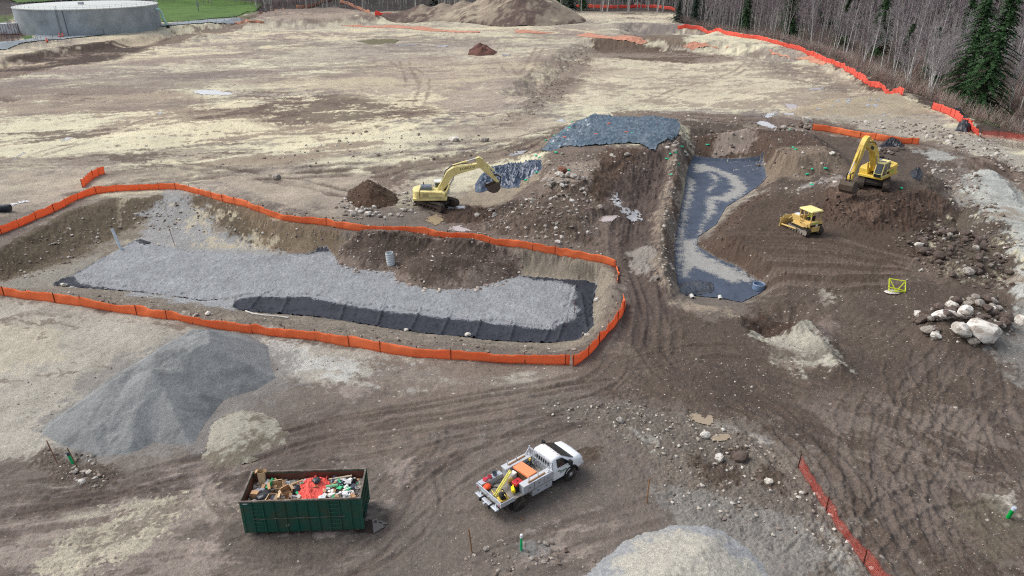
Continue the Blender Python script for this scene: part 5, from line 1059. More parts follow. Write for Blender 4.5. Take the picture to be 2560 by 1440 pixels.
# ---- people: seated drivers, one skin each
def seated(root_loc, rz, label, vest, name='person', hat=None, sc=1.0, pants=srgb(44,48,62)):
    J = {'pel': (0, 0, 0), 'waist': (0, 0, .2), 'chest': (.02, 0, .42), 'neck': (.03, 0, .56), 'head': (.05, 0, .68), 'crown': (.05, 0, .79),
         'hl': (.03, .1, -.02), 'kl': (.44, .14, .04), 'al': (.5, .14, -.38), 'tl': (.66, .15, -.42), 'hr': (.03, -.1, -.02), 'kr': (.44, -.14, .04), 'ar': (.5, -.14, -.38), 'tr': (.66, -.15, -.42),
         'sl': (.02, .2, .47), 'el': (.12, .27, .2), 'wl': (.37, .2, .17), 'fl': (.46, .18, .18), 'sr': (.02, -.2, .47), 'er': (.12, -.27, .2), 'wr': (.37, -.2, .17), 'fr': (.46, -.18, .18)}
    rad = {'pel': .15, 'waist': .14, 'chest': .15, 'neck': .06, 'head': .095, 'crown': .07, 'hl': .1, 'kl': .075, 'al': .05, 'tl': .04, 'hr': .1, 'kr': .075, 'ar': .05, 'tr': .04, 'sl': .07, 'el': .05, 'wl': .035, 'fl': .04, 'sr': .07, 'er': .05, 'wr': .035, 'fr': .04}
    E = [('pel', 'waist'), ('waist', 'chest'), ('chest', 'neck'), ('neck', 'head'), ('head', 'crown'), ('pel', 'hl'), ('hl', 'kl'), ('kl', 'al'), ('al', 'tl'), ('pel', 'hr'), ('hr', 'kr'), ('kr', 'ar'), ('ar', 'tr'), ('chest', 'sl'), ('sl', 'el'), ('el', 'wl'), ('wl', 'fl'), ('chest', 'sr'), ('sr', 'er'), ('er', 'wr'), ('wr', 'fr')]
    ks = list(J); me = bpy.data.meshes.new('body'); me.from_pydata([J[k] for k in ks], [(ks.index(a), ks.index(b)) for a, b in E], [])
    tmp = bpy.data.objects.new('tmp', me); C.objects.link(tmp); tmp.modifiers.new('skin', 'SKIN'); sv = me.skin_vertices[0].data
    for i, k in enumerate(ks): sv[i].radius = (rad[k],)*2
    sv[0].use_root = True; ss = tmp.modifiers.new('s', 'SUBSURF'); ss.levels = ss.render_levels = 2
    dg = bpy.context.evaluated_depsgraph_get(); bme = bpy.data.meshes.new_from_object(tmp.evaluated_get(dg)); bpy.data.objects.remove(tmp)
    skin, vm, pm = mat('skin', srgb(190,140,115), .6), mat('work_vest', vest, .7), mat('work_trousers', pants, .8)
    for m_ in (vm, pm, skin): bme.materials.append(m_)
    for f in bme.polygons:
        c_ = f.center; f.use_smooth = True
        f.material_index = 2 if (c_.z > .57 or (c_.x > .36 and abs(c_.y) > .1 and c_.z > .1)) else (1 if c_.z < .12 else 0)
    o = link(name, bme); o.location = root_loc; o.rotation_euler = (0, 0, rz); o.scale = (sc,)*3
    hm = MB().lathe([(.125, 0), (.12, .05), (.085, .1), (.03, .13)], (.05, 0, .72), n=16); hm.box((.16, 0, .725), (.1, .18, .015)); hm.build('hard_hat', mat('hard_hat', hat, .4), o, True)
    return tag(o, label, 'person')
seated(dz_p+Matrix.Rotation(R(113), 3, 'Z') @ Vector((-.72, 0, 1.78)), R(113), 'driver in a lime safety vest seated in the bulldozer cab', srgb(190,230,60), hat=srgb(60,58,62))
seated(exR.matrix_basis @ HR @ Vector((.45, .89, 1.95)) if False else exR.location+(HR.to_3x3() @ Vector((.45, .89, 1.95)))*1.12, R(-138), 'driver in a red-orange vest seated behind the windscreen of the bright yellow excavator', srgb(226,80,48), hat=srgb(226,226,220), sc=1.1)
# ================================================================== flatbed truck with its load
M_ALU = mat('brushed_aluminium', srgb(196,202,210), .42, metal=.35, spec=.5, var=.06, vscale=2, dirt=srgb(150,148,146), dirt_amt=.35, dscale=1.5)
M_ALUD = mat('dull_deck_plate', srgb(150,146,140), .6, var=.15, dirt=srgb(110,98,88), dirt_amt=.7, dscale=2)
M_CAR = mat('white_truck_paint', srgb(240,243,246), .25, spec=.6, var=.02, dirt=srgb(170,160,150), dirt_amt=.12, dscale=1.2)
M_TIRE = mat('tyre_rubber', srgb(48,46,44), .85, var=.2, dirt=srgb(110,98,88), dirt_amt=.5, dscale=3)
M_RIM = mat('wheel_steel', srgb(206,208,210), .35, metal=.5, var=.08)
M_PLAST = mat('black_plastic', srgb(36,37,40), .6, var=.1)
M_LAMP = mat('lamp_glass', srgb(226,230,234), .1, spec=.8, var=.02)
M_RLAMP = mat('red_lamp', srgb(150,24,24), .2, spec=.7, var=.02)
tr_p = ON(1334, 1214); TRZ = R(39)
truck = empty('flatbed_truck', tr_p, TRZ, 'white single-cab flatbed utility truck loaded with tools, parked on the mud', 'truck')
# x forward; rear axle -2.09, front axle 2.09
def wheel(x, y, dual=False):
    s = 1 if y > 0 else -1; r = .49; wd = .29
    t = MB().lathe([(r*.62, -wd/2), (r*.92, -wd/2), (r, -wd*.36), (r, wd*.36), (r*.92, wd/2), (r*.62, wd/2)], (0, 0, 0), 'y', 28)
    for k in range(28):
        a = 2*math.pi*k/28
        for yy in (-.08, .08): t.box((r*1.0*math.cos(a), yy, r*1.0*math.sin(a)), (.03, .1, .05), ry=-a)
    rt = empty('wheel', (x, y, r)); rt.parent = truck; t.build('tyre', M_TIRE, rt, True)
    rim = MB().lathe([(.30, s*wd*.5), (.29, s*wd*.35), (.2, s*wd*(.25 if dual else .42)), (.12, s*wd*(.28 if dual else .5)), (.1, s*wd*(.3 if dual else .62)), (.0, s*wd*(.3 if dual else .64))], (0, 0, 0), 'y', 20, cap=False)
    for k in range(8): a = math.pi*k/4; rim.lathe([(.028, s*wd*.2), (.02, s*wd*(.32 if dual else .56))], (.165*math.cos(a), 0, .165*math.sin(a)), 'y', 6)
    rim.build('rim', M_RIM, rt, True)
for y in (-.93, .93): wheel(2.09, y); wheel(-2.09, y*1.09, True)
for y in (-.62, .62): wheel(-2.09, y, True)
MB().box((-.6, .42, .72), (6.4, .1, .2)).box((-.6, -.42, .72), (6.4, .1, .2)).box((2.09, 0, .5), (.15, 1.7, .15)).box((-2.09, 0, .5), (.2, 1.6, .2)).box((-1, 0, .6), (1.4, .5, .3)).build('chassis', M_PLAST, truck)
# cab body: a lofted shell
W2 = .98
def shell(name, prof, y, m, inset=0.0, parent=None, bev=.06):
    """prof: (x, z, half width) rings joined down the middle"""
    n = len(prof); vs = []
    return None
low = [(.72, .62), (.72, 1.38), (3.0, 1.38), (3.12, 1.2), (3.14, .72), (2.6, .62)]
bm = bmesh.new()
def ring(x, zs): return [bm.verts.new((x, y, z)) for y, z in zs]
secs = [(.70, .60, 1.36, .98, 1.86, .83), (1.0, .60, 1.36, .99, 1.90, .80)]
def station(x, zb, zw, hw, zt, ht):
    return [(-hw*.97, zb), (-hw, zb+.25), (-hw*.995, zw-.08), (-hw*.97, zw), (-ht, zt-.05), (-ht+.08, zt), (0, zt+.03), (ht-.08, zt), (ht, zt-.05), (hw*.97, zw), (hw*.995, zw-.08), (hw, zb+.25), (hw*.97, zb)]
ST = [(.68, .62, 1.36, .96, 1.84, .74), (.74, .60, 1.38, .985, 1.94, .77), (1.15, .60, 1.38, .99, 1.985, .765), (1.34, .60, 1.38, .99, 1.965, .75), (1.44, .60, 1.38, .99, 1.93, .74),
      (2.30, .60, 1.36, .99, 1.46, .90), (2.40, .60, 1.33, .99, 1.455, .90), (2.7, .66, 1.30, .985, 1.43, .88), (2.95, .68, 1.26, .97, 1.39, .84), (3.10, .68, 1.2, .93, 1.31, .78), (3.16, .70, 1.12, .90, 1.2, .72)]
rows = [ring(s[0], station(*s)) for s in ST]
for a, b in zip(rows, rows[1:]):
    for i in range(len(a)-1): bm.faces.new((a[i], a[i+1], b[i+1], b[i]))
    bm.faces.new((a[-1], a[0], b[0], b[-1]))
bm.faces.new(rows[0]); bm.faces.new(rows[-1][::-1])
cabB = MB().bm(bm).build('cab', M_CAR, truck, True); cabB.scale = (1, 1.07, 1.07); cabB.location = (0, 0, -.03)
bv = cabB.modifiers.new('bevel', 'BEVEL'); bv.width = .03; bv.segments = 2; bv.limit_method = 'ANGLE'; bv.angle_limit = R(28)
# glazing just proud of the shell
def pane(name, q, m=M_GLASS, off=(0, 0, .012)): return MB().quad(*[Vector(p)+Vector(off) for p in q]).build(name, m, cabB)
pane('windscreen', [(1.46, -.68, 1.925), (1.46, .68, 1.925), (2.29, .86, 1.49), (2.29, -.86, 1.49)], off=(.015, 0, .03))
pane('cowl_vent', [(2.31, -.86, 1.492), (2.31, .86, 1.492), (2.39, .84, 1.488), (2.39, -.84, 1.488)], M_PLAST, (0, 0, .01))
for s in (-1, 1):
    pane('side_window', [(.98, s*.975, 1.40), (1.98, s*.968, 1.40), (1.80, s*.86, 1.66), (1.6, s*.788, 1.86)] if False else [(.98, s*.968, 1.41), (2.02, s*.968, 1.41), (1.46, s*.80, 1.84), (1.0, s*.805, 1.88)], off=(0, s*.014, .0))
    dr = MB().box((1.45, s*.998, 1.02), (1.16, .012, .66)).build('door', M_CAR, cabB, bev=.004)
    MB().box((1.08, s*1.012, 1.2), (.2, .03, .05)).build('door_handle', M_PLAST, dr)
    sg = MB()
    for k in range(7): sg.box((1.2+k*.085, s*1.006, 1.08+.006*(k % 3)), (.06, .004, .1))
    sg.build('door_sign', mat('green_sign', srgb(52,110,64), .5), dr)
    MB().box((1.45, s*1.006, .98), (.62, .004, .025)).build('door_sign', M_PLAST, dr)
    MB().box((1.86, s*1.16, 1.52), (.16, .26, .34), bev=.04).tube([(1.9, s*.95, 1.42), (1.88, s*1.08, 1.42)], .03, 6).build('mirror', M_PLAST, cabB)
    MB().box((1.35, s*.98, .50), (1.6, .22, .06), bev=.02).build('running_board', M_PLAST, truck)
    ar = MB(); pts = []
    for k in range(11):
        t = math.pi*(.02+.96*k/10); pts.append((2.09+.64*math.cos(t), s*1.0, .5+.64*math.sin(t)))
    fl = []
    for k in range(11):
        t = math.pi*(.0+k/10); fl.append((2.09+.62*math.cos(t), .5+.61*math.sin(t)))
    for k in range(10, -1, -1):
        t = math.pi*k/10; fl.append((2.09+.54*math.cos(t), .5+.53*math.sin(t)))
    MB().prism(fl, s*.94-.0, s*1.045).build('wheel_arch', M_PLAST, cabB)
    wl = [(2.09+.55*math.cos(math.pi*k/10), .5+.54*math.sin(math.pi*k/10)) for k in range(11)]
    MB().prism(wl, s*.965, s*1.002).build('wheel_well', M_BLK, cabB)
    MB().box((3.09, s*.76, 1.06), (.12, .28, .24), bev=.03).build('headlight', M_LAMP, cabB)
    MB().box((1.98, s*1.0, 1.3), (.2, .02, .18)).build('fender_vent', M_PLAST, cabB)
MB().box((3.17, 0, 1.0), (.06, 1.1, .32), bev=.02).build('grille', M_PLAST, cabB)
MB().box((3.22, 0, .68), (.2, 1.9, .26), bev=.05).build('front_bumper', M_RIM, truck)
MB().quad((.662, -.62, 1.46), (.662, .62, 1.46), (.672, .55, 1.8), (.672, -.55, 1.8)).build('rear_window', M_GLASS, cabB)
for k in range(5): MB().box((1.30, (k-2)*.27 if k not in (0, 4) else (k-2)*.3, 1.985-.02*abs(k-2)*.5), (.08, .05, .03)).build('marker_lamp', mat('amber_lamp', srgb(200,130,40), .3), cabB)
# flatbed: deck, rack, tool boxes
BX0, BX1, BZ = -3.45, .5, 1.02
MB().box(((BX0+BX1)/2, 0, BZ-.05), (BX1-BX0, 2.24, .1)).build('bed_deck', M_ALUD, truck)
rails = MB(); rails.box((BX0+.03, 0, BZ+.1), (.06, 2.34, .34))
for s in (-1, 1): rails.box((BX0+.5, s*1.15, BZ+.08), (1.05, .05, .3))
rails.build('tail_board', M_ALU, truck, bev=.01)
for s in (-1, 1):
    b1 = MB().box((-.62 if s < 0 else -.5, s*.95, BZ+.28), (2.3 if s < 0 else 2.0, .44, .54), bev=.012).build('side_toolbox', M_ALU, truck)
    MB().box((-.62, s*.95, BZ+.56), (2.32 if s < 0 else 2.02, .46, .025)).build('toolbox_lid', mat('toolbox_lid', srgb(206,208,210), .45, metal=.2, var=.05), b1)
    for xx in (-1.3, -.6, .1): MB().box((xx, s*1.176, BZ+.28), (.08, .02, .06)).build('latch', M_PLAST, b1)
    for xx in (-.95, -.2): MB().box((xx, s*1.173, BZ+.28), (.012, .008, .5)).build('door_gap', M_BLK, b1)
    u = MB().box((-.3, s*.95, BZ-.3), (1.55, .4, .42), bev=.012).build('underbody_box', M_ALU, truck)
    for xx in (-.65, .05): MB().box((xx, s*1.158, BZ-.26), (.08, .02, .06)).build('latch', M_PLAST, u)
    for xx in (-1.25, -.55, .3): MB().box((xx, s*1.0, BZ+.72), (.05, .05, .32)).build('stake_post', M_ALU, truck)
    MB().box((BX0-.005, s*1.02, BZ+.02), (.02, .14, .1)).build('tail_lamp', M_RLAMP, truck)
MB().box((-2.55, .98, BZ+.16), (1.6, .38, .3), bev=.01).build('side_shelf', M_ALU, truck)
rk = MB()
for z in (1.55, 2.02): rk.box((.52, 0, z), (.06, 2.1, .07))
for k in range(11): rk.box((.52, -1.0+k*.2, 1.6), (.035, .05, .85))
for s in (-1, 1): rk.box((.52, s*1.05, 1.6), (.07, .07, 1.1)); rk.tube([(.5, s*1.05, 2.0), (.1, s*1.05, 1.55)], .03, 6)
rk.build('headache_rack', M_ALU, truck)
MB().box((BX0-.12, 0, .74), (.26, 2.0, .1), bev=.02).box((BX0+.05, .7, .84), (.2, .1, .16)).box((BX0+.05, -.7, .84), (.2, .1, .16)).box((BX0-.3, 0, .7), (.2, .14, .12)).build('rear_step_bumper', M_ALU, truck)
MB().box((-2.65, -1.0, .55), (.03, .3, .5)).box((-2.65, 1.0, .55), (.03, .3, .5)).build('mud_flap', M_PLAST, truck)
# ---- the load: each a thing of its own
TM = Matrix.Translation(tr_p) @ Matrix.Rotation(TRZ, 4, 'Z')
def load(name, x, y, z, rz, label, cat): return empty(name, TM @ Vector((x, y, z)), TRZ+rz, label, cat)
o = load('tool_chest', -.72, -.02, BZ, R(4), 'orange-topped chest standing across the truck bed', 'chest')
MB().box((0, 0, .26), (.62, 1.16, .5)).build('chest_body', mat('brown_netting_sides', srgb(112,84,60), .8, var=.35, vscale=14), o); MB().box((0, 0, .56), (.74, 1.32, .14), bev=.02).build('lid', mat('orange_lid', srgb(246,152,104), .55, var=.04), o)
o = load('generator', -1.72, -.52, BZ, R(3), 'red petrol generator on the truck bed', 'generator')
MB().box((0, 0, .2), (.62, .48, .34)).tube([(-.3, -.25, .03), (.3, -.25, .03), (.3, -.25, .52), (-.3, -.25, .52), (-.3, -.25, .03)], .02, 6).tube([(-.3, .25, .03), (.3, .25, .03), (.3, .25, .52), (-.3, .25, .52), (-.3, .25, .03)], .02, 6).build('engine', M_BLK, o)
MB().box((0, 0, .48), (.56, .46, .2), bev=.04).build('fuel_tank', M_RED, o); MB().lathe([(.04, .58), (.04, .61)], n=10).build('fuel_cap', M_BLK, o)
o = load('plate_compactor', -2.95, -.72, BZ, R(-18), 'yellow plate compactor at the tail of the truck bed', 'compactor')
MB().box((0, 0, .06), (.62, .5, .07), bev=.02).box((.25, 0, .1), (.1, .5, .1)).build('base_plate', M_YEL2, o); MB().box((0, 0, .28), (.36, .36, .3), bev=.05).lathe([(.13, .42), (.1, .5)], n=12).build('engine', M_BLK, o)
MB().tube([(-.2, .2, .2), (-.35, .2, .55), (-.62, .18, .75), (-.62, -.18, .75), (-.35, -.2, .55), (-.2, -.2, .2)], .022, 6).tube([(.2, .24, .15), (.05, .24, .45), (.05, -.24, .45), (.2, -.24, .15)], .025, 6).build('handle', M_YEL2, o)
o = load('steel_beam', -2.42, .1, BZ, R(0), 'twin pale yellow level beams lying diagonally on the truck bed', 'beam')
b = MB()
for d in (-.075, .075): b.tube([(-.8, -.38+d, .1), (.95, .3+d, .62)], .055, 4)
b.build('rail', mat('pale_yellow_beam', srgb(236,226,120), .5, var=.06), o)
o = load('chainsaw', -2.12, -.62, BZ, R(60), 'yellow and black power saw beside the generator', 'power tool')
MB().box((0, 0, .22), (.42, .22, .22), bev=.05).tube([(-.2, 0, .3), (-.35, 0, .5), (.05, 0, .52), (.15, 0, .35)], .035, 6).build('housing', mat('bright_yellow_plastic', srgb(244,222,40), .4), o); MB().box((.3, 0, .15), (.3, .14, .14), bev=.03).build('motor', M_BLK, o)
o = load('cooler_box', -1.35, .38, BZ, R(8), 'white cool box on the truck bed', 'cool box')
MB().box((0, 0, .18), (.42, .34, .34), bev=.05).build('box', mat('white_plastic', srgb(232,232,226), .5), o); MB().box((0, 0, .38), (.44, .36, .08), bev=.03).build('lid', mat('white_plastic_lid', srgb(240,240,236), .5), o)
o = load('fuel_can', -1.7, .12, BZ, R(20), 'tan bundle of bags between the cool box and the generator', 'bag')
V, Fq = rock_shape(5, 2, 2, .25); link('bag', npmesh('bag', V*np.array([.26, .2, .2])+np.array([0, 0, .16]), Fq), mat('tan_cloth', srgb(196,160,92), .8, var=.2, vscale=8), o)
V, Fq = rock_shape(9, 2, 2, .3); jk = link('safety_jacket', npmesh('safety_jacket', V*np.array([.3, .26, .16]), Fq), mat('hi_vis_cloth', srgb(244,96,58), .8, var=.15, vscale=9)); jk.location = TM @ Vector((-3.1, .62, BZ+.14)); jk.rotation_euler = (0, 0, 1); tag(jk, 'orange safety jacket dropped in the rear corner of the truck bed', 'jacket')
for x, mcol, lb in ((-2.62, srgb(150,30,48), 'dark red tape reel on the bed shelf, nearer the cab'), (-2.95, srgb(196,52,70), 'red tape reel on the rear end of the bed shelf')):
    o = load('tape_reel', x, .98, BZ+.31, 0, lb, 'reel'); MB().lathe([(.15, .0), (.15, .02), (.06, .03), (.06, .1), (.14, .11), (.14, .13), (.0, .13)], n=18).build('spool', mat('reel_plastic', mcol, .5), o); MB().lathe([(.10, .03), (.10, .1)], n=16).build('tape', mat('white_tape', srgb(226,200,200), .6), o)
o = load('bucket', -2.22, 1.0, BZ+.31, 0, 'grey metal pail on the bed shelf behind the toolbox', 'pail'); MB().lathe([(.12, 0), (.17, .2), (.16, .2), (.115, .015), (0, .015)], n=20, cap=False).build('pail', M_GREYP, o, True); MB().tube([(-.17, 0, .2), (-.1, 0, .3), (.1, 0, .3), (.17, 0, .2)], .008, 5).build('handle', M_DARK, o)
hp = []
for k in range(90):
    a = k*.42; r_ = .32+.05*math.sin(k*.13); hp.append((r_*math.cos(a)*.7, r_*math.sin(a)*1.3, .04+.002*k))
hz = MB().tube(hp, .022, 6).build('hose_coil', mat('tan_hose', srgb(206,196,172), .6), None, True); hz.location = TM @ Vector((-.25, -.05, BZ+.02)); hz.rotation_euler = (0, 0, TRZ); tag(hz, 'coiled tan hose lying in front of the orange-topped chest', 'hose')
hb = MB().tube([(-.4, .5, .03), (.1, .3, .03), (.3, -.2, .03), (-.1, -.5, .04), (-.5, -.3, .03), (-.55, .2, .05), (.2, .55, .04), (.6, .4, .06)], .025, 6).build('cable', M_BLK, None, True); hb.location = TM @ Vector((-2.75, .1, BZ+.01)); hb.rotation_euler = (0, 0, TRZ); tag(hb, 'black cable looped over the rear deck of the truck', 'cable')
for y, x0, x1, lb in ((-1.0, -1.35, .0, 'long wooden board lying on the right-hand toolbox'), (.98, -1.2, .1, 'long wooden-handled tool lying on the left-hand toolbox')):
    b = MB().box(((x0+x1)/2, 0, .03), (x1-x0, .09, .04)).build('board', M_WOOD); b.location = TM @ Vector((0, y, BZ+.575)); b.rotation_euler = (0, 0, TRZ+.04); tag(b, lb, 'board')
o = load('tripod', .15, .55, BZ, 0, 'black folded tripod with yellow head by the rack', 'tripod'); MB().tube([(0, 0, .5), (-.3, .2, .1)], .03, 6).tube([(0, 0, .5), (.1, -.4, .08)], .03, 6).tube([(0, 0, .5), (-.2, -.35, .1)], .03, 6).build('legs', M_BLK, o); MB().box((0, 0, .56), (.14, .12, .18), bev=.02).build('head', M_YEL2, o)
# ================================================================== roll-off skip
M_GRN = mat('green_skip_paint', srgb(31,88,73), .45, spec=.4, var=.1, vscale=.7, dirt=srgb(96,62,46), dirt_amt=.35, dscale=1.3, bump=.1, bscale=3)
M_RUST = mat('rusty_steel', srgb(110,70,56), .8, var=.25, vscale=2, dirt=srgb(70,66,62), dirt_amt=.7, dscale=.8)
M_RIMR = mat('scuffed_rim', srgb(96,86,76), .7, var=.25, vscale=5, dirt=srgb(170,160,150), dirt_amt=.6, dscale=3)
A = np.array([float(c) for c in W(620, 1337)]); B_ = np.array([float(c) for c in W(905, 1327)]); SKL = float(np.linalg.norm(B_-A))+.1; SKA = math.atan2(B_[1]-A[1], B_[0]-A[0])
SKW, SKH = 2.45, 2.35
nv = np.array([-math.sin(SKA), math.cos(SKA)]); ctr = (A+B_)/2+nv*SKW/2
sk = empty('roll_off_skip', (ctr[0], ctr[1], gz(*ctr)), SKA, 'dark green open-top skip full of site rubbish', 'skip')
z0 = .16; hl, hw = SKL/2, SKW/2
MB().box((0, 0, z0+.05), (SKL, SKW, .1)).build('floor', M_RUST, sk)
sl_ = MB().box((0, -hw, (SKH+z0)/2), (SKL, .05, SKH-z0)).build('side_panel', M_GRN, sk)
sr_ = MB().box((0, hw, (SKH+z0)/2), (SKL, .05, SKH-z0)).build('side_panel', M_GRN, sk)
fr_ = MB().box((-hl, 0, (SKH+z0)/2), (.05, SKW-.06, SKH-z0)).build('front_panel', M_GRN, sk)
dr_ = MB().box((hl, 0, (SKH+z0)/2), (.06, SKW-.06, SKH-z0)).build('tailgate', M_GRN, sk)
for pos, dim in (((0, -hw+.03, SKH/2+.1), (SKL-.1, .012, SKH-.3)), ((0, hw-.03, SKH/2+.1), (SKL-.1, .012, SKH-.3)), ((-hl+.034, 0, SKH/2+.1), (.012, SKW-.14, SKH-.3)), ((hl-.038, 0, SKH/2+.1), (.012, SKW-.14, SKH-.3))): MB().box(pos, dim).build('inner_lining', M_RUST, sk)
for s, par in ((-1, sl_), (1, sr_)):
    nrib = 10
    for k in range(nrib):
        x = -hl+.55+k*(SKL-1.1)/(nrib-1); MB().box((x, s*(hw+.06), (SKH+z0)/2-.04), (.075, .08, SKH-z0-.1)).build('rib', M_GRN, par)
        MB().box((x, s*(hw+.06), z0-.05), (.06, .07, .16)).build('rib_foot', M_RUST, par)
    wv = MB().tube([(-hl+.55, s*(hw+.11), 1.18), (hl-.9, s*(hw+.11), 1.2)], .014, 6); wv.build('cable', M_RIMR, par)
    for xa in (-hl+.55, -hl+.55+7*(SKL-1.1)/9):
        for k in range(7):
            z = .42+k*.27; x2 = xa+(SKL-1.1)/9; MB().tube([(xa, s*(hw+.09), z), ((xa+x2)/2, s*(hw+.13), z+.02), (x2, s*(hw+.09), z)], .014, 5).build('rung', M_GRN, par)
rim_ = MB()
for s in (-1, 1): rim_.box((0, s*(hw+.03), SKH+.03), (SKL+.2, .09, .09))
for s in (-1, 1): rim_.box((s*(hl+.03), 0, SKH+.025), (.09, SKW-.05, .09))
rim_.build('top_rim', M_RIMR, sk)
for s in (-1, 1):
    MB().box((hl+.02, s*(hw-.02), (SKH+z0)/2), (.16, .16, SKH-z0)).build('corner_post', M_GRN, sk); MB().box((-hl-.0, s*(hw-.02), (SKH+z0)/2), (.14, .14, SKH-z0)).build('corner_post', M_GRN, sk)
    MB().lathe([(.14, -.16), (.14, .16)], (-hl+.45, s*(hw-.25), .12), 'y', 14).build('roller', M_RIMR, sk); MB().lathe([(.14, -.16), (.14, .16)], (hl-.3, s*(hw-.25), .12), 'y', 14).build('roller', M_RIMR, sk)
for k in range(5): MB().box((hl+.06, -hw+.35+k*(SKW-.7)/4, (SKH+z0)/2), (.07, .1, SKH-z0-.15)).build('tailgate_rib', M_GRN, dr_)
MB().lathe([(.17, -.03), (.17, .03), (.12, .03), (.12, -.03)], (hl+.13, -hw+.2, 1.0), 'x', 16, cap=False).build('lock_wheel', M_BLK, dr_)
MB().box((-hl+.22, -hw-.03, SKH-.13), (.26, .006, .06)).build('white_sticker', M_WHITEP, sl_)
MB().box((-.9, -hw-.03, .62), (.16, .006, .2), ry=.3).build('white_scuff', mat('scuff', srgb(150,176,168), .6, var=.3, vscale=9), sl_)
KM = sk.matrix_basis.copy(); KM = Matrix.Translation(sk.location) @ Matrix.Rotation(SKA, 4, 'Z')
def kp(x, y, z): return KM @ Vector((x, y, z))
FZ = 1.96
# rubbish surface below, then things on top
def surf(x, y): return FZ-.12+.12*math.sin(x*2.1)*math.cos(y*1.7)+(.12 if abs(x-.6) < 1.2 else 0)
gx, gy = np.meshgrid(np.linspace(-hl+.06, hl-.07, 70), np.linspace(-hw+.06, hw-.06, 30)); zz = FZ-.2+.12*np.sin(gx*2.1)*np.cos(gy*1.7)+.05*noi(3, gx.ravel(), gy.ravel(), .02).reshape(gx.shape)
me = npmesh('rubbish_fill', np.stack([gx.ravel(), gy.ravel(), zz.ravel()], 1), gridfaces(30, 70)); cc = np.array([srgb(60,60,66), srgb(120,104,86), srgb(200,196,188), srgb(46,46,50), srgb(150,140,128)])
ci = np.clip(((noi(3, gx.ravel(), gy.ravel(), .012)+2)/4*5).astype(int), 0, 4); vcol(me, cc[ci])
fill = link('rubbish_fill', me, mat('mixed_rubbish', (0, 0, 0), .8, attr='col', var=.2, vscale=6)); fill.matrix_basis = KM; tag(fill, kind='stuff')
M_CARD = [mat('cardboard', srgb(190,152,112), .85, var=.1, vscale=4), mat('pale_cardboard', srgb(206,178,142), .85, var=.1, vscale=4)]
M_BAG = mat('black_bag', srgb(38,40,46), .3, spec=.6, var=.2, vscale=5, bump=.5, bscale=9)
M_RNET = mat('crumpled_red_netting', srgb(246,104,92), .7, var=.2, vscale=14, bump=.5, bscale=30)
M_GPIPE = mat('green_pipe', srgb(30,150,92), .4, var=.06)
def carton(x, y, z, d, rz, label, flaps=True, tilt=(0, 0), k=0, top=None):
    o = empty('cardboard_box', kp(x, y, z), SKA+rz, label, 'box'); o.rotation_euler = (tilt[0], tilt[1], SKA+rz)
    w_, l_, h_ = d; mb = MB()
    for s in (-1, 1): mb.box((s*w_/2, 0, h_/2), (.015, l_, h_)); mb.box((0, s*l_/2, h_/2), (w_-.016, .015, h_))
    mb.box((0, 0, .01), (w_-.02, l_-.02, .012)).build('carton', M_CARD[k], o)
    if flaps:
        for s in (-1, 1): MB().box((s*(w_/2+.07), 0, h_+.04), (.17, l_-.03, .012), ry=s*.6).build('flap', M_CARD[1-k], o)
        MB().box((0, l_/2+.06, h_+.03), (w_-.03, .16, .012), rx=-.7).build('flap', M_CARD[k], o)
    else: MB().box((0, 0, h_), (w_, l_, .012)).build('lid', M_CARD[k], o)
    return o
carton(-2.62, .85, 1.7, (.34, .32, 1.05), .1, 'tall narrow cardboard box standing in the back left corner of the skip', k=1)
carton(-2.75, -.25, FZ-.1, (.4, .3, .32), -.2, 'closed cardboard carton at the left end of the skip', False)
carton(-1.75, .42, FZ-.15, (.7, .5, .36), .35, 'wide open cardboard box beside the green pipe in the skip', tilt=(.25, .1), k=1)
carton(-1.0, -.1, FZ-.05, (.55, .45, .3), .6, 'open cardboard box near the middle left of the skip', tilt=(.2, -.2))
carton(-1.05, -.62, FZ-.12, (.5, .4, .34), .1, 'cardboard box with a folded white flap by the near wall of the skip', tilt=(0, .15))
carton(-1.65, -.72, FZ-.15, (.42, .5, .36), -.2, 'crumpled cardboard box next to the black rubbish bag', tilt=(.1, -.1))
carton(-.35, -.8, FZ-.12, (.7, .4, .14), .3, 'flattened tan cardboard near the near wall, left of the red netting', False, tilt=(.1, .1), k=1)
def lump(name, x, y, z, d, m, label, cat, seed, rz=0, rough=.3):
    V, Fq = rock_shape(seed, 3, 3, rough); o = link(name, npmesh(name, V*np.array(d), Fq), m); o.location = kp(x, y, z); o.rotation_euler = (0, 0, SKA+rz); return tag(o, label, cat)
lump('rubbish_bag', -2.15, -.45, FZ+.05, (.42, .4, .36), M_BAG, 'large black rubbish bag at the left end of the skip', 'bag', 31)
lump('rubbish_bag', -.55, .15, FZ+.02, (.5, .35, .22), M_BAG, 'flattened black rubbish bag in the middle of the skip', 'bag', 32)
lump('rubbish_bag', .62, .35, FZ+.42, (.27, .25, .2), M_BAG, 'small black bag lying on top of the red netting', 'bag', 33)
lump('rubbish_bag', 2.1, .85, FZ-.02, (.6, .28, .25), M_BAG, 'glossy black plastic bag by the far wall at the right of the skip', 'bag', 34)
lump('rubbish_bag', -.2, .75, FZ+.02, (.35, .25, .22), mat('clear_plastic_bag', srgb(170,190,200), .3, spec=.5, var=.2, vscale=8), 'clear plastic bag left of the red netting in the skip', 'bag', 35)
lump('rubbish_bag', 2.35, -.35, FZ+.02, (.3, .22, .18), mat('white_bag', srgb(230,226,230), .5, var=.1), 'white plastic bag at the right end of the skip', 'bag', 36)
lump('rubbish_bag', 1.05, -.7, FZ+.0, (.26, .24, .17), mat('white_bag2', srgb(222,230,232), .5, var=.1), 'white plastic bag right of the red netting by the near wall', 'bag', 37)
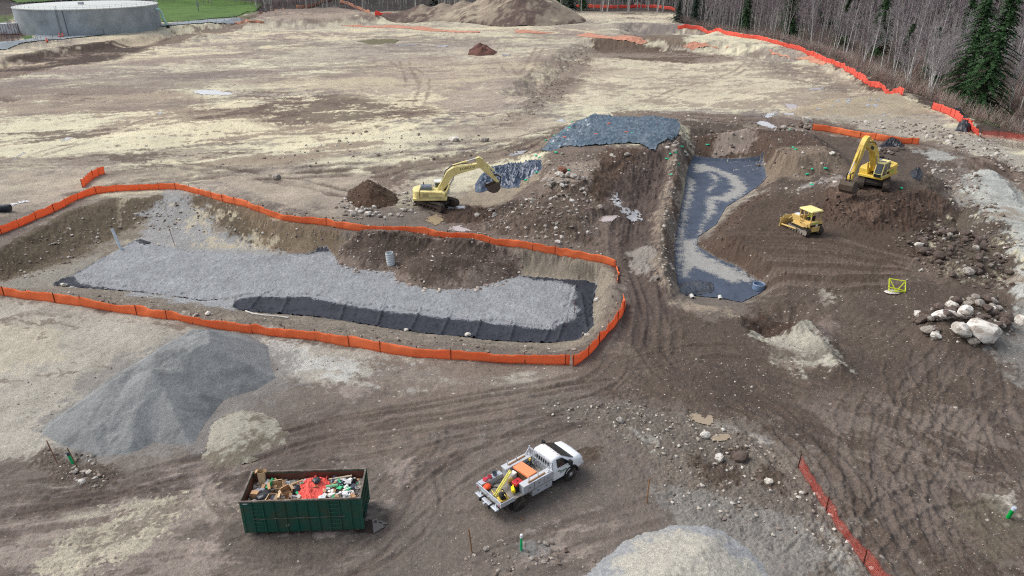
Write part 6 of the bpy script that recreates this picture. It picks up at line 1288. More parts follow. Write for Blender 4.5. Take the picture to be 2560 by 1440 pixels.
# crumpled net: one folded sheet
gx, gy = np.meshgrid(np.linspace(-1.15, 1.15, 60), np.linspace(-1.15, 1.15, 60)); x_, y_ = gx.ravel(), gy.ravel()
rr = np.hypot(x_/1.05, y_/1.14)*(1+.12*noi(0, x_, y_, .02)); zz = FZ-.05+.38*np.exp(-(x_**2+(y_-.3)**2)/.5)+.16*folds(x_, y_, .02, .5, .7, 3)+.1*folds(x_, y_, .015, -.7, .7, 6)-.25*sst(rr, .8, 1.1)
q = gridfaces(60, 60); q = q[(rr[q] < 1.0).all(1)]; nt_ = link('safety_netting', npmesh('safety_netting', np.stack([x_+.45, y_, zz], 1), q), M_RNET); nt_.matrix_basis = KM; tag(nt_, 'crumpled red safety netting heaped in the middle of the skip', 'netting')
def pole(name, a, b, r, m, label, cat, n=10):
    o = MB().tube([kp(*a), kp(*b)], r, n).build(name, m, None, True); return tag(o, label, cat)
pole('pipe', (-2.2, .2, FZ+.05), (-1.95, .75, FZ+.3), .12, M_GPIPE, 'thick green pipe end left of the wide open box in the skip', 'pipe')
pole('pipe', (1.15, .1, FZ+.15), (1.8, .22, FZ+.15), .085, mat('pale_green_pipe', srgb(130,196,150), .5), 'pale green pipe offcut right of the red netting', 'pipe')
pole('plank', (-1.35, .05, FZ+.18), (-.2, .5, FZ+.34), .07, mat('raw_timber', srgb(190,160,120), .8, var=.15), 'long round timber lying across the left half of the skip', 'timber')
pole('plank', (1.2, .75, FZ+.14), (2.5, .95, FZ+.2), .05, mat('raw_timber2', srgb(206,186,160), .8, var=.15), 'pale timber along the far wall at the right of the skip', 'timber')
pole('plank', (.0, -.1, FZ+.14), (.75, .0, FZ+.3), .045, M_WOOD, 'short timber poking out under the red netting', 'timber', 6)
SC = [mat('white_scrap', srgb(232,230,224), .7), mat('grey_scrap', srgb(160,164,170), .7), mat('tan_scrap', srgb(188,150,112), .8), mat('green_scrap', srgb(66,190,130), .6), mat('dark_scrap', srgb(70,76,92), .6)]
sn = ['white', 'grey', 'tan', 'green', 'dark']; shp = []
for m_ in SC: shp.append(MB().box((0, 0, 0), (.3, .2, .06)).mesh('scrap_offcut'))
for me_, m_ in zip(shp, SC): me_.materials.append(m_)
for k in range(150):
    right = k < 104; x = random.uniform(1.05, 2.9) if right else random.uniform(-2.85, -.2); y = random.uniform(-.95, .9); j = random.choices(range(5), (7, 3, 4, 2, 2) if right else (2, 3, 4, 1, 5))[0]
    o = link('scrap_offcut', shp[j]); o.location = kp(x, y, FZ-.02+random.random()*.14); o.rotation_euler = (random.uniform(-.5, .5), random.uniform(-.5, .5), random.random()*6); s_ = random.uniform(.4, 1.2); o.scale = (s_*random.uniform(.6, 1.5), s_, s_*random.uniform(.5, 2))
    tag(o, f'{sn[j]} scrap piece among the rubbish in the {"right" if right else "left"} part of the skip', 'scrap', f'{sn[j]} scraps in the {"right" if right else "left"} part of the skip')
# ================================================================== small site furniture
def standpipe(px, py, h, r, m, label, lean=(0, 0), cap=None):
    p = ON(px, py); o = empty('standpipe', p, 0, label, 'pipe'); o.rotation_euler = (lean[0], lean[1], 0)
    mb = MB().lathe([(r, -.2), (r, h), (r*.88, h), (r*.88, h-.3)], n=18, cap=False); mb.build('pipe', m, o, True)
    if cap is not None: MB().lathe([(r*1.12, h-.16), (r*1.14, h+.0), (r*1.0, h+.05), (0, h+.06)], n=16, cap=False).build('cap', cap, o, True)
    return o
M_GST = mat('green_standpipe', srgb(22,176,108), .4, var=.04); M_WCAP = mat('white_cap', srgb(226,230,232), .5)
standpipe(1303, 1375, 1.05, .07, M_GST, 'thin green standpipe with white cap on grey gravel below the truck', cap=M_WCAP)
standpipe(2519, 1295, .85, .11, mat('green_standpipe2', srgb(0,160,70), .4), 'thick green standpipe with pale cap at the right edge', (.12, .1), cap=mat('pale_grey_cap', srgb(190,200,214), .5))
standpipe(182, 1158, .75, .085, M_GST, 'short green standpipe leaning in the stones at the foot of the sand stockpile', (-.1, -.25), cap=mat('dark_cap', srgb(60,70,80), .5))
standpipe(303, 624, 2.6, .16, mat('white_pvc', srgb(206,216,222), .4, var=.05), 'tall white pipe leaning at the back left of the pit', (-.05, -.22))
o = standpipe(979, 672, 1.9, .42, mat('corrugated_grey_pipe', srgb(188,196,198), .5, var=.08), 'wide pale grey pipe stub standing at the foot of the soil mound in the pit', (-.03, -.07))
rg = MB()
for k in range(9): rg.lathe([(.42, .1+k*.2), (.45, .14+k*.2), (.45, .18+k*.2), (.42, .22+k*.2)], n=20, cap=False)
rg.build('corrugation', mat('corrugated_grey_pipe2', srgb(196,204,206), .5), o, True)
def pipe_end(px, py, r, L_, rz, m, label, tilt=0.0):
    p = ON(px, py); o = empty('pipe_end', p+Vector((0, 0, r*.8)), rz, label, 'pipe'); MB().lathe([(r*.8, 0), (r*.8, L_), (r, L_), (r, 0), (r*.8, 0)], axis='x', n=18, cap=False).build('pipe', m, o, True); MB().lathe([(r*.79, L_*.5), (0, L_*.5)], axis='x', n=18, cap=False).build('bore', M_BLK, o); return o
M_PVC = mat('white_pvc2', srgb(206,204,198), .5)
pipe_end(1799, 745, .2, .7, R(-100), M_PVC, 'white pipe end poking out at the near end of the trench, right one'); pipe_end(1728, 742, .2, .7, R(-90), M_PVC, 'white pipe end poking out at the near end of the trench, left one')
p = ON(1896, 722); o = empty('round_pipe', p, 0, 'round blue-grey pipe rim standing in the near right corner of the trench', 'pipe'); MB().lathe([(.62, 0), (.62, .55), (.55, .6), (.5, .55), (.5, .3)], n=28, cap=False).build('rim', mat('blue_grey_pipe', srgb(120,140,165), .4), o, True); MB().lathe([(.5, .4), (0, .4)], n=28, cap=False).build('cover', mat('dark_cover', srgb(70,84,104), .5), o)
pts = [ON(a, b, .08) for a, b in ((614, 779), (630, 785), (660, 790), (690, 792), (722, 796))]; o = MB().tube(smooth_pts([tuple(q) for q in pts], 3) if False else pts, .07, 8).build('flexible_pipe', M_PVC, None, True); tag(o, 'long white bent pipe lying at the left end of the black pit fabric', 'pipe')
def wstake(px, py, h, label, m=M_WOOD, lean=(0, 0), w_=.05):
    p = ON(px, py); o = MB().box((0, 0, h/2-.1), (w_, w_*.6, h+.2)).build('survey_stake', m); o.location = p; o.rotation_euler = (lean[0], lean[1], random.random()); return tag(o, label, 'stake')
wstake(1180, 1382, 1.75, 'wooden stake standing left of the thin green standpipe', lean=(0, -.08), w_=.07); wstake(1617, 1256, 1.75, 'wooden stake standing alone right of the truck', lean=(0, .02), w_=.07)
wstake(143, 1158, 1.7, 'reddish stake at the left foot of the sand stockpile', mat('red_stake', srgb(140,96,80), .8), (-.1, -.2), .06); wstake(195, 1172, 1.6, 'brown stake right of the leaning green standpipe', mat('brown_stake', srgb(120,100,60), .8), (-.1, -.18), .06)
wstake(437, 614, 2.2, 'rusty rod standing at the back of the pit', M_STAKE, (0, -.1), .05); wstake(1417, 822, 1.3, 'thin stake in the near right corner of the pit fabric', M_STAKE, w_=.05); wstake(1436, 785, 1.4, 'rust-coloured stake at the right end of the pit', mat('rust_stake', srgb(130,80,60), .8), w_=.05)
wstake(1298, 1292, .5, 'short wooden peg lying near the rear wheel of the truck', M_WOOD, (1.2, .5), .05)
# yellow-green steel frame and its stone
M_LY = mat('lime_yellow_paint', srgb(214,226,60), .5, var=.05)
p = ON(2240, 728); o = empty('trestle', p, R(-6), 'lime-yellow steel frame stand lying on the dark soil', 'frame')
fr = [((-.75, -.25, .1), (-.75, .3, 1.15)), ((-.75, .3, 1.15), (.8, .35, .95)), ((.8, .35, .95), (.75, -.25, .1)), ((-.75, -.25, .1), (.75, -.3, .08)), ((-.75, .3, 1.15), (-.1, -.25, .1)), ((-.1, -.25, .1), (.8, .35, .95)), ((-.95, -.35, .55), (.75, -.3, .2))]
for a, b in fr: MB().tube([a, b], .055, 4).build('bar', M_LY, o)
V, Fq = rock_shape(77, 2, 2, .05); s_ = link('stone_slab', npmesh('stone_slab', V*np.array([.75, .5, .12]), Fq), M_RK['pale']); s_.location = ON(2232, 732, .1); tag(s_, 'flat white slab at the foot of the lime-yellow frame', 'slab')
# black drum at the left edge, sandbags on and around the tarp
p = ON(8, 529); o = empty('drum', p, R(8), 'black roll lying on the ground at the left frame edge', 'drum'); MB().lathe([(.0, -.95), (.44, -.95), (.46, -.9), (.46, .9), (.44, .95), (0, .95)], (0, 0, .45), 'x', 20, cap=False).build('roll', mat('black_roll', srgb(36,42,52), .5), o, True)
M_SB = mat('green_bag', srgb(40,186,142), .5, var=.1); M_SBO = mat('orange_bag', srgb(236,120,90), .6)
V, Fq = rock_shape(55, 2, 2, .2); sbm = [npmesh('sandbag', V*np.array([.42, .28, .2]), Fq), npmesh('sandbag', V*np.array([.42, .28, .2]), Fq)]; sbm[0].materials.append(M_SB); sbm[1].materials.append(M_SBO)
gp = [(1388,345),(1400,340),(1412,333),(1425,325),(1440,318),(1460,312),(1478,303),(1430,310),(1545,350),(1550,343),(1528,340),(1535,332),(1540,325),(1545,318),(1550,312),(1555,305),(1560,300),(1470,342),(1478,347),(1495,342),(1598,330),(1605,338),(1570,318),(1600,322),(1650,318),(1665,305),(1580,338),(1382,365),(1396,368),(1510,310)]
for k, (a, b) in enumerate(gp):
    x, y, z = ON(a, b); o = link('sandbag', sbm[0]); o.location = (x, y, z+.38); o.rotation_euler = (0, 0, k); o.scale = (.75,)*3; tag(o, 'small green tie bag weighting the large plastic sheet', 'sandbag', 'green bags on the large plastic sheet')
for k, (a, b) in enumerate([(1490,343),(1412,350),(1566,338),(1642,316),(1522,316)]):
    x, y, z = ON(a, b); o = link('sandbag', sbm[1]); o.location = (x, y, z+.5); o.scale = (.7,)*3; tag(o, 'small orange bag weighting the large plastic sheet', 'sandbag', 'orange bags on the large plastic sheet')
for k, (a, b) in enumerate([(1343,433),(1390,382),(1405,385),(1316,452),(1340,390),(1350,395),(1420,427),(1365,352),(1704,368),(1688,382),(1676,386),(1668,398),(1695,412),(1678,438),(1769,363),(1982,370),(1990,375),(2064,422),(2030,424),(2018,437),(2030,463),(2253,472),(1975,325)]):
    x, y, z = ON(a, b); o = link('sandbag', sbm[0]); o.location = (x, y, z+.1); o.rotation_euler = (0, 0, k*2); o.scale = (.75,)*3; tag(o, 'green tie bag lying loose on the stony soil away from the plastic sheet', 'sandbag', 'green bags lying loose on the ground')
# ================================================================== puddles
def water(name, rgb, rough=.06):
    m = mat(name, rgb, rough, spec=.9, var=.04, vscale=.7, bump=.02, bscale=1.5); return m
WM = [water('pale_puddle_water', srgb(196,194,194)), water('pinkish_puddle_water', srgb(182,166,162)), water('olive_puddle_water', srgb(150,146,112)), water('muddy_puddle_water', srgb(158,141,116), .12), water('silvery_puddle_water', srgb(170,168,168), .1), water('dark_puddle_water', srgb(70,60,54), .03)]
for P, l, t in PUDW:
    A_ = np.array(P); lo, hi = A_.min(0)-.4, A_.max(0)+.4; rs = float(np.clip(np.ptp(A_, 0).max()/60, .05, .3)); nx, ny = int((hi[0]-lo[0])/rs)+2, int((hi[1]-lo[1])/rs)+2
    gx, gy = np.meshgrid(lo[0]+rs*np.arange(nx), lo[1]+rs*np.arange(ny)); x, y = gx.ravel(), gy.ravel(); sd = pud_sd(x, y, P) if t != 4 else pud_sd(x, y, P)*1.0-.02
    q = gridfaces(ny, nx); q = q[(sd[q] > 0).all(1)]; used = np.unique(q); mp = np.full(len(x), -1); mp[used] = np.arange(len(used))
    z = np.full(len(used), l) if t != 4 else base_h(x[used], y[used])+.03
    tag(link('puddle', npmesh('puddle', np.stack([x[used], y[used], z], 1), mp[q], True), WM[t]), kind='structure')
# ================================================================== reservoir tank, road and verge
M_CONC = mat('weathered_concrete', srgb(164,172,176), .85, var=.14, vscale=.25, dirt=srgb(132,141,147), dirt_amt=.7, dscale=.35)
a = np.array([float(q) for q in W(42, 84, 2)]); b = np.array([float(q) for q in W(400, 63, 2)]); tc_ = (a+b)/2; TR = float(np.linalg.norm(b-a))/2*.985; tc_ = tc_+np.array([-.0, TR*.02]); TH = 8.6
tb = gz(*tc_)
tank = empty('water_tank', (tc_[0], tc_[1], 2.0), 0, 'large round grey concrete water tank with a pale flat roof at the far left', 'water tank')
MB().lathe([(TR, -1), (TR, TH), (TR-.4, TH)], n=128, cap=False).build('wall', M_CONC, tank, True)
MB().lathe([(TR+.12, TH-.35), (TR+.16, TH), (TR*.6, TH+.55), (0, TH+.8)], n=96, cap=False).build('roof', mat('pale_roof', srgb(196,200,196), .7, var=.05, vscale=.2), tank, True)
rl = MB()
for k in range(72):
    t = 2*math.pi*k/72; rl.tube([((TR-.2)*math.cos(t), (TR-.2)*math.sin(t), TH), ((TR-.2)*math.cos(t), (TR-.2)*math.sin(t), TH+1.1)], .035, 4)
for z in (.55, 1.1): rl.tube([((TR-.2)*math.cos(2*math.pi*k/96), (TR-.2)*math.sin(2*math.pi*k/96), TH+z) for k in range(97)], .025, 4, False)
rl.build('railing', mat('galvanised_rail', srgb(150,156,158), .5, metal=.4), tank)
va = math.atan2(-tc_[1], -tc_[0])
def onw(da, z, r=0.0): return ((TR+r)*math.cos(va+da), (TR+r)*math.sin(va+da), z)
ld = MB()
for d in (-.009, .009): ld.tube([onw(-.42+d, .2, .3), onw(-.42+d, TH+1.2, .3)], .05, 4)
for k in range(22): ld.tube([onw(-.429, .4+k*.4, .3), onw(-.411, .4+k*.4, .3)], .03, 4)
ld.build('ladder', mat('dark_ladder', srgb(84,92,98), .6), tank)
MB().tube([onw(-.34, TH, .06), onw(-.33, -.5, .06)], .12, 4).build('joint_stain', mat('dark_joint', srgb(92,100,106), .8), tank)
for da in (.05, .75, 1.0): MB().tube([onw(da, TH-.2, .02), onw(da, -.5, .02)], .07, 4).build('wall_joint', mat('pale_joint', srgb(170,178,180), .8), tank)
MB().box((TR*.1, -TR*.35, TH+1.0), (1.6, 1.3, 1.1), bev=.1).build('roof_hatch', mat('hatch', srgb(176,180,182), .5), tank)
ov = [onw(1.16, TH-1.8, .2), onw(1.17, TH-1.7, 1.2), onw(1.18, TH-2.6, 1.9), onw(1.19, TH-5.2, 2.2), onw(1.20, 1.2, 3.0), onw(1.20, .4, 3.2)]
MB().tube(smooth_pts([], 1) if False else [Vector(q) for q in ov], .42, 12).build('overflow_pipe', mat('mint_pipe', srgb(176,214,206), .5), tank, True)
MB().box(onw(1.2, .5, 3.2), (1.0, 1.0, 1.2), bev=.1).build('pipe_base', M_BLK, tank)
M_ASPH = mat('pale_asphalt', srgb(146,154,158), .85, var=.1, vscale=.3)
def flatz(dz): return lambda x, y, s: base_h(x, y)+dz
rd = drape('road', ONP([(-400,158),(-100,130),(0,117),(60,108),(120,101),(200,95),(300,82),(420,66),(520,57),(605,50),(600,45),(520,49),(430,58),(400,66),(330,78),(250,84),(160,86),(75,82),(90,96),(0,107),(-100,120),(-400,146)]), .8, flatz(.25), M_ASPH); tag(rd, kind='structure')
M_GRASS = mat('mown_grass', srgb(78,108,44), .9, var=.25, vscale=.15, bump=.3, bscale=6)
gr = drape('lawn', ONP([(400,55),(385,0),(380,-28),(520,-28),(600,2),(655,14),(640,28),(590,42),(500,50),(430,55)]), 1.2, flatz(.2), M_GRASS); tag(gr, kind='structure')
gr = drape('lawn', ONP([(45,10),(20,-10),(100,-26),(230,-26),(200,2),(100,6)]), 1.5, flatz(.6), M_GRASS); tag(gr, kind='structure')
lawn_p = drape('verge', ONP([(52,92),(80,89),(82,99),(62,101)]), .6, flatz(.2), M_GRASS); tag(lawn_p, kind='structure')
# mesh fence along the road: posts and wires
ch = [ON(x, y) for x, y in ((20,112),(80,106),(104,104),(170,98),(240,90),(330,79),(420,66),(520,56),(590,48))]
cf = empty('chain_link_fence', ch[0], 0, 'thin grey chain-link fence with posts along the paved road by the tank', 'fence'); c0 = ch[0]
P2 = smooth_pts([(q.x, q.y) for q in ch], 4); wr = MB(); top = []
for k, (x, y) in enumerate(P2):
    z = gz(x, y); MB().tube([(x-c0.x, y-c0.y, z-c0.z-.2), (x-c0.x, y-c0.y, z-c0.z+2.0)], .05, 6).build('post', mat('grey_post', srgb(120,126,130), .6) if k == 0 else bpy.data.materials['grey_post'], cf); top.append((x-c0.x, y-c0.y, z-c0.z))
for h in (.3, .7, 1.1, 1.5, 1.95): wr.tube([(q[0], q[1], q[2]+h) for q in top], .02, 4, False)
wr.build('wire', bpy.data.materials['grey_post'], cf)
# container, mast, cones, barrier
p = ON(22, 86); o = empty('container', p, R(14), 'white ribbed container standing left of the water tank', 'container'); MB().box((0, 0, 2.0), (7.5, 2.6, 3.6), bev=.05).build('body', M_WHITEP, o)
for k in range(9): MB().box((-3.4+k*.85, -1.33, 2.0), (.12, .06, 3.4)).build('rib', M_GREYP, o)
p = ON(497, 30); o = empty('mast', p, 0, 'slender grey equipment mast on the lawn right of the tank', 'mast'); MB().tube([(0, 0, -.5), (0, 0, 7)], .16, 8).build('pole', M_GREYP, o); MB().box((0, 0, 3.4), (.9, .7, 2.2), bev=.08).build('equipment_box', mat('mast_box', srgb(150,156,160), .6), o)
M_CONE = mat('cone_orange', srgb(244,92,60), .5)
for k, (x, y, lb) in enumerate(((118,106,'orange traffic cone on the road, nearest the site'), (150,94,'orange traffic cone behind the barrier, left of the pair'), (158,93,'orange traffic cone behind the barrier, right of the pair'))):
    o = empty('traffic_cone', ON(x, y, .2), 0, lb, 'traffic cone'); MB().lathe([(.42, .06), (.1, 1.3), (0, 1.3)], n=14, cap=False).build('cone', M_CONE, o, True); MB().box((0, 0, .03), (1.0, 1.0, .06)).build('base', M_BLK, o); MB().lathe([(.31, .5), (.24, .75)], n=14, cap=False).build('stripe', M_WHITEP, o)
p = ON(134, 104); o = empty('road_barrier', p+Vector((0, 0, .2)), R(12), 'white road barrier lying across the paved road', 'barrier'); MB().box((0, 0, .8), (3.2, .1, .3)).build('board', M_WHITEP, o)
for s in (-1.3, 1.3): MB().box((s, 0, .35), (.1, .6, .7)).build('foot', M_GREYP, o)
p = ON(1592, 14); V, Fq = rock_shape(91, 2, 3, .2); s_ = link('boulder', npmesh('boulder', V*np.array([2.2, 1.4, 1.6]), Fq), M_RK['mid']); s_.location = p+Vector((0, -2, .8)); tag(s_, 'lone grey boulder against the distant red fence at the far clearing', 'boulder')
# ================================================================== trees
M_BARK = [mat('pale_bark', srgb(206,204,198), .9, var=.2, vscale=1.5, dirt=srgb(130,122,112), dirt_amt=.55, dscale=.8), mat('grey_bark', srgb(168,164,158), .9, var=.25, vscale=1.5, dirt=srgb(96,88,78), dirt_amt=.6, dscale=.8), mat('mossy_bark', srgb(112,104,92), .9, var=.25, vscale=1.5, dirt=srgb(84,90,56), dirt_amt=.8, dscale=.7)]
M_TWIG = [mat('grey_twigs', srgb(158,151,152), .9, var=.2, vscale=.4), mat('mauve_twigs', srgb(124,111,116), .9, var=.2, vscale=.4), mat('brown_twigs', srgb(112,100,92), .9, var=.2, vscale=.4)]
M_NEED = [mat('spruce_needles', srgb(58,88,52), .85, var=.35, vscale=.7), mat('dark_needles', srgb(50,74,58), .85, var=.35, vscale=.6)]
def prisms(segs, sides=3):
    """segs: list of (p0, p1, r0, r1) -> one mesh of thin tapered rods"""
    A = np.array([s[0] for s in segs]); B = np.array([s[1] for s in segs]); ra = np.array([s[2] for s in segs]); rb = np.array([s[3] for s in segs])
    d = B-A; d /= np.linalg.norm(d, axis=1)[:, None]+1e-9; ref = np.where(np.abs(d[:, 2:3]) < .9, np.array([[0, 0, 1.]]), np.array([[1., 0, 0]])); u = np.cross(d, ref); u /= np.linalg.norm(u, axis=1)[:, None]+1e-9; w_ = np.cross(d, u); n = len(segs)
    if sides == 2: V = np.stack([A-u*ra[:, None], A+u*ra[:, None], B+u*rb[:, None], B-u*rb[:, None]], 1).reshape(-1, 3); return V, np.arange(4*n).reshape(n, 4)
    V = np.zeros((n, 2*sides, 3))
    for k in range(sides):
        t = 2*math.pi*k/sides; o = u*math.cos(t)+w_*math.sin(t); V[:, k] = A+o*ra[:, None]; V[:, sides+k] = B+o*rb[:, None]
    base = (np.arange(n)*2*sides)[:, None]
    Fq = np.concatenate([base+np.array([[k, (k+1) % sides, sides+(k+1) % sides, sides+k]]) for k in range(sides)], 0); return V.reshape(-1, 3), Fq
def bare_tree(seed, H, fork=False, lean=.0, dens=1.0, spread=.22, sides=3, tw=.016):
    r = random.Random(seed); tr, cr = [], []
    def trunk(base, top, r0, n=9):
        pts = []; 
        for i in range(n+1):
            t = i/n; q = base.lerp(top, t)+Vector((math.sin(t*3+seed)*.25*t, math.cos(t*2.4+seed*2)*.25*t, 0)); pts.append(q)
        for i in range(n): tr.append((pts[i], pts[i+1], r0*(1-.93*i/n), r0*(1-.93*(i+1)/n)))
        return pts
    base = Vector((0, 0, -.6)); top = Vector((lean*H, r.uniform(-.06, .06)*H, H)); R0 = .011*H
    stems = [trunk(base, top, R0)]
    if fork:
        for k in range(r.choice((1, 2, 3))): a = r.random()*6.28; st_ = stems[0][1+k % 3]; stems.append(trunk(st_, st_+Vector((math.cos(a)*H*.18, math.sin(a)*H*.18, H*r.uniform(.55, .8))), R0*.7))
    nb = int(46*dens)
    for pts in stems:
        for k in range(nb):
            t = r.uniform(.3, .99)**.8; i = min(int(t*(len(pts)-1)), len(pts)-2); f = t*(len(pts)-1)-i; p = pts[i].lerp(pts[i+1], f)
            a = r.random()*6.28; L_ = H*spread*(1.12-t)*r.uniform(.5, 1.1)+.6; up = r.uniform(.55, 1.3)
            d = Vector((math.cos(a), math.sin(a), up)).normalized(); q0 = p; rr = .02+.03*(1-t)
            m1 = q0+d*L_*.5; d2 = (d+Vector((r.uniform(-.25, .25), r.uniform(-.25, .25), .35))).normalized(); m2 = m1+d2*L_*.5
            cr.append((q0, m1, rr, rr*.75)); cr.append((m1, m2, rr*.75, tw*.8))
            for j in range(int(7*dens)):
                s = r.uniform(.2, 1); q = q0.lerp(m1, s*2) if s < .5 else m1.lerp(m2, s*2-1); b_ = r.random()*6.28
                e = (d2*.7+Vector((math.cos(b_), math.sin(b_), r.uniform(-.1, .9)))*.75).normalized(); l2 = L_*r.uniform(.18, .45); e1 = q+e*l2; cr.append((q, e1, tw, tw*.7))
                for _ in range(2):
                    g = (e+Vector((r.uniform(-.7, .7), r.uniform(-.7, .7), r.uniform(-.2, .6)))).normalized(); q3 = q.lerp(e1, r.uniform(.3, 1)); cr.append((q3, q3+g*l2*.6, tw*.8, tw*.5))
    return prisms(tr, 6), prisms(cr, sides)
def conifer(seed, H, w_=.17, gap=.55):
    r = random.Random(seed); V, Fq = prisms([(Vector((0, 0, -.5)), Vector((0, 0, H*.5)), .012*H, .008*H), (Vector((0, 0, H*.5)), Vector((0, 0, H)), .008*H, .02)], 6)
    vs, fs = [], []; z = H*.1
    while z < H*.99:
        t = z/H; Lm = H*w_*(1-t)**.8+.25
        for k in range(r.randint(7, 11)):
            a = r.random()*6.28; L_ = Lm*r.uniform(.25, 1.3); dr = Vector((math.cos(a), math.sin(a), 0)); sd = Vector((-math.sin(a), math.cos(a), 0)); n = max(3, int(L_/.3))
            for j in range(n):
                s = (j+.6)/n; c = dr*(L_*s)+Vector((0, 0, z+.12*L_*s-.45*L_*s*s))
                for q in range(5):
                    wd = (.28+.4*(1-s))*r.uniform(.6, 1.3)*min(1, L_*.45); off = sd*r.uniform(-1, 1)*wd*.8; tip = c+off+dr*r.uniform(.15, .5)+sd*r.uniform(-.4, .4)+Vector((0, 0, r.uniform(-.35, .12))); e = sd*r.uniform(.14, .3)+Vector((0, 0, r.uniform(-.1, .1)))
                    b = len(vs); vs += [c+off*.5-e, c+off*.5+e, tip]; fs.append((b, b+1, b+2))
        z += gap*r.uniform(.6, 1.3)*(.6+.6*(1-t))
    return (V, Fq), (np.array([tuple(q) for q in vs]), np.array(fs))
PROTO = []
for k, (H, fork, lean, dens, sp, bk, tg) in enumerate([(17, False, .03, 1, .2, 0, 0), (19, False, -.05, 1, .18, 0, 0), (15, True, .02, .8, .34, 1, 0), (16, True, -.03, .8, .34, 0, 0), (13, False, .1, 1, .36, 1, 1), (18, False, .01, .8, .17, 0, 0), (12, True, .08, .9, .4, 2, 2), (14, True, -.1, .8, .38, 2, 2), (16, False, .05, 1.1, .3, 1, 1)]):
    t_, c_ = bare_tree(20+k, H, fork, lean, dens, sp); tm = npmesh('trunk', *t_); tm.materials.append(M_BARK[bk]); cm = npmesh('crown', *c_, smooth=False); cm.materials.append(M_TWIG[tg]); PROTO.append((tm, cm, bk))
CON = []
for k, (H, w_) in enumerate(((28, .2), (22, .22), (17, .24), (9, .34))):
    t_, c_ = conifer(60+k, H, w_); tm = npmesh('trunk', *t_); tm.materials.append(M_BARK[2]); cm = npmesh('crown', *c_, smooth=False); cm.materials.append(M_NEED[k % 2]); CON.append((tm, cm))
def plant(pr, x, y, name, label, cat, group, sc=1.0, rz=None):
    o = empty(name, (x, y, gz(x, y)), random.random()*6.28 if rz is None else rz, label, cat, group); o.scale = (sc*random.uniform(.9, 1.1), sc*random.uniform(.9, 1.1), sc)
    o.rotation_euler.x = random.gauss(0, .05); o.rotation_euler.y = random.gauss(0, .05); link('trunk', pr[0], None, o); link('crown', pr[1], None, o); return o
# candidate spots in the wood, nearest first
def poisson(poly, n, dmin, tries=60000):
    P = np.array(poly); lo, hi = P.min(0), P.max(0); c = RNG.uniform(lo, hi, (tries, 2)); c = c[seg_dist(c[:, 0], c[:, 1], poly) > 0]; grid = {}; out = []
    for x, y in c:
        g = (int(x/dmin), int(y/dmin)); ok = True
        for i in (-1, 0, 1):
            for j in (-1, 0, 1):
                for q in grid.get((g[0]+i, g[1]+j), ()):
                    if (q[0]-x)**2+(q[1]-y)**2 < dmin*dmin: ok = False
        if ok: grid.setdefault(g, []).append((x, y)); out.append((x, y))
        if len(out) >= n: break
    return out
edge = [(float(a), float(b)) for a, b in [W(1700, 50), W(1800, 66), W(1900, 82), W(2000, 110), W(2100, 148), W(2180, 192), W(2260, 222), W(2340, 252), W(2440, 300), W(2600, 318)]]
edge2 = [(x+random.uniform(5, 11)*(1 if y > 150 else .7), y-4) for x, y in edge]; wood2 = edge2+[(160, 125), (215, 200), (330, 330), (330, 430), (75, 430)]
wood = edge+[(160, 125), (215, 200), (330, 330), (330, 430), (75, 430)]
spots = poisson(wood2, 1150, 3.9); spots.sort(key=lambda q: math.hypot(*q)-.0)
KIND = ['slender pale-barked bare tree', 'grey-barked leafless tree', 'low mossy leafless tree']
spots = [q for q in spots if math.hypot(*q) > 205 or random.random() < .55]
for k, (x, y) in enumerate(spots[:262]):
    d = math.hypot(x, y); j = random.choice((0, 3, 3, 2, 2, 4, 8, 6, 7, 1) if d < 220 else (0, 1, 5, 3, 8, 4)); pr = PROTO[j]
    plant(pr, x, y, 'bare_tree', KIND[pr[2]]+' in the wood beyond the red-orange forest fence', 'tree', KIND[pr[2]]+'s in the wood', random.uniform(.75, 1.12))
def mass(name, pts, kinds, mats, scr):
    Vs, Fs, b = [], [], 0
    for x, y in pts:
        V, Fq = kinds[random.randrange(len(kinds))]; a = random.random()*6.28; s = random.uniform(*scr); ca, sa = math.cos(a)*s, math.sin(a)*s
        Vs.append(np.stack([V[:, 0]*ca-V[:, 1]*sa+x, V[:, 0]*sa+V[:, 1]*ca+y, V[:, 2]*s+gz(x, y)], 1)); Fs.append(Fq+b); b += len(V)
    o = link(name, npmesh(name, np.concatenate(Vs), np.concatenate(Fs), False), mats); return tag(o, kind='stuff')
lowT, lowC = [], []
for k in range(6):
    t_, c_ = bare_tree(80+k, random.uniform(17, 24), k % 2 == 0, random.uniform(-.06, .06), .55, .22, 2, .03); lowT.append(t_); lowC.append(c_)
far_l = poisson([(-140, 398), (72, 388), (110, 440), (110, 480), (-140, 480)], 330, 3.4); far_ll = poisson([(-420, 420), (-140, 405), (-140, 480), (-420, 490)], 260, 4.5)
rest = spots[262:]+far_l[30:]+far_ll
mass('distant_trunks', rest, lowT, M_BARK[1], (.8, 1.15)); mass('distant_crowns', rest, lowC, M_TWIG[1], (.8, 1.15))
for x, y in sorted(far_l, key=lambda q: q[1])[:30]: plant(PROTO[random.choice((0, 1, 5))], x, y-2, 'bare_tree', 'tall pale bare trunk in the far wood behind the spoil berm', 'tree', 'pale trunks behind the spoil berm', random.uniform(.95, 1.2))
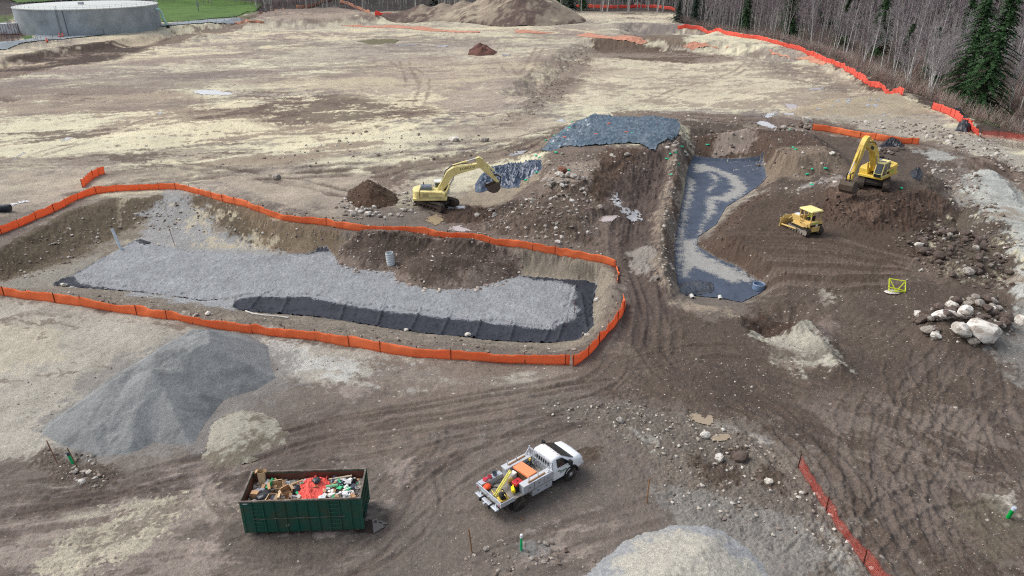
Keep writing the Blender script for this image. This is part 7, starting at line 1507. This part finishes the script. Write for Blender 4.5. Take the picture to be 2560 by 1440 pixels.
for px, py, j, s, lb in ((2402, 262, 0, 1.1, 'tallest dark green conifer towering over the bare trees near the right edge'), (2330, 205, 2, .9, 'dark conifer half hidden by bare trunks left of the tallest conifer'), (2445, 232, 2, .8, 'lower dark conifer standing right behind the tallest conifer'), (1694, 54, 3, .95, 'short bushy conifer at the near end of the forest fence'), (1736, 60, 1, .7, 'conifer at the wood edge right of the short bushy conifer'), (1850, 72, 1, .7, 'conifer among pale trunks behind the upper forest fence'), (1425, 30, 1, .95, 'dark conifer just right of the spoil berm peak'), (1458, 26, 2, .95, 'slim conifer right of the dark berm conifer, before the red scrap'), (1085, 14, 3, 1.1, 'small conifer rising behind the low end of the spoil berm'), (1400, 22, 2, 1.0, 'conifer partly hidden behind the spoil berm peak')):
    q = ON(px, py); plant(CON[j], q.x, q.y, 'conifer', lb, 'conifer', None, s)
cs = poisson(wood, 34, 18); 
for x, y in cs:
    if math.hypot(x, y) > 175 and x > 95: plant(CON[random.choice((0, 1, 1, 2))], x, y, 'conifer', 'dark conifer scattered among the bare trees deep in the wood', 'conifer', 'conifers deep in the wood', random.uniform(.75, 1.05))
bk = poisson([(60, 440), (420, 330), (520, 420), (420, 520), (60, 520)], 220, 6); kc = [conifer(70+k, 24, .2, 1.3)[1] for k in range(2)]
mass('distant_conifers', bk, kc, M_NEED[1], (.9, 1.3))
for px, py, s in ((4, 92, .5), (26, 93, .45), (50, 88, .35)):
    q = ON(px, py); plant(PROTO[2], q.x, q.y, 'bare_tree', 'small leafless tree on the bank in front of the white container', 'tree', 'leafless trees before the white container', s)
# brush on the forest floor and along the banks
def brush(poly, n, h0, h1, m, name='brush', spread=.5):
    sg = []; XY = np.array(inside_rand(poly, n)); zz = base_h(XY[:, 0], XY[:, 1])
    for (x, y), z in zip(XY, zz):
        for _ in range(9):
            h = random.uniform(h0, h1); a = Vector((x+random.uniform(-.5, .5), y+random.uniform(-.5, .5), z-.1)); t = a+Vector((random.uniform(-1, 1)*spread*h, random.uniform(-1, 1)*spread*h, h)); mid = a.lerp(t, .55)+Vector((random.uniform(-.2, .2)*h, random.uniform(-.2, .2)*h, .05)); sg.append((a, mid, .028, .022)); sg.append((mid, t, .022, .012)); sg.append((mid, mid+Vector((random.uniform(-.6, .6), random.uniform(-.6, .6), random.uniform(.2, .8)))*h*.5, .018, .01))
    V, Fq = prisms(sg, 2); return tag(link(name, npmesh(name, V, Fq, False), m), kind='stuff')
nearw = edge+[(150, 118), (170, 200), (150, 300), (95, 360)]
brush(nearw, 3000, .8, 3.2, mat('reddish_brush', srgb(134,110,104), .9, var=.25, vscale=.3)); brush(nearw, 2000, 1.0, 4.0, mat('grey_brush', srgb(152,142,132), .9, var=.25, vscale=.3)); brush(ONP([(2440,352),(2560,356),(2640,366),(2640,392),(2520,372),(2450,362)]), 90, .3, .9, bpy.data.materials['grey_brush'])
brush(ONP([(0,62),(60,80),(62,96),(30,108),(-60,112),(-60,60)]), 130, .5, 2, bpy.data.materials['reddish_brush']); brush(ONP([(600,10),(760,0),(900,-6),(900,6),(720,14),(650,26)]), 220, .8, 3.0, bpy.data.materials['reddish_brush'])
def leafy(poly, n, m, name='evergreen_undergrowth', s0=.25, s1=.6, hh=1.2):
    XY = np.array(inside_rand(poly, n)); zz = base_h(XY[:, 0], XY[:, 1]); vs, fs = [], []
    for (x, y), z in zip(XY, zz):
        for _ in range(14):
            c = Vector((x, y, z))+Vector((random.gauss(0, .7), random.gauss(0, .7), abs(random.gauss(0, hh*.5)))); u = Vector((random.gauss(0, 1), random.gauss(0, 1), random.gauss(0, .6))).normalized()*random.uniform(s0, s1); w_ = Vector((random.gauss(0, 1), random.gauss(0, 1), random.gauss(0, .6))).normalized()*random.uniform(s0, s1)*.6; b = len(vs); vs += [c, c+u, c+w_]; fs.append((b, b+1, b+2))
    return tag(link(name, npmesh(name, np.array([tuple(q) for q in vs]), np.array(fs), False), m), kind='stuff')
leafy(nearw, 500, mat('dark_undergrowth', srgb(58,66,44), .9, var=.3, vscale=.3))
leafy(ONP([(2340,262),(2480,250),(2560,300),(2555,330),(2460,320),(2400,290)]), 260, mat('moss_grass', srgb(96,110,72), .9, var=.25, vscale=.4), 'grass_tufts', .15, .4, .4)
# ================================================================== light: overcast
w = bpy.data.worlds.new('World'); S.world = w; w.use_nodes = True; nt = w.node_tree; bg = nt.nodes['Background']
sky = nt.nodes.new('ShaderNodeTexSky'); sky.sky_type = 'NISHITA'; sky.sun_disc = False
EL, AZ = 50.0, -72.0   # azimuth from +Y towards +X
sky.sun_elevation = R(EL); sky.sun_rotation = R(AZ); sky.dust_density = 4.0; sky.air_density = 1.0; sky.ozone_density = 1.0
hs = nt.nodes.new('ShaderNodeHueSaturation'); hs.inputs['Saturation'].default_value = .5
nt.links.new(sky.outputs[0], hs.inputs['Color']); nt.links.new(hs.outputs[0], bg.inputs['Color']); bg.inputs['Strength'].default_value = .15
sl = bpy.data.lights.new('sun', 'SUN'); sl.energy = 1.0; sl.angle = R(28); sl.color = (1, .985, .965); so = bpy.data.objects.new('sun', sl); C.objects.link(so)
d = Vector((math.sin(R(AZ))*math.cos(R(EL)), math.cos(R(AZ))*math.cos(R(EL)), math.sin(R(EL))))
so.rotation_euler = (-d).to_track_quat('-Z', 'Y').to_euler()
vs = S.view_settings; vs.view_transform = 'Standard'; vs.look = 'None'; vs.exposure = 0.34; vs.gamma = 1.0; vs.use_curve_mapping = False
S.cycles.use_denoising = False; S.cycles.filter_width = 1.15
S.cycles.max_bounces = 5; S.cycles.diffuse_bounces = 2; S.cycles.glossy_bounces = 2; S.cycles.transparent_max_bounces = 12; S.cycles.transmission_bounces = 3
